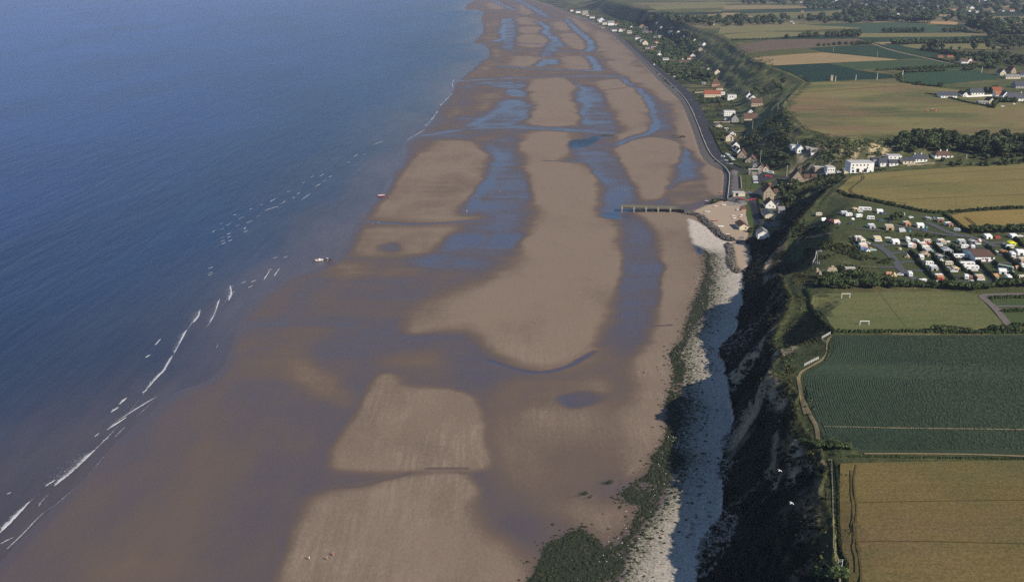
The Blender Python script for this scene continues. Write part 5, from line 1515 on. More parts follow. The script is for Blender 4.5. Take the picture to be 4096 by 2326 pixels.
# ---- hedges along the field edges, each a thing of its own
def hedge_line(fr, pts, w, h, label, name='hedge', group=None, m=None, dens=1.0):
    L = resample(smooth_line([(p[0], p[1]) for p in hits(fr, pts)], 1), w * .9)
    C = np.array([(x + rng.uniform(-.2, .2) * w, y + rng.uniform(-.2, .2) * w, gz(x, y) + h * .3) for x, y in L])
    R = np.array([(w * rng.uniform(.5, .8), w * rng.uniform(.5, .8), h * rng.uniform(.6, .95)) for _ in L])
    parts = [leaf_cloud(C, R, int(16 * dens), w * .16, seed=len(L))]
    for i in range(len(C)):
        v, f = blob(C[i], R[i] * .85, 6, 4, .25, i); parts.append((v, f, .55))
    return link(name, fol_mesh(name, parts, m or M_HEDGE), label=label, category='hedge', group=group)


hedge_line('V', [(560, 672), (700, 722), (950, 775), (1300, 850), (1480, 892), (1690, 900)], 3.0, 2.0, 'dark wild hedge between the big wheat field and the upper camp')
hedge_line('V', [(1700, 896), (1900, 880), (2200, 858), (2600, 840)], 2.6, 1.9, 'dark hedge dividing the two wheat fields')
hedge_line('V', [(1690, 915), (1780, 980), (1880, 1055), (1985, 1118)], 1.6, 1.8, 'straight clipped hedge slanting down beside the small wheat field')
hedge_line('N', [(1100, 862), (1400, 830), (1700, 806), (2000, 770), (2280, 732), (2500, 725)], 2.2, 2.0, 'dark hedge along the wheat field edge in front of the white hotel')
hedge_line('G', [(480, 1400), (800, 1405), (1200, 1395), (1500, 1405), (1850, 1412), (2400, 1408)], 1.6, 1.4, 'long low hedge between sports pitch and beet field')
hedge_line('G', [(205, 960), (215, 1080), (250, 1170), (330, 1270), (400, 1340), (470, 1405)], 1.8, 1.7, 'curving dark hedge along the seaward side of the sports pitch')
hedge_line('J', [(760, 612), (790, 680), (796, 800), (796, 960), (800, 1120), (812, 1240), (850, 1310), (862, 1400), (856, 1500)], .8, .9, 'thin dark hedge between coast path and tan wheat field')
hedge_line('J', [(880, 575), (1100, 575), (1400, 582), (1800, 586), (2180, 592)], .9, .7, 'low dark hedge between beet field and tan wheat field')
hedge_line('G', [(2075, 1055), (2250, 1050), (2460, 1045)], 1.6, 1.4, 'topmost low hedge of the garden plots')
hedge_line('G', [(2195, 1190), (2300, 1188), (2460, 1182)], 1.6, 1.4, 'middle low hedge of the garden plots')
hedge_line('G', [(2300, 1335), (2400, 1332), (2480, 1330)], 1.6, 1.4, 'lowest hedge of the garden plots')
hedge_line('V', [(700, 1165), (740, 1260)], 1.0, 1.0, 'short thin hedge at the seaward end of the lower camp')
hedge_line('D', [(60, 345), (400, 337), (860, 306)], 4, 2.5, 'long dark hedge line below the pale far field')
hedge_line('D', [(1300, 605), (1500, 597), (1990, 570), (2200, 578)], 4, 2.6, 'dark hedge above the far green crop')
hedge_line('D', [(1430, 660), (1520, 640), (1500, 690)], 5, 3.0, 'dark hedge clump between the two far crops by the white post')
hedge_line('D', [(1500, 700), (1640, 725), (1850, 745)], 3, 1.6, 'low hedge along the pasture corner')
hedge_line('S', [(480, 895), (700, 920), (960, 980), (1250, 1060), (1500, 1100), (1700, 1150)], 3, 1.8, 'dark hedge bordering the pasture in front of the slate roofed houses')
hedge_line('S', [(590, 240), (800, 290), (1090, 370)], 4, 2.2, 'dark hedge beside the track to the lone house')
hedge_line('E', [(500, 40), (580, 200), (680, 420), (790, 530), (900, 600), (1000, 640)], 1.1, 1.0, 'dark low hedge along the landward side of the promenade road')
hedge_line('E', [(1200, 1080), (1230, 1220), (1250, 1370), (1400, 1385)], 1.1, 1.2, 'dark hedge between beach road and the bungalow')
hedge_line('E', [(1480, 910), (1680, 915), (1900, 850), (2150, 770), (2400, 705)], 2.6, 2.2, 'dark shrubby hedge up the valley side behind the stone houses')
hedge_line('H', [(1835, 830), (1835, 900), (1800, 985)], .8, .6, 'low dark edge of weeds between path and beet rows')

# clipped hedges between the pitches of the camp
HB = []
cs = np.linspace(-.5, .5, 8)
C = np.array([(t * 7.5, 0, .75) for t in cs]); R = np.array([(.95, .85, 1.05 + .15 * math.cos(9 * t)) for t in cs])
parts = [leaf_cloud(C, R, 26, .16, seed=3)]
for i in range(len(C)):
    v, f = blob(C[i], R[i] * .9, 6, 4, .15, i); parts.append((v, f, .55))
ME_HEDGE = fol_mesh('camp_hedge', parts, M_HEDGE)
HEDGES = [((310, 815), 1.0, 'behind the cream and white caravans of the second row'), ((595, 825), 1.0, 'left of the grey frame tent'), ((865, 845), .9, 'right of the grey frame tent'), ((245, 945), 1.2, 'between the lone tan tent and the tan awning'),
          ((530, 950), 1.2, 'right of the tan awning'), ((815, 960), 1.1, 'left of the long white caravan by the camp building'), ((350, 1085), 1.3, 'left of the two white caravans of the third row'), ((655, 1085), 1.25, 'right of the two white caravans of the third row'),
          ((945, 1095), 1.2, 'left of the twin long caravans'), ((1255, 1080), 1.0, 'below the white camp building'), ((490, 1235), 1.45, 'left of the orange striped caravan'), ((775, 1240), 1.4, 'right of the orange striped caravan'), ((1130, 1245), .9, 'between the last row caravans'),
          ((1420, 855), 1.1, 'right behind the camp building'), ((1690, 975), 1.2, 'in front of the white caravans at the right edge'), ((1510, 1085), 1.1, 'left of the pale green mobile home'), ((1410, 1240), 1.5, 'left of the orange tent in the last row'),
          ((1850, 735), 1.3, 'right of the yellow tent'), ((1690, 850), 1.0, 'right of the tan and orange tent'), ((1760, 1250), 1.0, 'right of the last white caravan'), ((1840, 1110), 1.1, 'beside the small orange tent')]
for (x, y), s, lab in HEDGES:
    a, b_ = hits('P', [(x - 60 * s, y - 65 * s), (x + 60 * s, y + 65 * s)])
    o = link('hedge', ME_HEDGE, None, ((a[0] + b_[0]) / 2, (a[1] + b_[1]) / 2, (a[2] + b_[2]) / 2 - .1), math.atan2(b_[1] - a[1], b_[0] - a[0]), label='clipped dark hedge ' + lab, category='hedge', group='clipped hedges between the camp pitches')
    L = math.dist(a[:2], b_[:2])
    o.scale = (max(.7, min(L / 8.3, 2.2)), 1.15, 1.15)

# ---- scrub on the slopes and cliffs
def scrub(name, fr, polys, n, smin, smax, m, seed, label, leaves=12, cond=None):
    C = []; R = []
    r = np.random.default_rng(seed)
    for pts in polys:
        poly = np.array([(p[0], p[1]) for p in (hits(fr, pts) if isinstance(fr, str) else pts)])
        x0, y0 = poly.min(0); x1, y1 = poly.max(0)
        area = (x1 - x0) * (y1 - y0)
        k = n
        X = r.uniform(x0, x1, k); Y = r.uniform(y0, y1, k)
        ok = inside(X, Y, poly)
        cl = fbm(X, Y, 14, 3, seed)
        ok &= r.random(k) < sstep(.34, .6, cl)
        X, Y = X[ok], Y[ok]
        Z = ground(X, Y)
        s = smin + (smax - smin) * r.random(len(X)) ** 2
        C.append(np.stack([X, Y, Z + .25 * s], 1)); R.append(np.stack([s, s, s * .7], 1))
    C = np.concatenate(C); R = np.concatenate(R)
    V, F, T = leaf_cloud(C, R, leaves, R[:, 0] * .36, seed=seed)
    me = mesh_np(name, V, F, m); fattr(me, 'tint', T)
    return link(name, me, kind='stuff', label=label)


cliffpoly = [(p[0], p[1]) for p in CLIFF_FOOT if 100 < p[1] < 700] + [(p[0] - 1, p[1]) for p in RIM[::-1] if 100 < p[1] < 700]
M_SHADE = foliage_mat('shade_tinted_scrub', (.009, .013, .007), (.018, .023, .011))  # scrub colours darkened to carry the cliff's shade
scrub('cliff_scrub', None, [cliffpoly], 70000, .35, 1.5, M_SHADE, 41, 'scrub growing over the shaded cliff, the shade in its colour', 9)
rimpoly = [(p[0] - 3, p[1]) for p in RIM if 150 < p[1] < 640] + [(p[0] + 7, p[1]) for p in RIM[::-1] if 150 < p[1] < 640]
scrub('cliff_top_scrub', None, [rimpoly], 7000, .25, .8, M_SCRUB, 43, 'rough grass and low scrub along the cliff top', 9)
M_TUSS = foliage_mat('tussock_grass', (.070, .074, .030), (.130, .116, .055))
scrub('headland_tussocks', 'H', [[(1370, 590), (1450, 470), (1530, 380), (1640, 480), (1700, 560), (1830, 740), (1760, 800), (1780, 900), (1560, 1060), (1500, 1300), (1570, 1456), (1500, 1470), (1420, 1300), (1420, 1050), (1440, 800)],
      [(1300, 60), (1640, 0), (1700, 130), (1640, 280), (1520, 300), (1380, 200)]], 9000, .22, .7, M_TUSS, 42, 'rough tussocks of grass on the headland between path and cliff', 8)
scrub('camp_bank_scrub', 'V', [[(-60, 1060), (200, 1010), (600, 1075), (1200, 1110), (1700, 1135), (1700, 1165), (900, 1150), (400, 1130), (0, 1110)], [(170, 1300), (500, 1220), (740, 1260), (860, 1380), (1110, 1390), (1120, 1420), (760, 1400), (560, 1330), (380, 1400), (200, 1400)],
      [(560, 1480), (760, 1440), (1010, 1530), (960, 1620), (700, 1600), (560, 1560)], [(940, 1390), (1130, 1410), (1100, 1440), (1000, 1440)]], 2600, .5, 1.5, M_SCRUB, 44, 'dark scrub on the banks between campsite terraces', 12)
scrub('valley_scrub', 'E', [[(1500, 1020), (1800, 960), (2100, 820), (2420, 720), (2440, 760), (2250, 930), (2000, 1090), (1740, 1260), (1650, 1420), (1560, 1440), (1640, 1150)]], 3800, .7, 2.2, M_SCRUB, 45, 'dark scrub on the shaded valley side', 12)
scrub('far_valley_scrub', 'N', [[(560, 30), (1380, 120), (1900, 110), (2600, 60), (2650, 420), (2200, 500), (1650, 640), (1100, 640), (600, 620), (520, 300)]], 2600, .7, 2.0, M_SCRUB, 46, 'scrub on the sandy far side of the valley', 12)
scrub('bluff_scrub', 'R', [[(1000, 900), (1380, 780), (1560, 600), (1840, 420), (1980, 640), (1880, 1000), (1880, 1330), (1400, 1300), (1200, 1050)]], 3600, .7, 2.0, M_SCRUB, 47, 'dark scrub on the bluff above the sea front', 12)
scrub('bluff_scrub', 'Q', [[(1150, 1150), (1900, 900), (2500, 900), (2500, 1456), (1450, 1456)], [(950, 700), (1500, 420), (1900, 760), (1900, 930), (1250, 1120), (1000, 960)]], 700, .7, 2.0, M_SCRUB, 48, 'dark scrub on the farther bluff slopes', 10)
scrub('garden_scrub', 'R', [[(330, 130), (880, 130), (980, 300), (1100, 380), (900, 480), (800, 660), (660, 760), (560, 640), (420, 380), (300, 200)], [(620, 760), (900, 740), (1000, 900), (800, 960), (940, 1100), (780, 1160), (690, 1000)]], 1700, .6, 1.8, M_SCRUB, 49, 'shrubs and rough hedges in the gardens behind the promenade', 12)
scrub('village_scrub', 'Q', [[(60, 900), (600, 1000), (900, 900), (1250, 1050), (1300, 1330), (700, 1340), (560, 1290), (300, 1100)], [(-400, 250), (900, 300), (1000, 800), (600, 900), (100, 860), (-200, 600)], [(-900, 60), (0, 60), (0, 420), (-300, 420)]], 5200, 1.6, 4.6, M_LEAF, 50, 'dark garden trees and shrubs round the sea front villas', 12)


# ---- stones: weed-grown rocks, fallen blocks, pebbles too small to count
def rocks(name, X, Y, S, m, seed, label, sink=.3, flat_=.7, tint=None):
    r = np.random.default_rng(seed)
    base = np.array([(1, 0, 0), (0, 1, 0), (-1, 0, 0), (0, -1, 0), (0, 0, 1), (0, 0, -1), (.7, .7, .5), (-.7, .6, .5), (-.6, -.7, .5), (.7, -.65, .5)])
    tri = np.array([(0, 6, 9), (0, 1, 6), (1, 7, 6), (1, 2, 7), (2, 8, 7), (2, 3, 8), (3, 9, 8), (3, 0, 9), (6, 7, 4), (7, 8, 4), (8, 9, 4), (9, 6, 4)])
    n = len(X); Z = ground(X, Y)
    J = 1 + .45 * (r.random((n, len(base), 3)) - .5)
    a = r.random(n) * 6.28
    v = base[None] * J * S[:, None, None]
    x = v[..., 0] * np.cos(a)[:, None] - v[..., 1] * np.sin(a)[:, None]; y = v[..., 0] * np.sin(a)[:, None] + v[..., 1] * np.cos(a)[:, None]
    V = np.stack([x + X[:, None], y + Y[:, None], v[..., 2] * flat_ + Z[:, None] + S[:, None] * (flat_ * .5 - sink)], -1).reshape(-1, 3)
    F = (tri[None] + (np.arange(n) * len(base))[:, None, None]).reshape(-1, 3)
    me = mesh_np(name, V, F, m)
    fattr(me, 'tint', np.repeat(.5 + r.random(n) if tint is None else tint, len(base)))
    return link(name, me, kind='stuff', label=label) if label else me


def stone_mat(name, c1, c2):
    m, nt, b = new_mat(name)
    t = attr(nt, 'tint').outputs['Fac']
    g = add(nt, 'ShaderNodeNewGeometry')
    c = mixc(nt, mrange(nt, math_node(nt, 'ADD', math_node(nt, 'MULTIPLY', t, .6), math_node(nt, 'MULTIPLY', noise(nt, g.outputs['Position'], 1.5, 4), .6)), .35, 1.05, 0, 1), c1, c2)
    nt.links.new(c, b.inputs['Base Color']); b.inputs['Roughness'].default_value = .9; b.inputs['Specular IOR Level'].default_value = .2
    return m


M_WROCK = stone_mat('weedy_rock', (.008, .012, .007), (.036, .042, .020))
M_BLOCK = stone_mat('fallen_block', (.075, .065, .052), (.24, .205, .165))
M_COBBLE = stone_mat('beach_cobble', (.20, .18, .16), (.62, .57, .51))
r = np.random.default_rng(77)
wp = np.array(WEED); x0, y0 = wp.min(0) - 6; x1, y1 = wp.max(0) + 14
X = r.uniform(x0, x1, 110000); Y = r.uniform(y0, min(y1, 640), 110000)
sd = pdist(X, Y, WEED, True) * np.where(inside(X, Y, WEED), 1, -1)
ok = (sd > -13) & (r.random(len(X)) < np.where(sd > 0, .8, np.where(pdist(X, Y, we_r) < pdist(X, Y, we_l), .50 * np.exp(sd / 4.5), .40 * np.exp(sd / 1.8)))) & (Y > 205)
X, Y = X[ok], Y[ok]
S = .2 + .5 * r.random(len(X)) ** 3
rocks('weedy_rocks', X, Y, S, M_WROCK, 78, 'dark weed covered rocks in a band between sand and shingle')
# pale stones showing through the weed
X = r.uniform(x0, x1, 30000); Y = r.uniform(y0, 600, 30000)
wdd = pdist(X, Y, we_r); ok = (wdd < 9) & (r.random(len(X)) < .5 * np.exp(-wdd / 5)) & (Y > 205)
rocks('beach_cobbles', X[ok], Y[ok], .10 + .16 * r.random(ok.sum()) ** 2, M_COBBLE, 79, 'pale cobbles along the edge of the weed')
# blocks fallen from the cliff
C = []
for fr, z, q, n in (('H', 5, [(870, 850), (1000, 840), (1220, 790), (1280, 900), (1150, 1020), (960, 1060), (880, 980)], 900), ('H', 4.5, [(560, 880), (760, 860), (900, 1040), (820, 1140), (600, 1100)], 160), ('I', 6, [(1160, 300), (1280, 200), (1480, 200), (1440, 400), (1200, 440)], 300),
                    ('I', 5.5, [(1000, 1100), (1200, 900), (1330, 1000), (1250, 1300), (1050, 1456), (960, 1400)], 700), ('I', 5, [(1120, 560), (1200, 520), (1330, 640), (1200, 700)], 160), ('I', 5, [(960, 600), (1080, 560), (1080, 1000), (900, 1250), (880, 1000)], 60), ('H', 3, [(150, 1060), (190, 1080), (180, 1140), (150, 1130)], 20)):
    poly = np.array([flat(x, y, z) for x, y in fp(fr, q)]); a0, a1 = poly.min(0), poly.max(0)
    x = r.uniform(a0[0], a1[0], n * 2); y = r.uniform(a0[1], a1[1], n * 2); k = inside(x, y, poly)
    C.append(np.stack([x[k], y[k]], 1)[:n])
C = np.concatenate(C)
rocks('fallen_blocks', C[:, 0], C[:, 1], .22 + .75 * r.random(len(C)) ** 3, M_BLOCK, 80, 'broken blocks fallen from the cliff onto scree and shingle')
# ------------------------------------------------------------------ buildings
W_ = dict(white=mat('white_render', (.82, .80, .76), .85, .07, .5, .2), cream=mat('cream_render', (.62, .54, .40), .88, .1, .6, .2), stone=mat('tan_stone', (.40, .325, .235), .92, .25, 1.6, .1, .4),
          grey=mat('grey_render', (.33, .32, .31), .9, .12, .7, .15), pink=mat('pinkish_brick', (.42, .24, .16), .9, .2, 2.0, .1), dark=mat('tarred_boards', (.07, .065, .065), .85, .2, 1.5, .1))
R_ = dict(slate=mat('blue_slate', (.060, .064, .078), .6, .2, 2.0, .35, .3), brown=mat('brown_tiles', (.115, .070, .052), .85, .25, 2.5, .15, .4), red=mat('red_tiles', (.26, .085, .050), .85, .25, 2.5, .15, .4),
          grey=mat('grey_sheet', (.22, .215, .21), .8, .15, 1.2, .2), pale=mat('pale_sheet', (.45, .44, .42), .7, .12, 1.2, .3), orange=mat('orange_tiles', (.30, .14, .07), .85, .25, 2.5, .15))
GLASS = mat('window_glass', (.025, .03, .04), .12, .2, 2.0, .5)
FRAME = mat('window_frame', (.60, .58, .54), .6, .05, 2.0, .3)
BRICK = mat('chimney_brick', (.25, .15, .11), .9, .2, 2.0, .1)
DOORW = mat('brown_door', (.16, .075, .035), .7, .15, 2.0, .3)
DOORR = mat('red_door', (.42, .05, .035), .6, .1, 2.0, .3)


def win(parent, x, y, z, w, h, face='-y', name='window'):
    """a window: frame standing proud of the wall, pane inside it"""
    b = MB(); p = MB(); t = .10
    if face == '-y':
        b.box(x, y - .03, z, w, .10, h); p.box(x, y - .085, z + t, w - 2 * t, .03, h - 2 * t)
    else:
        s = 1 if face == '+x' else -1
        b.box(x + s * .03, y, z, .10, w, h); p.box(x + s * .085, y, z + t, .03, w - 2 * t, h - 2 * t)
    o = b.build(name, FRAME, parent)
    p.build('pane', GLASS, o)
    return o


HN = [0]


def house(fr, typ, x0, x1, yb, ye, ya, wk, rk, label, D=None, yaw=0.0, wins=None, chim=(), door=None, group=None, cat='house', lean=None, zoff=0.0, simple=None, frontoff=True):
    """photograph box: base x0..x1 at yb, eaves at ye, ridge or gable top at ya"""
    (bx_, by_), (tx, ty), (ax_, ay_) = fp(fr, [((x0 + x1) / 2, yb), ((x0 + x1) / 2, ye), ((x0 + x1) / 2, ya)])
    s = FR[fr][2]
    X, Y, Z = hit([(bx_, by_)])[0]
    k = ppm(X, Y, Z)
    dep = math.atan2(CAM_H - Z, Y)
    Wd = (x1 - x0) / s / k
    He = max(1.6, (by_ - ty) / k / math.cos(dep))
    if D is None:
        D = {'G': max(7, 1.35 * Wd), 'E': min(max(.55 * Wd, 6), 10), 'H': max(6, .9 * Wd), 'F': min(max(.6 * Wd, 4), 10)}[typ]
    rise_px = (ty - ay_) / k
    if typ == 'G':
        Hr = max(.6, rise_px / math.cos(dep))
    elif typ in 'EH':
        Hr = max(1.4, (rise_px - D / 2 * math.sin(dep)) / math.cos(dep))
    else:
        Hr = 0
    small = Wd * k < 16 if simple is None else simple
    e = link('house' if cat == 'house' else cat.replace(' ', '_'), None, None, (X, Y, Z + zoff - .3), yaw, label=label, category=cat, group=group)
    He += .3
    hw = Wd / 2
    w = MB()
    if typ == 'G':
        w.prism([(-hw, 0), (hw, 0), (hw, He), (0, He + Hr), (-hw, He)], 0, D)
    elif typ == 'E':
        i = len(w.v)
        w.v += [(-hw, 0, 0), (-hw, D, 0), (-hw, D, He), (-hw, D / 2, He + Hr), (-hw, 0, He), (hw, 0, 0), (hw, D, 0), (hw, D, He), (hw, D / 2, He + Hr), (hw, 0, He)]
        w.f += [(0, 1, 2, 3, 4), (9, 8, 7, 6, 5), (0, 5, 6, 1), (1, 6, 7, 2), (2, 7, 8, 3), (3, 8, 9, 4), (4, 9, 5, 0)]; w.m += [0] * 7
    else:
        w.box(0, D / 2, 0, Wd, D, He)
    w.build('wall', W_[wk], e)
    r = MB(); o = .3; t = .22
    if typ == 'G':
        sl = Hr / hw
        for sgn in (-1, 1):
            a0 = (0, He + Hr + .04); a1 = (sgn * (hw + o), He - o * sl + .04)
            pr = [(a0[0], a0[1]), (a1[0], a1[1]), (a1[0], a1[1] + t), (a0[0], a0[1] + t)]
            r.prism(pr if sgn < 0 else pr[::-1], -.25, D + .25)
    elif typ == 'E':
        sl = Hr / (D / 2)
        for y_, sg in ((-o, 1), (D + o, -1)):
            lo = [(-hw - .2, y_, He - o * sl + .04), (hw + .2, y_, He - o * sl + .04), (hw + .2, D / 2, He + Hr + .04), (-hw - .2, D / 2, He + Hr + .04)]
            r.hexa(lo, [(a, b_, c + t) for a, b_, c in lo])
    elif typ == 'H':
        rl = max(0.3, hw - D / 2 * .8)
        b0 = [(-hw - o, -o, He), (hw + o, -o, He), (hw + o, D + o, He), (-hw - o, D + o, He)]
        i = len(r.v); r.v += b0 + [(-rl, D / 2, He + Hr), (rl, D / 2, He + Hr)]
        r.f += [(0, 1, 5, 4), (1, 2, 5), (2, 3, 4, 5), (3, 0, 4), (3, 2, 1, 0)]; r.m += [0] * 5
    else:
        r.box(0, D / 2, He, Wd + .3, D + .3, .25)
    rf = r.build('roof', R_[rk], e)
    for cx, cy, ch in chim:
        b = MB(); zc = He + (Hr * .5 if typ != 'F' else 0)
        b.box(cx * hw, cy * D, zc, .8, .8, Hr * .5 + ch); b.box(cx * hw, cy * D, zc + Hr * .5 + ch, .95, .95, .18)
        b.build('chimney', BRICK if wk != 'white' else W_['white'], rf)
    if wins is None and not small:
        wins = []
        if typ == 'G':
            wins = [(-.45, .38, 1.0), (.45, .38, 1.0)] + ([(0, .9 if He + Hr > 5 else .75, .9)])
            if He > 4.5: wins += [(-.45, .72, .9), (.45, .72, .9)]
        else:
            n = max(2, int(Wd / 3.2))
            rowsn = 2 if He > 4.8 else 1
            wins = [((-1 + (2 * i_ + 1) / n) * .92, (.3 + .45 * j) if rowsn == 2 else .42, 1.1) for i_ in range(n) for j in range(rowsn)]
    if small and wins is None:
        wins = [(-.4, .4, 1.2), (.4, .4, 1.2)] if Wd * k > 7 else []
    for wx_, wz, ww in wins or []:
        zz = wz * He
        if small:
            b = MB(); b.box(wx_ * hw, -.03, zz, 1.2, .1, 1.2); b.build('window', GLASS, e)
        else:
            win(e, wx_ * hw, 0, zz, ww, ww * 1.25)
    if door is not None and not small:
        b = MB(); b.box(door * hw, -.02, .1, 1.1, .12, 2.2); dd = b.build('door', DOORW, e)
        b = MB(); b.box(door * hw + .38, -.10, 1.2, .08, .06, .12); b.build('handle', FRAME, dd)
    if not small and D > 8:   # a window or two in the landward side
        for yy in (.3, .68):
            win(e, hw, D * yy, He * .40, 1.0, 1.2, '+x')
    return e


# -- along the promenade
house('R', 'E', 490, 765, 245, 195, 130, 'cream', 'red', 'long low house with red tiled roof and cream front in the seaside gardens', D=9, wins=[(-.8, .35, 1), (-.55, .35, 1), (-.3, .35, 1), (-.05, .35, 1), (.2, .35, 1), (.45, .35, 1), (.7, .35, 1)], chim=[(-.97, .5, .4), (.25, .45, .6)])
house('R', 'F', 765, 830, 207, 160, 160, 'white', 'pale', 'small white flat annex at the right end of the long red roofed house')
house('R', 'H', 690, 800, 132, 95, 48, 'cream', 'brown', 'square cream house under a brown hipped roof behind the long red roofed house')
house('Q', 'H', 1240, 1400, 1440, 1380, 1285, 'pink', 'brown', 'tall pinkish brick villa with brown roof at the foot of the bluff', D=9, chim=[(.2, .5, 1.0)])
house('R', 'F', 875, 1020, 298, 212, 212, 'white', 'pale', 'white cube house with flat roof right of the long red roofed house', D=8, yaw=-.05, wins=[(-.45, .52, 1.5), (.1, .55, 1.6), (.62, .5, 1.2)])
house('R', 'G', 1190, 1280, 248, 218, 170, 'white', 'slate', 'white gabled house with chimney, leftmost of the pair below the crest trees', chim=[(0, .25, .8)])
house('R', 'G', 1245, 1352, 288, 255, 213, 'white', 'slate', 'smaller white gabled house in front of the pair below the crest trees', D=10)
house('R', 'E', 1270, 1455, 400, 340, 262, 'stone', 'brown', 'large brown roofed house half in shade on the bluff slope', D=11, chim=[(-.9, .5, 1.0), (.85, .5, 1.0)])
house('R', 'F', 815, 1000, 560, 478, 478, 'white', 'pale', 'white two storey flat roofed block with many windows in the gardens', D=9, wins=[(x, z, 1.0) for x in (-.8, -.4, 0, .4, .8) for z in (.16, .58)])
house('R', 'G', 940, 1055, 662, 602, 535, 'grey', 'slate', 'grey gabled house with dark slate roof below the white block', D=11, chim=[(0, .9, .8)])
house('R', 'F', 825, 908, 640, 602, 602, 'white', 'grey', 'small white flat roofed outbuilding below the white block')
house('R', 'E', 1155, 1385, 627, 597, 512, 'cream', 'brown', 'wide cream bungalow under a large brown tiled roof', D=11, chim=[(.1, .3, .3)], wins=[(-.8, .3, 1.1), (-.5, .3, 1.1), (-.2, .3, 1.1), (.2, .3, 1.1), (.5, .3, 1.1), (.8, .3, 1.1)])
house('R', 'G', 1225, 1300, 515, 480, 448, 'white', 'slate', 'white gable standing behind the wide brown roofed bungalow')
house('R', 'G', 680, 792, 752, 728, 695, 'cream', 'grey', 'low cream chalet with grey roof near the promenade road', wins=[(-.3, .3, .9), (.4, .3, .9)])
house('R', 'F', 825, 888, 790, 762, 762, 'white', 'pale', 'small white shed right of the low cream chalet', cat='shed')
house('R', 'G', 908, 1010, 885, 850, 820, 'white', 'grey', 'white gabled house with pale roof behind the tall cream house')
house('R', 'G', 845, 970, 978, 905, 858, 'cream', 'brown', 'tall cream gabled house with brown roof beside the promenade lawn', D=10, wins=[(.15, .95, .8), (.45, .62, 1.6), (.45, .18, 1.6), (-.5, .6, .8)])
house('R', 'G', 958, 1075, 1092, 1050, 988, 'white', 'slate', 'white gable at the seaward end of the terrace above the parked cars', D=9)
for i, (x, y) in enumerate(((1030, 1140), (1075, 1165))):
    house('R', 'G', x - 36, x + 36, y + 15, y - 25, y - 62, 'white', 'brown', ('narrow brown roofed house next to the white gable of the terrace', 'second narrow brown roofed house of the terrace, nearer the stone gable')[i], D=12, group='narrow terrace houses', wins=[(0, .5, 1)])
house('R', 'G', 1040, 1182, 1255, 1220, 1135, 'stone', 'brown', 'stone gabled cottage with brown roof at the middle of the terrace', D=14, chim=[(0, .1, .8)], yaw=-.25)
house('R', 'G', 1165, 1352, 1335, 1312, 1238, 'stone', 'brown', 'broad low stone gabled cottage at the landward end of the terrace', D=13, yaw=-.3)
house('E', 'G', 1132, 1205, 655, 590, 545, 'grey', 'slate', 'grey stone barn with dark roof beside the valley road', D=10, yaw=-.2)
house('E', 'G', 1205, 1292, 672, 622, 578, 'stone', 'brown', 'middle stone barn of the three beside the valley road', D=10, yaw=-.2)
house('E', 'G', 1284, 1362, 664, 632, 598, 'cream', 'brown', 'cream fronted small barn, landward of the three by the valley road', D=9, yaw=-.2, wins=[(0, .3, 1.2)])
# -- the two tall stone gables by the road junction
g1_ = house('E', 'G', 1684, 1878, 868, 795, 668, 'stone', 'brown', 'tall stone gabled house with steep brown roof by the road junction, nearest the valley slope', D=15, yaw=-.16, chim=[(.45, .38, 2.6)],
            wins=[(-.52, .30, 1.6), (.5, .24, 1.3), (-.5, .78, .8), (.0, .76, .8), (.52, .72, .8), (0, 1.25, .9)])
house('E', 'E', 1880, 1985, 810, 770, 715, 'stone', 'brown', 'low brown roofed wing right of the tall stone gabled house at the junction', D=8, yaw=-.2)
house('E', 'E', 1985, 2060, 800, 755, 712, 'pink', 'brown', 'small brown roofed outbuilding farther right of the stone gabled house', D=7, yaw=-.2)
house('E', 'G', 1286, 1438, 1088, 985, 890, 'stone', 'brown', 'tall stone gabled house with white windows and an arched door by the beach road', D=13, yaw=-.08, chim=[(.3, .25, 2.2)], wins=[(-.45, .55, .9), (.28, .55, .9), (-.45, .95, .9), (.22, .98, .9)], door=-.45)
house('E', 'E', 1436, 1500, 1075, 985, 930, 'cream', 'brown', 'cream side wing of the stone gabled house by the beach road', D=8, yaw=-.08)
house('E', 'G', 1318, 1466, 1215, 1165, 1092, 'white', 'brown', 'white gabled cottage with brown roof behind the bungalow', D=10, yaw=-.06, wins=[(-.2, .75, .9), (.5, .35, 1)])
house('E', 'G', 1310, 1456, 1375, 1312, 1283, 'cream', 'slate', 'cream bungalow with long dark roof at the foot of the shaded slope', D=15, yaw=-.05, wins=[])
house('E', 'G', 1480, 1580, 1185, 1150, 1120, 'grey', 'grey', 'small grey roofed shed in the shade behind the white cottage', cat='shed', D=6)
house('E', 'E', 1505, 1600, 1290, 1240, 1185, 'grey', 'grey', 'grey shed in the shaded hollow right of the bungalow', cat='shed', D=6)
house('F', 'G', 1765, 1880, 565, 525, 495, 'cream', 'brown', 'low cream hut with dull brown roof on the boat park sand', D=13, wins=[(.35, .35, 1.1)], yaw=.03)
house('F', 'E', 1790, 1850, 322, 298, 278, 'pink', 'brown', 'small brown wooden hut beside the grass verge', cat='hut', D=4, wins=[])
house('F', 'G', 1998, 2140, 682, 622, 580, 'white', 'grey', 'white gabled house with grey roof tucked under the cliff end', D=10, yaw=-.1, wins=[(-.5, .3, 1.0), (.6, .3, .8)])
house('E', 'F', 850, 1018, 1040, 990, 990, 'cream', 'pale', 'low cream flat roofed kiosk between car park and beach road', D=6, wins=[(-.4, .2, 2.4)])
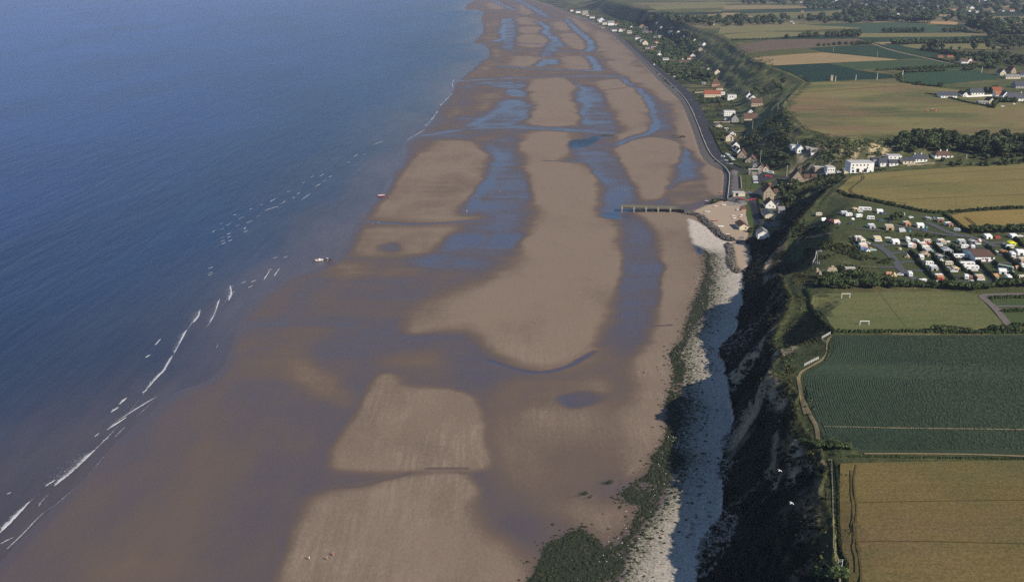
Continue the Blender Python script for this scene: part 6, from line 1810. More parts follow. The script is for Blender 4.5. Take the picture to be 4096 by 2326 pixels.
# -- up the valley
house('N', 'F', 1792, 2275, 772, 575, 575, 'white', 'pale', 'large white hotel block with flat roof above the wheat field hedge', D=11, yaw=.03, wins=[(x, .70, 1.1) for x in (-.78, -.45, -.14, .17, .47)] + [(-.8, .42, 1.1), (.45, .44, 1.1), (-.75, .06, 1.6), (-.35, .06, 2.4), (.3, .06, 2.4), (.75, .06, 1.2)], cat='hotel', door=.1)
house('N', 'F', 1320, 1478, 825, 668, 668, 'white', 'pale', 'white two storey flat roofed house with balcony left of the hotel', D=9, wins=[(-.6, .6, 1.1), (0, .6, 1.1), (.6, .6, 1.1), (-.3, .1, 1.6), (.4, .1, 1.4)])
house('N', 'F', 1075, 1260, 770, 668, 668, 'stone', 'pale', 'tan house with pale flat roof left of the balconied white house', D=7)
house('N', 'F', 1675, 1775, 792, 712, 712, 'cream', 'grey', 'cream garage with a red door beside the hotel', D=8, wins=[], cat='garage')
house('N', 'F', 1530, 1680, 800, 755, 755, 'white', 'pale', 'low white wall like building between garage and balconied house', D=3, wins=[], cat='building')
house('N', 'F', 1300, 1500, 838, 770, 770, 'white', 'pale', 'low white forecourt building in front of the balconied house', D=3, wins=[(-.5, .2, 1.6), (.1, .2, 1.6), (.6, .2, 1.6)], cat='building')
house('V', 'E', 1000, 1098, 392, 352, 300, 'white', 'slate', 'white house with dark roof right of the hotel', D=9)
house('V', 'E', 1098, 1192, 388, 355, 318, 'white', 'slate', 'lower white house joined to the dark roofed one right of the hotel', D=8)
house('V', 'F', 1085, 1232, 322, 280, 280, 'white', 'pale', 'white flat roofed house behind the dark roofed pair', D=8)
house('V', 'E', 1245, 1378, 367, 332, 298, 'cream', 'slate', 'cream bungalow with dark roof in the valley row', D=9)
house('V', 'E', 1376, 1505, 347, 312, 262, 'white', 'slate', 'white house with steep dark roof and two white chimneys in the valley row', D=9, chim=[(-.85, .5, .9), (.25, .5, .9)])
house('V', 'H', 1588, 1786, 305, 276, 224, 'white', 'brown', 'white house with brown hipped roof standing apart in front of the wood', D=10, chim=[(-.2, .5, 1.0), (.5, .5, 1.0)])
house('V', 'F', 920, 1000, 372, 318, 318, 'grey', 'slate', 'grey flat roofed block in shade just right of the hotel', D=9)
house('N', 'F', 600, 705, 322, 225, 225, 'white', 'pale', 'white flat roofed villa wing with flagpole on the far valley side', D=8, wins=[(-.4, .3, 1.2), (.4, .3, 1.2)])
house('N', 'G', 705, 852, 372, 290, 215, 'white', 'pale', 'white gabled villa front on the far valley side', D=9, wins=[(-.3, .3, 1.3), (.4, .3, 1.3)])
house('N', 'F', 900, 1030, 292, 265, 265, 'grey', 'pale', 'long low pale shed right of the white villa', cat='shed', D=5, wins=[])
house('N', 'F', 985, 1125, 322, 300, 300, 'grey', 'pale', 'second long low pale shed, nearer the track', cat='shed', D=4, wins=[])
house('N', 'F', 995, 1062, 405, 382, 382, 'white', 'pale', 'small white hut on the grass below the villa', cat='hut', D=3, wins=[])
# -- camp buildings and ruin
house('P', 'E', 1160, 1460, 1026, 945, 872, 'white', 'brown', 'white camp building with wide brown roof amid the caravans', D=15, yaw=0.0, wins=[(-.9, .15, 1.1), (-.45, .15, 1.2), (-.2, .5, .8), (.05, .5, .8), (.72, .5, 1.2)], door=.25, cat='building')
house('G', 'F', 592, 690, 778, 752, 752, 'stone', 'pale', 'small pale stone shelter in the scrub right of the ruin', D=2, wins=[(-.3, .1, 1.2), (.3, .1, 1.2)], cat='shelter', simple=True)
# -- farms on the plateau
house('S', 'E', 745, 1035, 965, 922, 850, 'white', 'slate', 'white house with long slate roof, leftmost of the pasture houses', D=11)
house('S', 'G', 1145, 1240, 948, 905, 858, 'white', 'brown', 'white gabled house with brown roof second from the left by the pasture', D=16)
house('S', 'E', 1300, 1530, 915, 868, 796, 'white', 'slate', 'white house with steep slate roof behind the white garden wall', D=10)
house('S', 'E', 1690, 1862, 880, 826, 768, 'grey', 'red', 'grey barn with bright red roof among the pasture houses', D=9)
house('S', 'E', 1740, 1880, 975, 905, 838, 'white', 'orange', 'white house with orange tiled roof beside the tall white gable', D=9)
house('S', 'G', 1865, 1982, 988, 920, 850, 'white', 'slate', 'tall white gable at the right of the orange roofed house', D=12)
house('S', 'E', 1985, 2245, 1022, 972, 872, 'white', 'slate', 'wide dark roofed house at the right edge by the pasture', D=12, chim=[(.9, .5, 1)])
house('S', 'G', 1618, 1720, 1062, 1020, 965, 'cream', 'brown', 'small cream gabled house with brown roof at the pasture corner', D=12)
house('S', 'E', 1425, 1610, 1085, 1045, 1015, 'grey', 'grey', 'low grey outbuilding left of the small cream gabled house', cat='outbuilding', D=6)
house('S', 'E', 2105, 2290, 792, 745, 668, 'grey', 'slate', 'dark slate barn at the right edge behind the pasture houses', cat='barn', D=12)
house('S', 'G', 1820, 1930, 556, 510, 446, 'cream', 'slate', 'cream gabled farmhouse, leftmost of the far farm group', D=12)
house('S', 'G', 2020, 2112, 520, 470, 402, 'stone', 'red', 'stone gabled farmhouse with red roof in the far farm group', D=16)
house('S', 'E', 1925, 2190, 618, 575, 540, 'cream', 'grey', 'long low cream farm building in front of the far farm group', cat='farm building', D=8)
house('S', 'E', 2190, 2300, 590, 540, 500, 'grey', 'slate', 'grey barn at the right of the far farm group', cat='barn', D=9)
house('S', 'E', 1120, 1240, 338, 300, 245, 'white', 'brown', 'lone house with brown roof in the fields beside the farm track', D=9)
house('S', 'G', 1232, 1322, 335, 292, 246, 'white', 'brown', 'white gable joined to the lone brown roofed house', D=9)
house('S', 'E', 1290, 1390, 338, 322, 300, 'pink', 'brown', 'low brick shed right of the lone house', cat='shed', D=5)
house('S', 'E', 695, 785, 230, 216, 200, 'pink', 'red', 'small red roofed shed left of the lone house', cat='shed', D=5)
house('S', 'E', 860, 970, 226, 215, 200, 'pink', 'red', 'second small red roofed shed left of the lone house', cat='shed', D=5)
# -- villas and cottages farther along the shore: frame, x, base, width, type, wall, roof
tints = ['white', 'white', 'white', 'cream', 'white', 'stone']
rts = ['slate', 'brown', 'slate', 'grey', 'red']
place = ('beside the far promenade road', 'under the far bluff', 'among the far garden trees')
for i, (fr, x, yb, w, t) in enumerate(FARH):
    s = FR[fr][2]; wk = tints[i * 7 % 6]; rk = rts[i * 3 % 5]
    hh_ = w * (.42 if t == 'G' else .36 if w < 90 else .22)
    zone = place[0] if (fr == 'C' and x < 1700) else place[1] if (fr == 'Q' and x > 560) else place[2]
    wide = 'tall gabled' if t == 'G' else 'flat roofed' if t == 'F' else 'long low' if w > 95 else 'small'
    rname = {'slate': 'dark slate', 'brown': 'brown', 'grey': 'grey', 'red': 'red'}[rk]
    lab = f"{wide} {wk if wk != 'stone' else 'stone'} villa with {rname} roof {zone}"
    house(fr, t, x - w / 2, x + w / 2, yb, yb - hh_, yb - hh_ - w * (.42 if t == 'G' else .3 if w < 90 else .16), wk, rk, lab, group='far sea front villas', yaw=rng.uniform(-.3, .3))
for i, (x, yb, w) in enumerate(TOWN):
    wk = tints[(i * 5 + 1) % 6]; rk = rts[(i * 3 + 1) % 5]
    t = 'G' if i % 3 == 0 else 'E'
    hh_ = w * .30
    px_ = 3400 + x / 3.684
    zone = 'in the far village at the top right' if px_ > 3800 else 'in the far village at the top' if px_ > 3400 else 'among the far fields'
    lab = f"{'gabled' if t == 'G' else 'low'} {wk} house with {dict(slate='dark slate', brown='brown', grey='grey', red='red')[rk]} roof {zone}"
    house('T', t, x - w / 2, x + w / 2, yb, yb - hh_, yb - hh_ - w * .28, wk, rk, lab, group='houses of the far villages', yaw=rng.uniform(-.3, .3), simple=True)


# towers and masts
def tower(fr, x, yb, yt, w, label, m, cat='tower', cap=0):
    (px0, py0), (px1, py1) = fp(fr, [(x, yb), (x, yt)])
    X, Y, Z = hit([(px0, py0)])[0]; k = ppm(X, Y, Z); h = (py0 - py1) / k
    e = link(cat.replace(' ', '_'), None, None, (X, Y, Z - .2), label=label, category=cat)
    b = MB(); b.box(0, 0, 0, w, w, h, 0, .9, .9); b.build('shaft', m, e)
    if cap:
        b = MB(); b.box(0, 0, h, w * 1.1, w * 1.1, cap, 0, .05, .05); b.build('spire', R_['slate'], e)
    else:
        b = MB(); b.box(0, 0, h, w * 1.15, w * 1.15, .5); b.build('top_slab', m, e)
    return e


tower('Q', 1275, 195, 128, 4.5, 'pale water tower in the far wooded valley', W_['cream'], 'water tower')
tower('Q', 680, 460, 425, 3.0, 'narrow pale tower house among the villas under the bluff', W_['cream'])
tower('T', 1000, 112, 75, 8, 'grey church tower with spire in the far village', W_['stone'], 'church tower', 14)
tower('T', 1890, 36, 8, 8, 'square stone church tower in the village at the top right', W_['stone'], 'church tower', 8)
tower('D', 911, 692, 648, 3.0, 'pale square pillar standing at the edge of the dark green field', W_['stone'], 'pillar')

WOOD_P = mat('grey_pole', (.34, .30, .25), .9, .15, 2.0, .1)


def pole(fr, x, yb, yt, label, r=.14, arm=True, m=None, group='utility poles'):
    (px0, py0), (px1, py1) = fp(fr, [(x, yb), (x, yt)])
    X, Y, Z = hit([(px0, py0)])[0]; k = ppm(X, Y, Z); h = min(14, (py0 - py1) / k)
    e = link('utility_pole', None, None, (X, Y, Z - .3), label=label, category='pole', group=group)
    b = MB(); b.tube((0, 0, 0), (0, 0, h), r * 1.3, 6, r); b.build('shaft', m or WOOD_P, e)
    if arm:
        b = MB(); b.box(0, 0, h - .8, 1.6, .14, .14); b.build('crossarm', m or WOOD_P, e)
    else:
        b = MB(); b.box(0, 0, h, .4, .4, .15); b.build('cap', m or WOOD_P, e)


PALEP = mat('pale_concrete_pole', (.62, .59, .54), .85, .1, 2.0, .15)
for fr, x, yb, yt, lab, r_, m_ in (('N', 490, 860, 610, 'tall pole beside the valley road by the bluff foot', .2, WOOD_P), ('R', 1415, 1350, 1120, 'tall wooden pole behind the sea front terrace', .2, WOOD_P), ('R', 1708, 485, 345, 'tall thin pole on the bluff slope below the dark hollow', .2, WOOD_P),
                                   ('R', 1285, 795, 630, 'thin pole on the slope below the wide brown roofed bungalow', .2, WOOD_P), ('R', 1157, 950, 880, 'short pole on the slope right of the tall cream house', .18, WOOD_P), ('R', 1575, 270, 180, 'pole among the crest trees', .2, WOOD_P),
                                   ('S', 42, 590, 462, 'thick white post at the corner of the far green crop', .42, PALEP), ('S', 1483, 512, 395, 'pale post in the far green crop in front of the farms', .3, PALEP), ('D', 945, 698, 650, 'pale pole beside the square pillar on the dark field', .3, PALEP),
                                   ('D', 1119, 690, 640, 'middle pale pole along the edge of the dark green field', .3, PALEP), ('D', 1301, 684, 630, 'rightmost pale pole along the edge of the dark green field', .3, PALEP), ('D', 1302, 490, 440, 'thin pole between the two far green crops', .25, WOOD_P),
                                   ('D', 926, 450, 405, 'thin pole in the far dark green crop', .25, WOOD_P), ('E', 1625, 750, 580, 'tall pole right of the barns on the valley road', .18, WOOD_P), ('E', 1130, 655, 530, 'pole at the corner of the grey barn', .18, WOOD_P), ('V', 1930, 310, 260, 'pale pole by the house with the hipped roof', .2, PALEP),
                                   ('N', 712, 225, 130, 'white flagpole behind the white villa', .15, PALEP)):
    pole(fr, x, yb, yt, lab, r_, m_ is WOOD_P, m_)

# white garden wall on the pasture side
P = hits('S', [(1200, 952), (1400, 945), (1690, 930)])
b = MB()
for a, c in zip(P, P[1:]):
    d = Vector((c[0] - a[0], c[1] - a[1], 0)).normalized() * 0; n_ = Vector((-(c[1] - a[1]), c[0] - a[0], 0)).normalized() * .2
    lo = [(a[0] - n_.x, a[1] - n_.y, a[2] - .3), (c[0] - n_.x, c[1] - n_.y, c[2] - .3), (c[0] + n_.x, c[1] + n_.y, c[2] - .3), (a[0] + n_.x, a[1] + n_.y, a[2] - .3)]
    b.hexa(lo, [(x, y, z + 2.0) for x, y, z in lo])
b.build('garden_wall', W_['white'], label='white garden wall in front of the slate roofed pasture houses', category='wall')


def wall_line(fr, pts, h, t, m, label, name='garden_wall', cat='wall'):
    P = resample(hits(fr, pts), 4.0); P = [(x, y, gz(x, y)) for x, y, *_ in P]
    b = MB()
    for a, c in zip(P, P[1:]):
        n_ = Vector((-(c[1] - a[1]), c[0] - a[0], 0)).normalized() * t / 2
        lo = [(a[0] - n_.x, a[1] - n_.y, a[2] - .3), (c[0] - n_.x, c[1] - n_.y, c[2] - .3), (c[0] + n_.x, c[1] + n_.y, c[2] - .3), (a[0] + n_.x, a[1] + n_.y, a[2] - .3)]
        b.hexa(lo, [(x, y, z + .3 + h) for x, y, z in lo])
    return b.build(name, m, label=label, category=cat)


wall_line('R', [(330, 175), (480, 168)], 1.4, .4, W_['stone'], 'pale low wall left of the long red roofed house')
wall_line('R', [(425, 372), (560, 385)], 1.2, .5, W_['stone'], 'pale low wall beside the promenade below the red roofed house')
wall_line('R', [(640, 668), (890, 668), (915, 660)], 1.4, .4, W_['stone'], 'pale garden wall above the low cream chalet')
wall_line('N', [(1180, 822), (1290, 815)], 1.4, .4, W_['white'], 'short white wall at the roadside left of the balconied house')
wall_line('V', [(1290, 392), (1440, 378), (1590, 364)], 1.2, .4, W_['stone'], 'low tan wall below the valley row houses')
wall_line('E', [(955, 760), (965, 930)], 1.6, .5, W_['stone'], 'low wall between sand car park and grass by the memorial')

# the ruined stone house on the headland
X, Y, Z = hits('G', [(437, 848)])[0]; k = ppm(X, Y, Z) * 2.554
e = link('stone_ruin', None, None, (X, Y, Z - .4), label='roofless ruined stone gable with chimney stump on the headland', category='ruin')
u = lambda px, py: ((px - 437) / k, (850 - py) / k)
b = MB(); b.prism([u(372, 850), u(500, 850), u(504, 765), u(492, 735), u(470, 728), u(462, 712), u(438, 712), u(436, 728), u(412, 730), u(378, 790)], 0, .9); b.build('gable_wall', W_['stone'], e)
b = MB(); b.box(u(384, 0)[0], 2.6, 0, .8, 3.4, 3.6); b.box(u(496, 0)[0], 1.9, 0, .7, 2.0, 2.4); b.build('side_wall', W_['stone'], e)
b = MB(); b.prism([u(504, 848), u(540, 848), u(538, 805), u(508, 800)], .2, .8); b.build('broken_wall', W_['stone'], e)
b = MB(); b.box(u(435, 0)[0], -.06, 1.2, 1.3, .08, 1.6); b.build('doorway', W_['white'], e)
X, Y, Z = hits('G', [(305, 838)])[0]
e = link('broken_wall', None, None, (X, Y, Z - .4), label='tall broken stone wall stump left of the ruined gable', category='ruin wall')
b = MB(); b.prism([(-.7, 0), (.8, 0), (.6, 1.6), (.9, 3.0), (.5, 4.6), (-.1, 5.3), (-.8, 5.0), (-.5, 2.4)], 0, .8); b.build('masonry', W_['stone'], e)
b = MB(); b.prism([(1.2, 0), (3.0, 0), (2.8, 2.4), (1.9, 3.4), (1.2, 2.8)], 1.6, 2.3); b.build('return_wall', W_['stone'], e)

# memorial portal on the old bunker
X, Y, Z = hits('E', [(1150, 720)])[0]
e = link('memorial', None, None, (X, Y, Z - .2), -.05, label='pale concrete memorial portal beside the valley road', category='memorial')
for s_ in (-1, 1):
    b = MB(); b.box(s_ * 4.0, 0, 0, 1.6, 1.6, 4.6); b.build('pillar', CONC, e)
b = MB(); b.box(0, 0, 4.6, 10.6, 2.0, .9); b.build('lintel', PALEC, e)
b = MB(); b.box(0, 1.0, 0, 5.0, 5.0, 2.6); b.build('bunker', CONC, e)

# pier on concrete legs, its abutment and the rock armour
A0 = hits('M', [(190, 345), (1160, 345)])
p0 = Vector(A0[0]); p1 = Vector(A0[1]); dirp = (p1 - p0); dirp.z = 0; gap = dirp.length / 4; dirp.normalize()
ang = math.atan2(dirp.y, dirp.x)
k = ppm(p0.x, p0.y, p0.z); zb = p0.z; hd = (345 - 236) / 5.02 / k
PIERC = mat('algae_concrete', (.150, .142, .105), .9, .3, 1.2, .15, .4)
pier = link('pier', None, None, (p0.x, p0.y, zb), ang, label='narrow concrete pier on five legs reaching out over the wet sand', category='pier')
L = gap * 4 + 9.5
b = MB(); b.box(L / 2 - 1.0, 3.0, hd - .5, L, 7.5, .5); b.build('deck', PIERC, pier)
for y_ in (-.75, 6.75):
    b = MB(); b.box(L / 2 - 1.0, y_, hd, L, .25, .45); b.build('parapet', PIERC, pier)
b = MB(); b.box(L / 2 - 1.0, .2, hd - 1.0, L, .5, .5); b.build('beam', PIERC, pier)
b = MB(); b.box(L / 2 - 1.0, 5.8, hd - 1.0, L, .5, .5); b.build('beam', PIERC, pier)
LEGC = mat('pale_leg_concrete', (.34, .315, .245), .9, .2, 1.2, .15)
for i in range(5):
    b = MB(); b.box(i * gap, -.55, -1.2, .75, .75, hd + .6); b.box(i * gap, 5.6, -1.2, .75, .75, hd + .6); lg = b.build('leg', LEGC, pier)
    b = MB(); b.box(i * gap, -.62, hd - 1.3, 1.4, .95, .9); b.box(i * gap, -.62, hd - .4, .9, .6, 1.0); b.build('cap', LEGC, lg)
    b = MB(); b.box(i * gap, 2.6, -1.0, 1.3, 8.0, .9, 0, .8, .9); b.build('footing', PIERC, lg)
for i in (2, 3):
    b = MB(); b.tube((i * gap - .3, -.4, .1), (i * gap - gap * .6, -.4, hd - 1.4), .12, 5); b.build('brace', PIERC, pier)
A0 = hits('M', [(1250, 335), (1440, 372), (1640, 345), (1400, 290)])
b = MB(); q = [Vector(p) for p in A0]; zt = zb + hd + .1
b.hexa([(v.x, v.y, min(v.z, 2.0) - 1) for v in q], [(v.x, v.y, zt if i in (0, 1) else zt) for i, v in enumerate(q)])
b.build('pier_abutment', mat('dark_wet_concrete', (.085, .080, .075), .85, .25, .8, .2), label='dark concrete abutment block joining pier and rock armour', category='abutment')
# slipway wall at the end of the sea wall
wall_line('E', [(625, 1095), (740, 1108), (855, 1122)], 1.6, .8, mat('slip_concrete', (.12, .115, .11), .9, .2, 1, .15), 'dark slipway wall at the end of the sea wall', 'slipway_wall')


# -- rock armour: blocks piled in two banks
ROCKM = [mat('armour_rock_%s' % n, c, .92, .3, .9, .15, .5) for n, c in (('grey', (.115, .105, .095)), ('brown', (.150, .128, .102)), ('dark', (.060, .058, .056)))]
rb = []
for sd in range(6):
    bm = bmesh.new(); bmesh.ops.create_icosphere(bm, subdivisions=1, radius=1)
    rr0 = random.Random(sd)
    for v in bm.verts: v.co = Vector((v.co.x * rr0.uniform(.7, 1.15), v.co.y * rr0.uniform(.7, 1.15), v.co.z * rr0.uniform(.55, .95)))
    me = bpy.data.meshes.new('boulder'); bm.to_mesh(me); bm.free(); me.materials.append(ROCKM[sd % 3]); rb.append(me)


def armour(fr, pts, wpx, n, label, hgt):
    LN = [Vector(p) for p in hits(fr, pts)]
    e = link('rock_armour', None, None, tuple(LN[len(LN) // 2]), label=label, category='rock armour', group='rock armour banks')
    base = e.location
    Lc = resample([tuple(p) for p in LN], .5)
    items = []
    for i in range(n):
        p = Lc[int(rng.random() * (len(Lc) - 1))]
        t = rng.uniform(-1, 1)
        q = (p[0] + t * wpx * .8, p[1] + rng.uniform(-1, 1) * wpx * .9)
        z = gz(*q) + hgt * max(0, 1 - abs(t) ** 1.5) * rng.uniform(.35, 1)
        items.append((q[0], q[1], z, rng.uniform(.55, 1.25)))
    items.sort(key=lambda a: -a[3])
    for x, y, z, s in items[:250]:
        o = link('rock', rng.choice(rb), e, (x - base.x, y - base.y, z - base.z)); o.scale = (s, s, s); o.rotation_euler = (rng.random() * 6, rng.random() * 6, rng.random() * 6)
    rest = items[250:]
    if rest:
        me = rocks('small_rocks', np.array([q[0] for q in rest]), np.array([q[1] for q in rest]), np.array([q[3] for q in rest]), ROCKM[0], 5, '')
        v = np.array([q[2] - gz(q[0], q[1]) for q in rest]).repeat(10)
        co = np.empty(len(me.vertices) * 3, np.float32); me.vertices.foreach_get('co', co); co = co.reshape(-1, 3); co[:, 2] += v; co -= np.array(base[:], np.float32)
        me.vertices.foreach_set('co', co.ravel())
        link('small_rocks', me, e, kind='stuff')


armour('F', [(1070, 362), (1180, 365), (1270, 400), (1350, 470), (1440, 555), (1520, 630), (1590, 680), (1690, 708)], 3.6, 520, 'long curving bank of grey rocks protecting the boat park, reaching the pier', 1.6)
armour('F', [(1625, 755), (1655, 850), (1650, 960), (1670, 1040), (1730, 1100), (1800, 1100)], 3.0, 360, 'shorter hooked bank of grey rocks under the cliff end', 1.4)

# -- fences and rails
RAILW = mat('white_rail', (.66, .64, .60), .7, .08, 2, .2)
RAILG = mat('grey_rail', (.36, .32, .26), .85, .15, 2, .1)


def fence(fr, pts, h, rails, m, label, gap=2.4, r=.055, name='fence'):
    P = resample([p[:2] for p in hits(fr, pts)], gap)
    P = [Vector((x, y, gz(x, y))) for x, y in P]
    e = link(name, None, None, tuple(P[0]), label=label, category='fence')
    o = P[0]
    for p in P:
        b = MB(); q = p - o; b.tube(q - Vector((0, 0, .3)), q + Vector((0, 0, h + .08)), r * 1.25, 5); b.build('post', m, e)
    for i in range(rails):
        b = MB(); z = h * (i + 1) / rails
        for a, c in zip(P, P[1:]): b.tube(a - o + Vector((0, 0, z)), c - o + Vector((0, 0, z)), r, 4)
        b.build('rail', m, e)
    return e


fence('H', [(1762, 795), (1838, 752)], 1.1, 3, RAILW, 'white three rail fence at the bend of the cliff path, farther of the two', 1.6, .06)
fence('H', [(1605, 1040), (1732, 978)], 1.1, 3, RAILW, 'longer white three rail fence beside the cliff path, nearer of the two', 1.8, .06)
fence('H', [(1762, 795), (1775, 818), (1805, 840)], 1.0, 1, RAILG, 'short single rail turning down from the farther white fence', 1.8, .05)
fence('I', [(2058, 500), (2066, 800), (2072, 1000), (2072, 1190), (2086, 1290)], 1.0, 1, RAILG, 'long thin wire fence along the cliff top path', 3.0, .05)
fence('I', [(2110, 1308), (2145, 1306), (2135, 1380), (2122, 1470)], 1.1, 2, RAILW, 'pale railing on the cliff top path nearest the viewer', 2.0, .06)
fence('O', [(195, 1058), (295, 1058)], 1.2, 3, RAILW, 'short pale railing at the lip above the ruin', 1.6, .09)
fence('O', [(195, 1055), (235, 970), (255, 880), (330, 872)], 1.1, 2, RAILW, 'pale railing climbing beside the steps above the ruin', 1.8, .08)
fence('O', [(262, 1050), (262, 980), (270, 890)], 1.1, 2, RAILG, 'darker inner railing of the steps above the ruin', 1.8, .08)
fence('O', [(770, 640), (800, 710), (840, 790)], 1.0, 2, RAILG, 'thin fence at the seaward end of the lower camp', 2.2, .05)
fence('O', [(1200, 1115), (1070, 1108), (940, 1098)], .6, 1, RAILG, 'low pale rail left of the camp drive behind the ruin', 2.2, .07)
# ------------------------------------------------------------------ caravans, tents, cars
CARW = mat('caravan_white', (.88, .87, .84), .45, .05, 1.0, .4)
CARC = mat('caravan_cream', (.64, .57, .44), .5, .06, 1.0, .4)
CGLASS = mat('caravan_glass', (.04, .045, .055), .2, .2, 2, .5)
TYRE = mat('tyre_rubber', (.02, .02, .02), .9, .1, 3, .1)
AWN = {k: mat('canvas_' + k, c, .9, .12, 1.0, .05) for k, c in dict(white=(.82, .80, .77), tan=(.42, .32, .22), grey=(.36, .36, .37), orange=(.40, .22, .13), brown=(.24, .15, .11), pink=(.58, .42, .36), yellow=(.68, .66, .05),
                                                                     blue=(.10, .15, .28), teal=(.04, .16, .20), red=(.22, .05, .045), cream=(.60, .47, .28), green=(.30, .38, .32)).items()}
PAINT = {k: mat('paint_' + k, c, .3, .05, 1.0, .5) for k, c in dict(white=(.75, .75, .73), red=(.48, .035, .03), blue=(.06, .10, .20), dark=(.035, .037, .045), grey=(.25, .27, .30), teal=(.45, .58, .58), silver=(.42, .43, .45), darkred=(.20, .03, .035), orange=(.55, .18, .04)).items()}


class Proto:
    """parts of one kind of thing, built once; every copy shares their meshes"""
    def __init__(s, name, cat): s.name = name; s.cat = cat; s.parts = []
    def add(s, nm, b, m, sub=()): s.parts.append((nm, b.mesh(nm, m), sub)); return s
    def put(s, loc, rz, label, scale=(1, 1, 1), group=None, name=None, cat=None):
        e = link(name or s.name, None, None, loc, rz, label=label, category=cat or s.cat, group=group); e.scale = scale
        for nm, me, sub in s.parts:
            o = link(nm, me, e)
            for sn, sme in sub: link(sn, sme, o)
        return e


def wheel_meshes(x, y, r, w):
    b = MB(); b.tube((x, y - w / 2, r), (x, y + w / 2, r), r, 10)
    h = MB(); h.tube((x, y - w / 2 - .01, r), (x, y + w / 2 + .01, r), r * .55, 8)
    return b, h


def caravan_proto(L, body, awning=None):
    p = Proto('caravan', 'caravan')
    prof = [(-L / 2, .55), (L / 2 - .25, .55), (L / 2, 1.2), (L / 2 - .12, 2.2), (L / 2 - .45, 2.62), (-L / 2 + .4, 2.62), (-L / 2 + .05, 2.25), (-L / 2 - .05, 1.2)]
    b = MB(); b.prism(prof, -1.1, 1.1); p.add('body', b, body)
    b = MB(); b.box(0, 0, 2.62, .7, .6, .14); p.add('roof_vent', b, FRAME)
    for x, w in ((-L * .30, L * .17), (L * .05, L * .2), (L * .34, L * .16)):
        b = MB(); b.box(x, -1.11, 1.35, w, .05, .68); p.add('window', b, CGLASS)
    b = MB(); b.box(-L / 2 + .02, 0, 1.35, .08, 1.5, .7); p.add('window', b, CGLASS)
    b = MB(); b.box(L / 2 - .02, 0, 1.35, .08, 1.5, .7); p.add('window', b, CGLASS)
    b = MB(); b.box(L * .18, -1.12, .6, .62, .05, 1.75); p.add('door', b, FRAME)
    for y in (-.95, .95):
        b, h = wheel_meshes(0, y, .33, .2); p.parts.append(('wheel', b.mesh('wheel', TYRE), [('hub', h.mesh('hub', FRAME))]))
    b = MB(); b.tube((L / 2 - .1, 0, .5), (L / 2 + 1.1, 0, .45), .06, 5); p.add('drawbar', b, TYRE)
    if awning:
        b = MB(); b.poly([(-L * .42, -1.12, 2.45), (L * .42, -1.12, 2.45), (L * .42, -3.5, 1.85), (-L * .42, -3.5, 1.85)])
        b.poly([(-L * .42, -3.5, 1.85), (L * .42, -3.5, 1.85), (L * .42, -3.5, 1.3), (-L * .42, -3.5, 1.3)])
        for s_ in (-1, 1): b.poly([(s_ * L * .42, -1.12, 2.45), (s_ * L * .42, -3.5, 1.85), (s_ * L * .42, -3.6, 0), (s_ * L * .42, -1.12, 0)])
        b.poly([(-L * .42, -3.5, 1.85), (-L * .15, -3.5, 1.85), (-L * .15, -3.6, 0), (-L * .42, -3.6, 0)]); b.poly([(L * .15, -3.5, 1.85), (L * .42, -3.5, 1.85), (L * .42, -3.6, 0), (L * .15, -3.6, 0)])
        p.add('awning', b, AWN[awning])
    return p


def car_proto(paint, van=False):
    p = Proto('parked_car', 'car')
    b = MB()
    if van: b.prism([(-2.2, .35), (2.2, .35), (2.25, .9), (1.95, 1.2), (1.45, 1.95), (-2.15, 1.95), (-2.2, 1.2)], -.9, .9)
    else: b.prism([(-2.0, .3), (2.0, .3), (2.05, .72), (1.9, .85), (1.05, .92), (-1.35, .95), (-1.95, .88), (-2.05, .6)], -.82, .82)
    p.add('body', b, PAINT[paint])
    b = MB()
    if not van:
        b.prism([(1.0, .92), (.45, 1.38), (-1.0, 1.40), (-1.65, .95)], -.70, .70); p.add('cabin', b, PAINT[paint])
        b = MB(); b.hexa([(.98, -.66, .95), (.98, .66, .95), (1.04, .66, .95), (1.04, -.66, .95)], [(.50, -.6, 1.35), (.50, .6, 1.35), (.56, .6, 1.35), (.56, -.6, 1.35)]); p.add('windscreen', b, CGLASS)
        b = MB(); b.prism([(.75, .96), (.40, 1.30), (-.9, 1.32), (-1.35, .98)], -.72, .72); p.add('side_window', b, CGLASS)
    else:
        b.box(1.75, 0, 1.25, .12, 1.5, .5, 0, 1, .9); p.add('windscreen', b, CGLASS)
        b = MB(); b.box(0, -.91, 1.25, 2.4, .04, .42); p.add('side_window', b, CGLASS)
    for x in (-1.25, 1.3):
        for y in (-.75, .75):
            b, h = wheel_meshes(x, y, .30, .18); p.parts.append(('wheel', b.mesh('wheel', TYRE), [('hub', h.mesh('hub', FRAME))]))
    return p


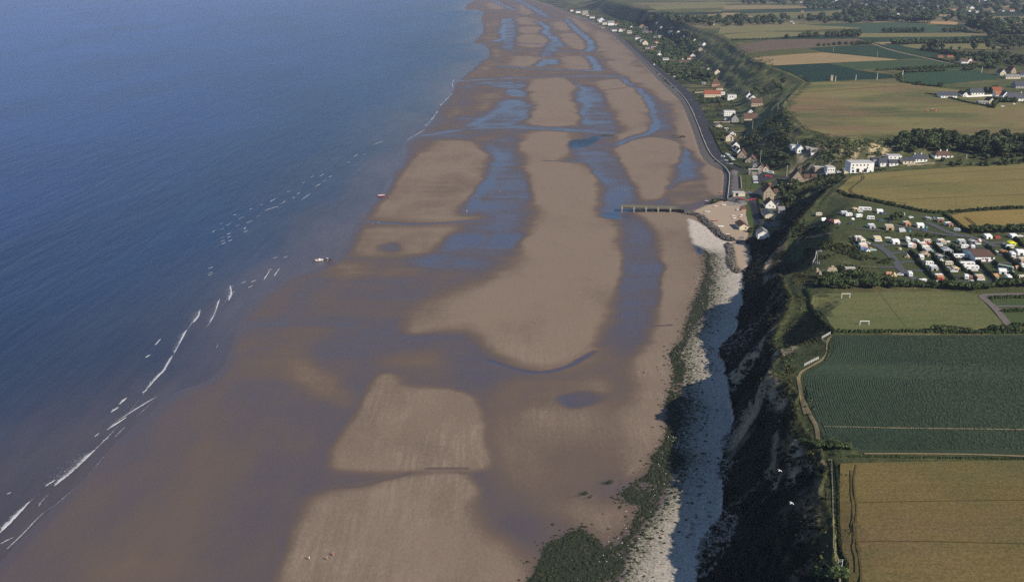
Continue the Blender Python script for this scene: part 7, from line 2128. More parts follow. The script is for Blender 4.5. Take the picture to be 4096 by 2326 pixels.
def tent_proto(kind, col):
    p = Proto('tent', 'tent')
    b = MB()
    if kind == 'ridge':
        for s_ in (-1, 1):
            b.poly([(-2.2, s_ * 1.7, 0), (2.2, s_ * 1.7, 0), (1.7, 0, 1.9), (-1.7, 0, 1.9)])
        b.poly([(2.2, -1.7, 0), (2.2, 1.7, 0), (1.7, 0, 1.9)]); p.add('canvas', b, AWN[col])
        b = MB(); b.poly([(-2.2, -1.7, 0), (-1.7, 0, 1.9), (-2.1, -.2, 0)]); b.poly([(-2.2, 1.7, 0), (-1.7, 0, 1.9), (-2.1, .4, 0)]); p.add('door_flap', b, AWN[col])
        b = MB(); b.tube((-1.72, 0, 0), (-1.72, 0, 2.0), .04, 5); p.add('pole', b, FRAME)
    elif kind == 'dome':
        n = 10
        ring = lambda r, z: [(r * math.cos(2 * math.pi * k / n), r * math.sin(2 * math.pi * k / n), z) for k in range(n)]
        R = [ring(1.35, 0), ring(1.25, .6), ring(.8, 1.05), ring(.2, 1.25)]
        for a, c in zip(R, R[1:]):
            for k in range(n): b.poly([a[k], a[(k + 1) % n], c[(k + 1) % n], c[k]])
        b.poly(R[-1]); p.add('canvas', b, AWN[col])
        b = MB(); b.hexa([(-.4, -1.36, 0), (.4, -1.36, 0), (.4, -1.2, 0), (-.4, -1.2, 0)], [(-.2, -1.0, .85), (.2, -1.0, .85), (.2, -.9, .85), (-.2, -.9, .85)]); p.add('door_flap', b, AWN['grey'])
    else:  # frame tent
        b.prism([(-1.9, 0), (1.9, 0), (1.9, 1.6), (0, 2.3), (-1.9, 1.6)], -1.4, 1.9); p.add('canvas', b, AWN[col])
        b = MB(); b.poly([(-2.0, -1.4, 1.62), (2.0, -1.4, 1.62), (2.0, -2.9, 1.5), (-2.0, -2.9, 1.5)]); p.add('porch', b, AWN[col])
        for x in (-1.9, 1.9):
            b = MB(); b.tube((x, -2.85, 0), (x, -2.85, 1.5), .04, 4); p.add('pole', b, FRAME)
        b = MB(); b.box(.4, -1.42, .0, 1.1, .05, 1.4); p.add('doorway', b, CGLASS); b = MB(); b.box(-1.1, -1.42, .6, .8, .05, .7); p.add('window', b, CGLASS)
    return p


PROTO = {}


def proto(kind, col, extra=None):
    key = (kind, col, extra)
    if key not in PROTO:
        if kind == 'caravan': PROTO[key] = caravan_proto(5.2, CARC if col == 'cream' else CARW, extra)
        elif kind == 'mobile': PROTO[key] = caravan_proto(9.5, AWN['green'] if col == 'green' else CARW, extra)
        elif kind in ('car', 'van'): PROTO[key] = car_proto(col, kind == 'van')
        else: PROTO[key] = tent_proto(kind, col)
    return PROTO[key]


GRP = dict(caravan='caravans of the clifftop campsite', mobile='caravans of the clifftop campsite', car='cars parked on the campsite', van='cars parked on the campsite', ridge='tents of the clifftop campsite', dome='tents of the clifftop campsite', frame='tents of the clifftop campsite')
REAL = dict(caravan=6.0, mobile=9.8, car=4.1, van=4.5, ridge=4.3, dome=2.7, frame=4.0)
NM = dict(caravan='caravan', mobile='mobile_home', car='parked_car', van='parked_van', ridge='tent', dome='tent', frame='tent')
CT_ = dict(caravan='caravan', mobile='mobile home', car='car', van='van', ridge='tent', dome='tent', frame='tent')


def camp(fr, kind, col, x, y, w, yaw, label, extra=None, group=None):
    X, Y, Z = hits(fr, [(x, y)])[0]
    k = ppm(X, Y, Z) * FR[fr][2]
    c_ = abs(math.cos(yaw)); s_ = abs(math.sin(yaw))
    wd = {'caravan': 2.3, 'mobile': 2.3, 'car': 1.7, 'van': 1.8, 'ridge': 3.4, 'dome': 2.7, 'frame': 3.8}[kind]
    sc_ = (w / k) / (REAL[kind] * c_ + wd * s_)
    sc_ = min(max(sc_, .8), 1.5)
    proto(kind, col, extra).put((X, Y + 1.0, Z + .12), yaw, label, (sc_, min(sc_, 1.2), min(sc_, 1.2)), group or GRP[kind], NM[kind], CT_[kind])


UP = 'in the upper camp'
q = math.pi / 2
for a in (
        ('O', 'caravan', 'cream', 290, 325, 105, .1, 'cream caravan standing farthest seaward in the upper camp'), ('O', 'ridge', 'white', 365, 392, 105, .3, 'white ridge tent near the seaward end of the upper camp'), ('O', 'car', 'darkred', 480, 402, 80, .2, 'dark red car between the white and the pink ridge tent'),
        ('O', 'ridge', 'pink', 560, 430, 130, .3, 'large pinkish ridge tent beside the dark red car'), ('O', 'dome', 'blue', 595, 452, 50, 0, 'small blue dome tent right in front of the pinkish ridge tent'), ('O', 'car', 'dark', 785, 458, 65, .1, 'dark car alone right of the blue dome tent'),
        ('O', 'caravan', 'white', 680, 305, 125, -.15, 'white caravan with grey awning, left of the pair high in the upper camp', 'grey'), ('O', 'caravan', 'white', 752, 332, 110, .1, 'white caravan overlapping its left neighbour at the seaward end of the upper camp'), ('O', 'caravan', 'white', 905, 350, 118, .25, 'white caravan behind the small white dome tent', None),
        ('O', 'dome', 'white', 812, 382, 60, 0, 'small white dome tent in the middle of the upper camp'), ('O', 'frame', 'cream', 850, 240, 72, .2, 'cream frame tent left of the long mobile home'), ('O', 'mobile', 'white', 1000, 245, 205, -.22, 'long white mobile home under the wheat field hedge'),
        ('O', 'car', 'white', 930, 268, 75, .1, 'white car parked in front of the long mobile home'), ('O', 'caravan', 'white', 1225, 275, 120, -.2, 'white caravan right of the long mobile home', 'white'), ('O', 'car', 'blue', 1290, 300, 85, .15, 'dark blue car in front of the caravan right of the mobile home'),
        ('O', 'caravan', 'white', 1090, 385, 140, -.25, 'white caravan left of the small tree in the upper camp'), ('O', 'car', 'blue', 1245, 408, 70, .2, 'blue car right of the caravan by the small tree'), ('O', 'caravan', 'white', 1560, 332, 118, -.3, 'white caravan alone under the hedge in the upper camp'),
        ('O', 'car', 'white', 1705, 360, 52, .4, 'white car right of the lone caravan under the hedge'), ('O', 'car', 'dark', 1400, 420, 65, .2, 'black car left of the small tree in the upper camp'), ('O', 'caravan', 'cream', 1625, 462, 110, .25, 'cream caravan with orange awning', 'orange'),
        ('O', 'caravan', 'white', 1840, 492, 140, -.1, 'white caravan with a large white awning in the upper camp', 'white'), ('O', 'caravan', 'white', 1090, 502, 115, .1, 'white caravan lowest on the left of the upper camp drive', 'grey'), ('O', 'caravan', 'cream', 1365, 527, 165, -.1, 'cream caravan with long tan awning in the upper camp', 'tan'),
        ('O', 'ridge', 'grey', 1560, 562, 140, .3, 'grey ridge tent at the lower edge of the upper camp'), ('O', 'dome', 'teal', 1685, 565, 52, 0, 'small teal dome tent right of the grey ridge tent'), ('P', 'dome', 'teal', 425, 508, 60, 0, 'teal dome tent right of the big white awning'), ('P', 'car', 'blue', 395, 555, 95, .05, 'blue grey car on the upper camp drive'),
        ('P', 'frame', 'grey', 450, 382, 70, .2, 'grey tent at the right of the upper camp under the hedge'), ('P', 'dome', 'blue', 540, 366, 55, 0, 'blue dome tent beside the brown awning'), ('P', 'caravan', 'white', 640, 412, 120, -.3, 'white caravan with brown awning by the clipped straight hedge', 'brown'),
        ('P', 'caravan', 'white', 750, 475, 105, .4, 'second white caravan with brown awning, nearer along the straight hedge', 'brown'), ('P', 'van', 'white', 900, 560, 100, -.5, 'white van at the lower end of the straight clipped hedge'), ('P', 'ridge', 'red', 1515, 670, 85, .2, 'dark red tent in front of the bushes by the small wheat field'),
        ('P', 'caravan', 'white', 1355, 660, 90, .1, 'white caravan left of the dark red tent', 'white'), ('P', 'caravan', 'white', 1745, 655, 105, .1, 'white caravan right of the dark red tent', 'white'), ('P', 'car', 'white', 1870, 648, 62, .1, 'white car at the right edge in front of the bushes'),
        # lower camp
        ('O', 'caravan', 'white', 895, 690, 110, -.1, 'white caravan at the seaward corner of the lower camp', 'pink'), ('O', 'caravan', 'cream', 945, 752, 78, q, 'cream caravan end on at the seaward corner of the lower camp'), ('O', 'caravan', 'white', 965, 815, 150, .0, 'white caravan with pink awning at the head of the camp drive', 'pink'),
        ('O', 'car', 'white', 1040, 757, 62, -.5, 'white car beside the cream end on caravan'), ('O', 'dome', 'orange', 1085, 835, 45, 0, 'small orange tent at the head of the camp drive'), ('O', 'ridge', 'white', 1042, 862, 52, q, 'small white tent at the head of the camp drive'), ('O', 'ridge', 'blue', 968, 845, 62, .2, 'blue tent at the head of the camp drive'),
        ('O', 'car', 'teal', 1132, 862, 88, .1, 'pale turquoise car at the head of the camp drive'), ('O', 'caravan', 'cream', 1180, 695, 140, 0, 'cream caravan with cream awning, second in the first row', 'cream'), ('O', 'car', 'white', 1205, 722, 115, 0, 'long white car in front of the cream awning'),
        ('O', 'caravan', 'white', 1460, 742, 145, -.05, 'white caravan third in the first row', 'white'), ('O', 'caravan', 'white', 1655, 718, 78, q * .9, 'white caravan end on in the first row'), ('O', 'van', 'white', 1785, 728, 66, -1.0, 'white van in the first row'), ('O', 'caravan', 'white', 1690, 808, 95, q * .85, 'white caravan with pink awning in the second row', 'pink'),
        ('O', 'dome', 'tan', 1535, 842, 72, 0, 'low tan dome tent alone on the lawn island'), ('O', 'ridge', 'tan', 1650, 958, 78, 1.2, 'tan pointed tent beside the dark clipped hedge'), ('O', 'ridge', 'orange', 1370, 1228, 90, 0, 'low orange tent near the foot of the camp drive'), ('O', 'ridge', 'cream', 1450, 1244, 76, 1.2, 'cream pointed tent right of the low orange tent'),
        ('O', 'car', 'white', 1545, 1242, 70, -.2, 'white car right of the cream pointed tent'), ('O', 'caravan', 'white', 1695, 1250, 78, q * .9, 'white motor caravan at the foot of the camp drive'),
        ('P', 'caravan', 'cream', 435, 742, 120, 0, 'cream caravan behind the red car in the first row'), ('P', 'car', 'red', 440, 758, 102, 0, 'bright red car in the first row of the lower camp'), ('P', 'caravan', 'white', 360, 788, 66, .1, 'small white caravan in the second row left of the tan awning', 'tan'),
        ('P', 'caravan', 'white', 410, 842, 78, .1, 'white caravan above its cream neighbour in the second row'), ('P', 'caravan', 'cream', 442, 880, 105, .0, 'cream caravan with grey awning in the second row', 'grey'), ('P', 'dome', 'teal', 518, 872, 50, 0, 'teal tent beside the cream caravan of the second row'),
        ('P', 'frame', 'tan', 400, 945, 120, 0, 'large tan frame tent behind the end on caravan'), ('P', 'caravan', 'white', 345, 995, 86, q * .9, 'white caravan end on in front of the tan frame tent'), ('P', 'caravan', 'white', 640, 740, 95, .3, 'white caravan with tan awning in the middle of the first row', 'tan'),
        ('P', 'car', 'silver', 690, 765, 95, .1, 'silver car below the caravan with tan awning'), ('P', 'car', 'white', 765, 738, 55, .9, 'white car at the right of the silver car'), ('P', 'van', 'white', 628, 792, 88, .0, 'white van below the silver car'), ('P', 'frame', 'grey', 730, 888, 145, 0, 'large grey frame tent in the second row'),
        ('P', 'frame', 'grey', 620, 962, 98, .2, 'grey frame tent with pale porch in the third row'), ('P', 'ridge', 'white', 652, 1006, 66, 1.4, 'small white tent in front of the grey frame tent'), ('P', 'car', 'dark', 738, 978, 66, -1.0, 'dark car right of the small white tent'), ('P', 'mobile', 'white', 945, 972, 155, 0, 'long white caravan left of the camp building'),
        ('P', 'car', 'dark', 920, 1004, 66, .1, 'dark car in front of the long caravan left of the camp building'), ('P', 'caravan', 'white', 955, 742, 125, 0, 'white caravan with grey awning in the first row above the second row', 'grey'), ('P', 'caravan', 'white', 1012, 825, 112, 0, 'white caravan behind the dark van'), ('P', 'van', 'dark', 1012, 885, 76, .2, 'dark van above the camp building'),
        ('P', 'caravan', 'white', 1140, 835, 86, q * .8, 'white caravan end on behind the camp building'), ('P', 'car', 'white', 1220, 768, 82, .1, 'white car on the camp drive behind the building'), ('P', 'frame', 'grey', 1130, 738, 105, .1, 'dull grey frame tent behind the camp building'), ('P', 'ridge', 'pink', 1235, 718, 48, .9, 'small pink tent right of the dull grey frame tent'),
        ('P', 'frame', 'yellow', 1730, 775, 112, 0, 'bright yellow frame tent at the right edge'), ('P', 'car', 'grey', 1632, 772, 56, .4, 'grey car left of the bright yellow tent'), ('P', 'caravan', 'white', 1705, 828, 98, -.1, 'white caravan in front of the bright yellow tent'), ('P', 'car', 'white', 1502, 892, 56, .2, 'white car left of the tan tent behind the building'),
        ('P', 'frame', 'orange', 1610, 898, 112, .2, 'tan and orange frame tent right of the camp building'), ('P', 'caravan', 'white', 1855, 908, 160, -.1, 'large white caravan with white awning at the right edge', 'white'), ('P', 'caravan', 'white', 1745, 955, 90, q * .9, 'white caravan end on near the right edge'),
        ('P', 'caravan', 'cream', 1885, 1025, 90, .1, 'cream caravan at the right edge behind the building', 'tan'), ('P', 'caravan', 'white', 470, 1085, 130, 0, 'white caravan, upper of the stacked pair in the third row'), ('P', 'caravan', 'white', 525, 1145, 145, 0, 'white caravan, lower of the stacked pair in the third row', 'grey'),
        ('P', 'caravan', 'cream', 770, 1085, 135, 0, 'cream caravan above the cream tent in the third row'), ('P', 'car', 'white', 768, 1148, 56, -.9, 'white car left of the cream tent in the third row'), ('P', 'frame', 'cream', 868, 1155, 105, .1, 'cream frame tent in the third row'), ('P', 'car', 'white', 850, 1192, 118, 0, 'white estate car in front of the cream frame tent'),
        ('P', 'mobile', 'white', 1050, 1092, 180, 0, 'long white caravan, upper of the twin pair below the camp building'), ('P', 'mobile', 'white', 1112, 1150, 190, 0, 'long white caravan, lower of the twin pair below the camp building'), ('P', 'car', 'white', 1165, 1175, 105, 0, 'white car in front of the lower twin caravan'),
        ('P', 'mobile', 'green', 1640, 1150, 170, -.75, 'pale green mobile home set slantwise at the right'), ('P', 'caravan', 'white', 1592, 1198, 112, -.3, 'white caravan in front of the pale green mobile home', 'white'), ('P', 'car', 'white', 1722, 1198, 92, 0, 'white car right of the pale green mobile home'), ('P', 'ridge', 'orange', 1820, 1132, 66, .4, 'small orange tent near the right edge'),
        ('P', 'caravan', 'white', 1930, 1120, 90, .1, 'white caravan cut by the right edge behind the orange tent'), ('P', 'caravan', 'white', 372, 1362, 155, .3, 'white caravan with grey awning half behind the thorn hedge', 'grey'), ('P', 'van', 'white', 562, 1368, 112, -.5, 'white van half hidden by the hedge in the last row'),
        ('P', 'caravan', 'white', 615, 1282, 130, 0, 'white caravan with orange awning in the last row', 'orange'), ('P', 'car', 'red', 640, 1312, 112, 0, 'red car in front of the orange awning in the last row'), ('P', 'car', 'dark', 910, 1292, 95, .1, 'dark car left of the brown awning in the last row'),
        ('P', 'caravan', 'white', 1042, 1295, 98, q * .8, 'white caravan with brown awning in the last row', 'brown'), ('P', 'caravan', 'cream', 1232, 1292, 150, 0, 'cream caravan with tan awning in the last row', 'tan'), ('P', 'car', 'white', 1262, 1318, 122, 0, 'white car in front of the cream caravan of the last row'), ('P', 'car', 'white', 1140, 1358, 125, 0, 'white car on the lowest drive by the hedge'),
        ('P', 'ridge', 'orange', 1482, 1256, 76, .3, 'orange tent in the last row'), ('P', 'car', 'white', 1528, 1316, 66, -.9, 'white car in front of the orange tent of the last row'), ('P', 'caravan', 'white', 1685, 1310, 92, q * .9, 'white caravan end on, last before the right edge'), ('P', 'dome', 'blue', 1832, 1276, 55, 0, 'blue dome tent near the right edge of the last row'),
        ('P', 'caravan', 'cream', 1895, 1300, 70, .1, 'cream caravan at the right edge of the last row'), ('P', 'car', 'silver', 1790, 1340, 60, .1, 'silver car at the right end of the lowest drive'), ('P', 'car', 'dark', 690, 1340, 100, .0, 'dark car on the lowest drive behind the hedge'), ('P', 'ridge', 'tan', 1800, 1008, 50, .2, 'small tan tent near the right edge')):
    camp(*a)

# cars by the sea front
FRNT = 'cars parked along the sea front'
for fr, kind, col, x, y, w, yaw, lab in (
        ('R', 'car', 'dark', 605, 920, 45, .2, 'dark car parked beside the promenade hedge'), ('R', 'car', 'dark', 655, 1048, 50, .2, 'second dark car by the promenade hedge, nearer the bend'), ('R', 'van', 'white', 800, 1250, 75, -.6, 'white van at the bend of the promenade road'), ('R', 'car', 'white', 852, 1308, 70, -.5, 'white car at the bend, nearer than the white van'),
        ('R', 'car', 'grey', 880, 1362, 60, -.4, 'grey car on the road at the bend'), ('R', 'car', 'white', 945, 1365, 40, -.3, 'small white car on the verge at the bend'),
        ('E', 'car', 'red', 1350, 755, 75, -.1, 'red car at the edge of the big car park, left of two'), ('E', 'car', 'red', 1400, 762, 60, -.1, 'red car at the edge of the big car park, right of two'), ('E', 'car', 'silver', 1640, 868, 60, .2, 'silver car in the shade of the tall stone house'),
        ('E', 'car', 'white', 1515, 900, 70, .4, 'white car below the tall stone house'), ('E', 'car', 'silver', 1565, 888, 60, .4, 'silver car below the tall stone house'), ('E', 'car', 'orange', 1382, 872, 55, .6, 'orange car on the beach road'), ('E', 'car', 'red', 975, 1085, 60, .1, 'red car beside the low kiosk'), ('E', 'car', 'dark', 935, 1092, 50, .1, 'dark car beside the red one by the kiosk'),
        ('E', 'van', 'white', 1320, 690, 70, -.3, 'white van in front of the barns'), ('E', 'car', 'dark', 1290, 712, 60, -.2, 'dark car in front of the barns'), ('E', 'van', 'white', 1400, 712, 90, -.5, 'long white van right of the barns'), ('E', 'car', 'white', 1250, 708, 45, -.2, 'white car left of the dark car by the barns'), ('E', 'car', 'dark', 895, 1130, 10, .1, 'dark car by the slipway'),
        ('F', 'car', 'white', 1755, 322, 50, .2, 'white car beside the brown wooden hut'), ('F', 'car', 'grey', 1805, 680, 55, -.1, 'grey car on the sand at the end of the boat park'), ('N', 'car', 'red', 1725, 772, 60, 0, 'red car in the garage beside the hotel'), ('S', 'car', 'white', 1870, 1128, 70, 0, 'white car on the grass below the pasture houses'), ('S', 'car', 'white', 2080, 1085, 60, .2, 'white car near the wide dark roofed house')):
    camp(fr, kind, col, x, y, w, yaw, lab, None, FRNT)
for i, (x, y) in enumerate(((1165, 762), (1168, 778), (1172, 806), (1180, 850))):
    camp('E', 'car', 'white', x, y, 72, .0, 'white car in the column beside the memorial, ' + ('topmost', 'second from the top', 'third from the top', 'lowest')[i], None, FRNT)
for i, (x, y) in enumerate(((865, 1195), (890, 1212), (908, 1232), (930, 1252), (955, 1272), (975, 1295))):
    camp('R', 'car', ('silver', 'white', 'grey', 'silver', 'white', 'white')[i], x, y, 62, .1, 'pale car in the row before the terrace, ' + ('first', 'second', 'third', 'fourth', 'fifth', 'last')[i] + ' from the sea', None, FRNT)


# ------------------------------------------------------------------ boats
def boat_mesh(L, Wd, H, hull, inner):
    st = [(-.5, .78, .10), (-.25, .95, .02), (.1, 1.0, 0), (.33, .72, .05), (.5, .04, .22)]
    b = MB(); R = []
    for t, wv_, ke in st:
        w = Wd / 2 * wv_; sh = H * (1 + .25 * max(0, t) * 2)
        R.append([(t * L, -w, sh), (t * L, -w * .75, H * .35 + ke * H), (t * L, 0, ke * H), (t * L, w * .75, H * .35 + ke * H), (t * L, w, sh)])
    for a, c in zip(R, R[1:]):
        for k in range(4): b.poly([a[k], a[k + 1], c[k + 1], c[k]])
    b.poly(R[0]); hullm = b.mesh('hull', hull)
    d = MB()
    for a, c in zip(R, R[1:]):
        dz = H * .18
        d.poly([(a[0][0], a[0][1] * .9, a[0][2] - dz), (a[4][0], a[4][1] * .9, a[4][2] - dz), (c[4][0], c[4][1] * .9, c[4][2] - dz), (c[0][0], c[0][1] * .9, c[0][2] - dz)])
    deck = d.mesh('deck', inner)
    g = MB()
    for s_ in (0, 4):
        for a, c in zip(R, R[1:]): g.tube(a[s_], c[s_], .05, 4)
    rail = g.mesh('gunwale', FRAME)
    th = MB(); th.box(-.05 * L, 0, H * .82, .25, Wd * .85, .06); th.box(-.3 * L, 0, H * .82, .25, Wd * .8, .06)
    return [('hull', hullm), ('deck', deck), ('gunwale', rail), ('thwart', th.mesh('thwart', FRAME))]


BOATS = {}


def boat(fr, x, y, w, yaw, hull, label, inner='white', cabin=False, H=.85, z=0.0, roll=.12):
    X, Y, Z = hits(fr, [(x, y)])[0]
    L = max(3.0, w / FR[fr][2] / ppm(X, Y, Z) / max(.5, abs(math.cos(yaw))))
    if (hull, inner) not in BOATS: BOATS[hull, inner] = boat_mesh(4.5, 1.8, H, PAINT[hull], PAINT[inner])
    e = link('boat', None, None, (X, Y, max(Z, 0) + .03 + z), yaw, label=label, category='boat', group='boats on the sand'); e.scale = (L / 4.5,) * 3
    e.rotation_euler = (roll, 0, yaw)
    for nm, me in BOATS[hull, inner]: link(nm, me, e)
    if cabin:
        b = MB(); b.box(.2, 0, H * .8, 1.3, 1.1, .75, 0, .8, .85); cb = b.build('cabin', PAINT['white'], e)
        b = MB(); b.box(.87, 0, H * 1.1, .06, .8, .35); b.build('windscreen', CGLASS, cb)
    else:
        b = MB(); b.box(-2.35, 0, H * .45, .3, .35, .7); b.build('outboard_motor', PAINT['dark'], e)


boat('F', 1460, 272, 52, .15, 'white', 'white motor boat by the ramp at the top of the boat park', 'grey', True)
boat('F', 1568, 258, 56, .05, 'white', 'flat white boat right of the white motor boat')
boat('F', 1355, 345, 68, .2, 'white', 'long white boat with grey inside near the rock bank', 'grey')
boat('F', 1455, 455, 76, .15, 'darkred', 'dark red boat with orange deck beside the rock bank', 'orange')
boat('F', 1528, 532, 78, .1, 'white', 'long white boat in the middle of the boat park sand')
boat('F', 1622, 632, 72, .12, 'darkred', 'red and white boat at the narrow end of the boat park', 'white')
boat('F', 1635, 664, 66, -.2, 'dark', 'dark open boat lowest in the boat park', 'dark')
boat('F', 1686, 394, 48, 0, 'white', 'small white dinghy beside the dinghy compound')
boat('F', 1790, 386, 40, .6, 'white', 'small white dinghy in the compound left of the grass verge')
boat('F', 1782, 410, 40, .5, 'orange', 'small orange dinghy in the compound left of the grass verge')
boat('F', 1700, 425, 44, .3, 'white', 'narrow white dinghy below the others in the compound')
boat('M', 1890, 130, 80, -.1, 'dark', 'dark hulled boat with white top on the wet sand beyond the pier', 'white', True)
boat('E', 668, 985, 50, .1, 'red', 'red dinghy on the sand beside the sea wall', 'red')
boat('O', 1345, 668, 100, .05, 'white', 'long white boat on a trailer behind the first caravan row')
boat('L', 1718, 594, 60, .1, 'red', 'red and white dinghy drawn up at the water edge on the far bar', 'white')
boat('K', 1402, 50, 32, .42, 'white', 'white motor boat afloat at the waterline beside a tractor', 'orange', True, .85, .1)

# launching tractor standing in the shallows
X, Y, Z = hits('K', [(1443, 48)])[0]
e = link('tractor', None, None, (X, Y, -.25), .25, label='dark launching tractor with pale cab standing in the shallows by the white boat', category='tractor')
b = MB(); b.box(.6, 0, .8, 2.4, .9, .8); b.box(1.85, 0, .85, .1, .8, .6); b.build('bonnet', PAINT['dark'], e)
b = MB(); b.box(-.7, 0, 1.0, 1.3, 1.3, 1.5, 0, .85, .85); cb = b.build('cab', PAINT['silver'], e)
b = MB(); b.box(-.7, -.66, 1.7, .9, .06, .6); b.build('window', CGLASS, cb)
for x, r0 in ((-.8, .8), (1.4, .5)):
    for s_ in (-1, 1):
        b, h = wheel_meshes(x, s_ * .85, r0, .4); wl = b.build('wheel', TYRE, e); h.build('hub', PAINT['orange'], wl)
b = MB(); b.tube((.5, .3, 1.5), (.5, .3, 2.4), .06, 5); b.build('exhaust_pipe', TYRE, e)
# farm machine in the pasture
X, Y, Z = hits('S', [(590, 1205)])[0]
e = link('farm_machine', None, None, (X, Y, Z + .2), .05, label='red and blue farm machine with a small red trailer standing in the pasture', category='farm machine')
e.scale = (.62, .62, .62)
b = MB(); b.box(.5, 0, 1.0, 6.5, 2.4, 2.0, 0, .9, .9); b.build('body', PAINT['darkred'], e)
b = MB(); b.box(-.8, 0, 3.0, 3.2, 2.0, 1.3, 0, .8, .8); cb = b.build('cab', PAINT['teal'], e)
b = MB(); b.box(-.8, -1.0, 3.2, 2.2, .1, .8); b.build('window', CGLASS, cb)
b = MB(); b.box(5.2, 0, .7, 2.2, 4.0, 1.6); b.build('hopper', PAINT['orange'], e)
b = MB(); b.box(-8.5, 0, .8, 2.4, 2.0, 1.9); b.build('trailer', PAINT['orange'], e)
for x in (-2, 3):
    for s_ in (-1, 1):
        b, h = wheel_meshes(x, s_ * 1.25, .9, .5); wl = b.build('wheel', TYRE, e); h.build('hub', FRAME, wl)

# ------------------------------------------------------------------ goals on the pitch
GOALW = mat('goal_white', (.80, .79, .76), .5, .05, 2, .3)
for (xa, xb, yb, yt), lab in (((551, 635, 1052, 1008), 'white goal at the hedge end of the pitch'), ((738, 830, 1328, 1288), 'white goal at the near end of the pitch')):
    A0, B0 = hits('G', [(xa, yb), (xb, yb)])
    k = ppm(*A0) * 2.554; h = (yb - yt) / k / .94; w = math.dist(A0[:2], B0[:2])
    e = link('football_goal', None, None, (A0[0], A0[1], A0[2] + .1), math.atan2(B0[1] - A0[1], B0[0] - A0[0]), label=lab, category='goal', group='goals of the pitch')
    for x in (0, w):
        b = MB(); b.tube((x, 0, 0), (x, 0, h), .13, 8); b.build('post', GOALW, e)
    b = MB(); b.tube((-.1, 0, h), (w + .1, 0, h), .13, 8); b.build('crossbar', GOALW, e)
    for x in (0, w):
        b = MB(); b.tube((x, 0, h), (x, 1.0, 0), .04, 5); b.build('stay', GOALW, e)

# red barrier across the beach road
P = hits('E', [(1042, 1112), (1110, 1098), (1182, 1086)])
e = link('barrier', None, None, P[0], label='long red barrier across the foot of the beach road', category='barrier')
o_ = Vector(P[0])
for a, c in zip(P, P[1:]):
    a = Vector(a) - o_; c = Vector(c) - o_
    b = MB(); b.tube(a + Vector((0, 0, .9)), c + Vector((0, 0, .9)), .28, 6); b.build('boom', PAINT['red'], e)
for p in P:
    p = Vector(p) - o_; b = MB(); b.tube(p, p + Vector((0, 0, 1.1)), .1, 6); b.build('post', FRAME, e)

# ------------------------------------------------------------------ people and gulls
SKIN = mat('skin', (.45, .27, .19), .7, .08, 6, .2); SWIM = {k: mat('swimwear_' + k, c, .8, .1, 6, .1) for k, c in dict(red=(.5, .06, .05), blue=(.08, .16, .45), white=(.7, .7, .7), dark=(.05, .05, .06)).items()}; HAIR = mat('brown_hair', (.08, .05, .03), .8, .2, 8, .2)


def person_mesh(stride, arm, seed):
    J = {'pelvis': (0, 0, .95), 'waist': (0, 0, 1.10), 'chest': (0, 0, 1.32), 'neck': (0, 0, 1.50), 'head': (0, -.02, 1.62), 'crown': (0, -.01, 1.74),
         'hipL': (.10, 0, .90), 'kneeL': (.11, -stride * .5 - .03, .50), 'ankL': (.11, -stride * .7 + .04, .08), 'toeL': (.12, -stride * .7 - .14, .04),
         'hipR': (-.10, 0, .90), 'kneeR': (-.11, stride * .35 - .05, .50), 'ankR': (-.11, stride * .9, .09), 'toeR': (-.12, stride * .9 - .17, .04),
         'shL': (.19, 0, 1.42), 'elL': (.25, arm * .5, 1.15), 'wrL': (.24, arm, .92), 'haL': (.24, arm - .03, .82), 'shR': (-.19, 0, 1.42), 'elR': (-.25, -arm * .4, 1.15), 'wrR': (-.24, -arm - .06, .93), 'haR': (-.24, -arm - .10, .83)}
    E_ = [('pelvis', 'waist'), ('waist', 'chest'), ('chest', 'neck'), ('neck', 'head'), ('head', 'crown'), ('pelvis', 'hipL'), ('hipL', 'kneeL'), ('kneeL', 'ankL'), ('ankL', 'toeL'), ('pelvis', 'hipR'), ('hipR', 'kneeR'), ('kneeR', 'ankR'), ('ankR', 'toeR'),
          ('chest', 'shL'), ('shL', 'elL'), ('elL', 'wrL'), ('wrL', 'haL'), ('chest', 'shR'), ('shR', 'elR'), ('elR', 'wrR'), ('wrR', 'haR')]
    Rd = dict(pelvis=.15, waist=.13, chest=.16, neck=.06, head=.105, crown=.07, hipL=.10, hipR=.10, kneeL=.065, kneeR=.065, ankL=.042, ankR=.042, toeL=.035, toeR=.035, shL=.07, shR=.07, elL=.045, elR=.045, wrL=.034, wrR=.034, haL=.035, haR=.035)
    nm = list(J); me = bpy.data.meshes.new('person')
    me.from_pydata([J[k] for k in nm], [(nm.index(a), nm.index(c)) for a, c in E_], [])
    o = bpy.data.objects.new('tmp_body', me); COL.objects.link(o)
    md = o.modifiers.new('skin', 'SKIN'); md.use_smooth_shade = True
    for i, k in enumerate(nm):
        sv = me.skin_vertices[0].data[i]; sv.radius = (Rd[k], Rd[k] * (.72 if k in ('chest', 'waist', 'pelvis') else 1)); sv.use_root = k == 'pelvis'
    o.modifiers.new('sub', 'SUBSURF').levels = 1
    dg = bpy.context.evaluated_depsgraph_get()
    out = bpy.data.meshes.new_from_object(o.evaluated_get(dg)); out.name = 'person'
    bpy.data.objects.remove(o)
    return out


PM = [person_mesh(.28, .16, 0), person_mesh(.05, .04, 1)]
for m_ in PM: m_.materials.clear(); m_.materials.append(SKIN)


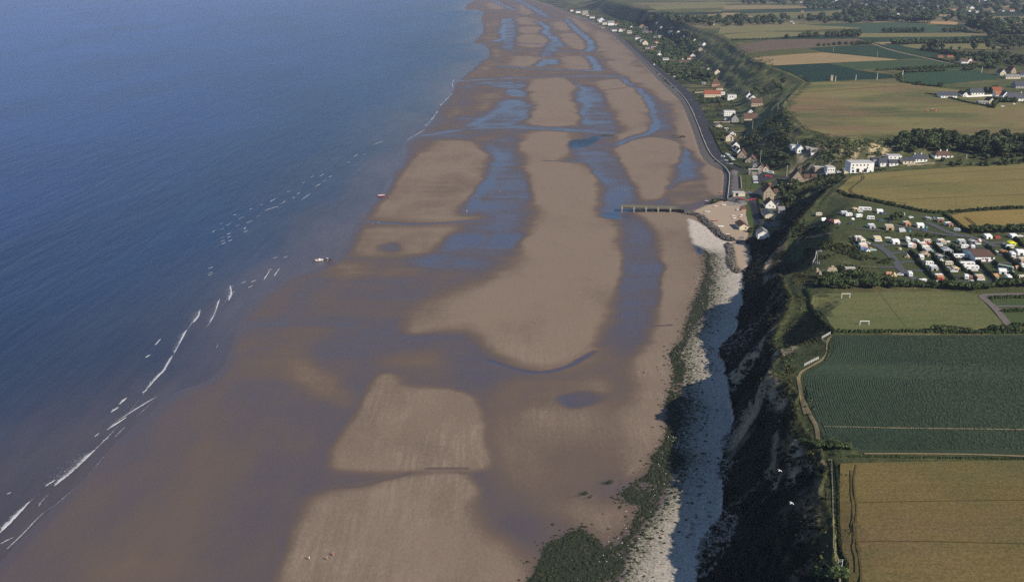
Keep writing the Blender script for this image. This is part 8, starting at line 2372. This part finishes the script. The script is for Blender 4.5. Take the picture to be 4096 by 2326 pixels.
def person(fr, x, y, pose, rz, col, label, top=False):
    X, Y, Z = hits(fr, [(x, y)])[0]
    o = link('person', PM[pose], None, (X, Y, max(Z, 0) + .02), rz, label=label, category='person', group='people on the sands')
    b = MB(); n = 10
    rings = [(.80, .155, .125), (.90, .185, .15), (1.02, .165, .135)] if not top else [(.78, .17, .135), (.92, .19, .155), (1.12, .17, .14), (1.34, .205, .155), (1.46, .15, .10)]
    RR = [[(a * math.cos(6.283 * k / n), c * math.sin(6.283 * k / n), z) for k in range(n)] for z, a, c in rings]
    for a, c in zip(RR, RR[1:]):
        for k in range(n): b.poly([a[k], a[(k + 1) % n], c[(k + 1) % n], c[k]])
    link('swimsuit' if not top else 'shirt', b.mesh('clothes', SWIM[col], True), o)
    V, F = blob((0, .02, 1.70), (.105, .115, .10), 8, 5, .05, 2)
    link('hair', mesh_np('hair', V, F, HAIR, smooth=True), o)


person('B', 590, 1268, 0, 1.2, 'white', 'person in a white shirt walking alone on the near sand bar', True)
person('B', 688, 1268, 0, .5, 'dark', 'person in dark swimwear on the near sand bar, middle of the three')
person('B', 722, 1246, 1, .9, 'red', 'person in red swimwear on the near sand bar, farthest of the three', True)
person('L', 1575, 768, 1, 0, 'red', 'person in red at the water edge of the middle bar', True)
person('L', 1645, 828, 0, 2.0, 'red', 'person wading by the little channel on the middle bar')
person('L', 1693, 820, 1, 1.0, 'blue', 'person in blue right of the wader by the little channel')
person('L', 1788, 606, 1, 1.0, 'dark', 'person in dark swimwear right of the red dinghy on the far bar')
person('A', 1062, 462, 0, 1.0, 'red', 'person in red walking in the blue film of water', True)
person('A', 1006, 555, 1, .4, 'white', 'person in white at the near end of the blue film of water', True)
person('A', 1205, 436, 1, .4, 'red', 'person in red on the wet flat right of the blue water', True)
person('A', 1960, 430, 0, 1.4, 'white', 'person in white on the wet sand beyond the pier', True)
person('A', 1878, 455, 0, 1.4, 'red', 'person in red in the runnel beyond the pier', True)

GULL = mat('gull_white', (.80, .80, .80), .6, .04, 4, .2); GULLG = mat('gull_grey', (.42, .43, .46), .6, .04, 4, .2)
for (px, py), z, hd, lab in (((3119, 1881), 52, .6, 'white gull gliding in front of the dark cliff, farther of the two'), ((3166, 2011), 58, .5, 'white gull gliding in front of the dark cliff, nearer of the two')):
    X, Y = flat(px, py, z)
    e = link('gull', None, None, (X, Y, z), hd, label=lab, category='gull', group='gulls by the cliff')
    V, F = blob((0, 0, 0), (.34, .13, .12), 8, 6, .03, 1); link('body', mesh_np('body', V, F, GULL, smooth=True), e)
    V, F = blob((.36, 0, .05), (.11, .08, .08), 8, 5, .03, 1); link('head', mesh_np('head', V, F, GULL, smooth=True), e)
    b = MB(); b.tube((.45, 0, .04), (.56, 0, .02), .03, 5, .008); b.build('beak', PAINT['orange'], e)
    b = MB(); b.hexa([(-.3, -.05, -.02), (-.3, .05, -.02), (-.55, .13, -.01), (-.55, -.13, -.01)], [(-.3, -.05, .03), (-.3, .05, .03), (-.55, .13, .01), (-.55, -.13, .01)]); b.build('tail', GULL, e)
    for s_ in (-1, 1):
        b = MB(); b.hexa([(-.12, s_ * .08, .02), (.16, s_ * .08, .02), (.20, s_ * .42, .16), (-.02, s_ * .42, .16)], [(-.12, s_ * .08, .06), (.16, s_ * .08, .06), (.20, s_ * .42, .19), (-.02, s_ * .42, .19)])
        b.hexa([(-.02, s_ * .42, .16), (.20, s_ * .42, .16), (-.06, s_ * .85, .06), (-.14, s_ * .80, .06)], [(-.02, s_ * .42, .19), (.20, s_ * .42, .19), (-.06, s_ * .85, .07), (-.14, s_ * .80, .07)])
        b.build('wing', GULLG if False else GULL, e)

# ------------------------------------------------------------------ summer haze over the whole shore
hm = bpy.data.materials.new('summer_haze'); hm.use_nodes = True
nt = hm.node_tree; nt.nodes.remove(nt.nodes['Principled BSDF'])
pv = nt.nodes.new('ShaderNodeVolumePrincipled'); pv.inputs['Color'].default_value = (.62, .72, 1.0, 1); pv.inputs['Density'].default_value = HAZE; pv.inputs['Anisotropy'].default_value = .1
nt.links.new(pv.outputs[0], nt.nodes['Material Output'].inputs['Volume'])
b = MB(); b.hexa([(-60000, -1500, -14), (61000, -1500, -14), (61000, 27000, -14), (-60000, 27000, -14)], [(-60000, -1500, 190), (61000, -1500, 190), (61000, 27000, 190), (-60000, 27000, 190)])
b.build('haze', hm, kind='stuff', label='thin blue summer haze over sea and land')
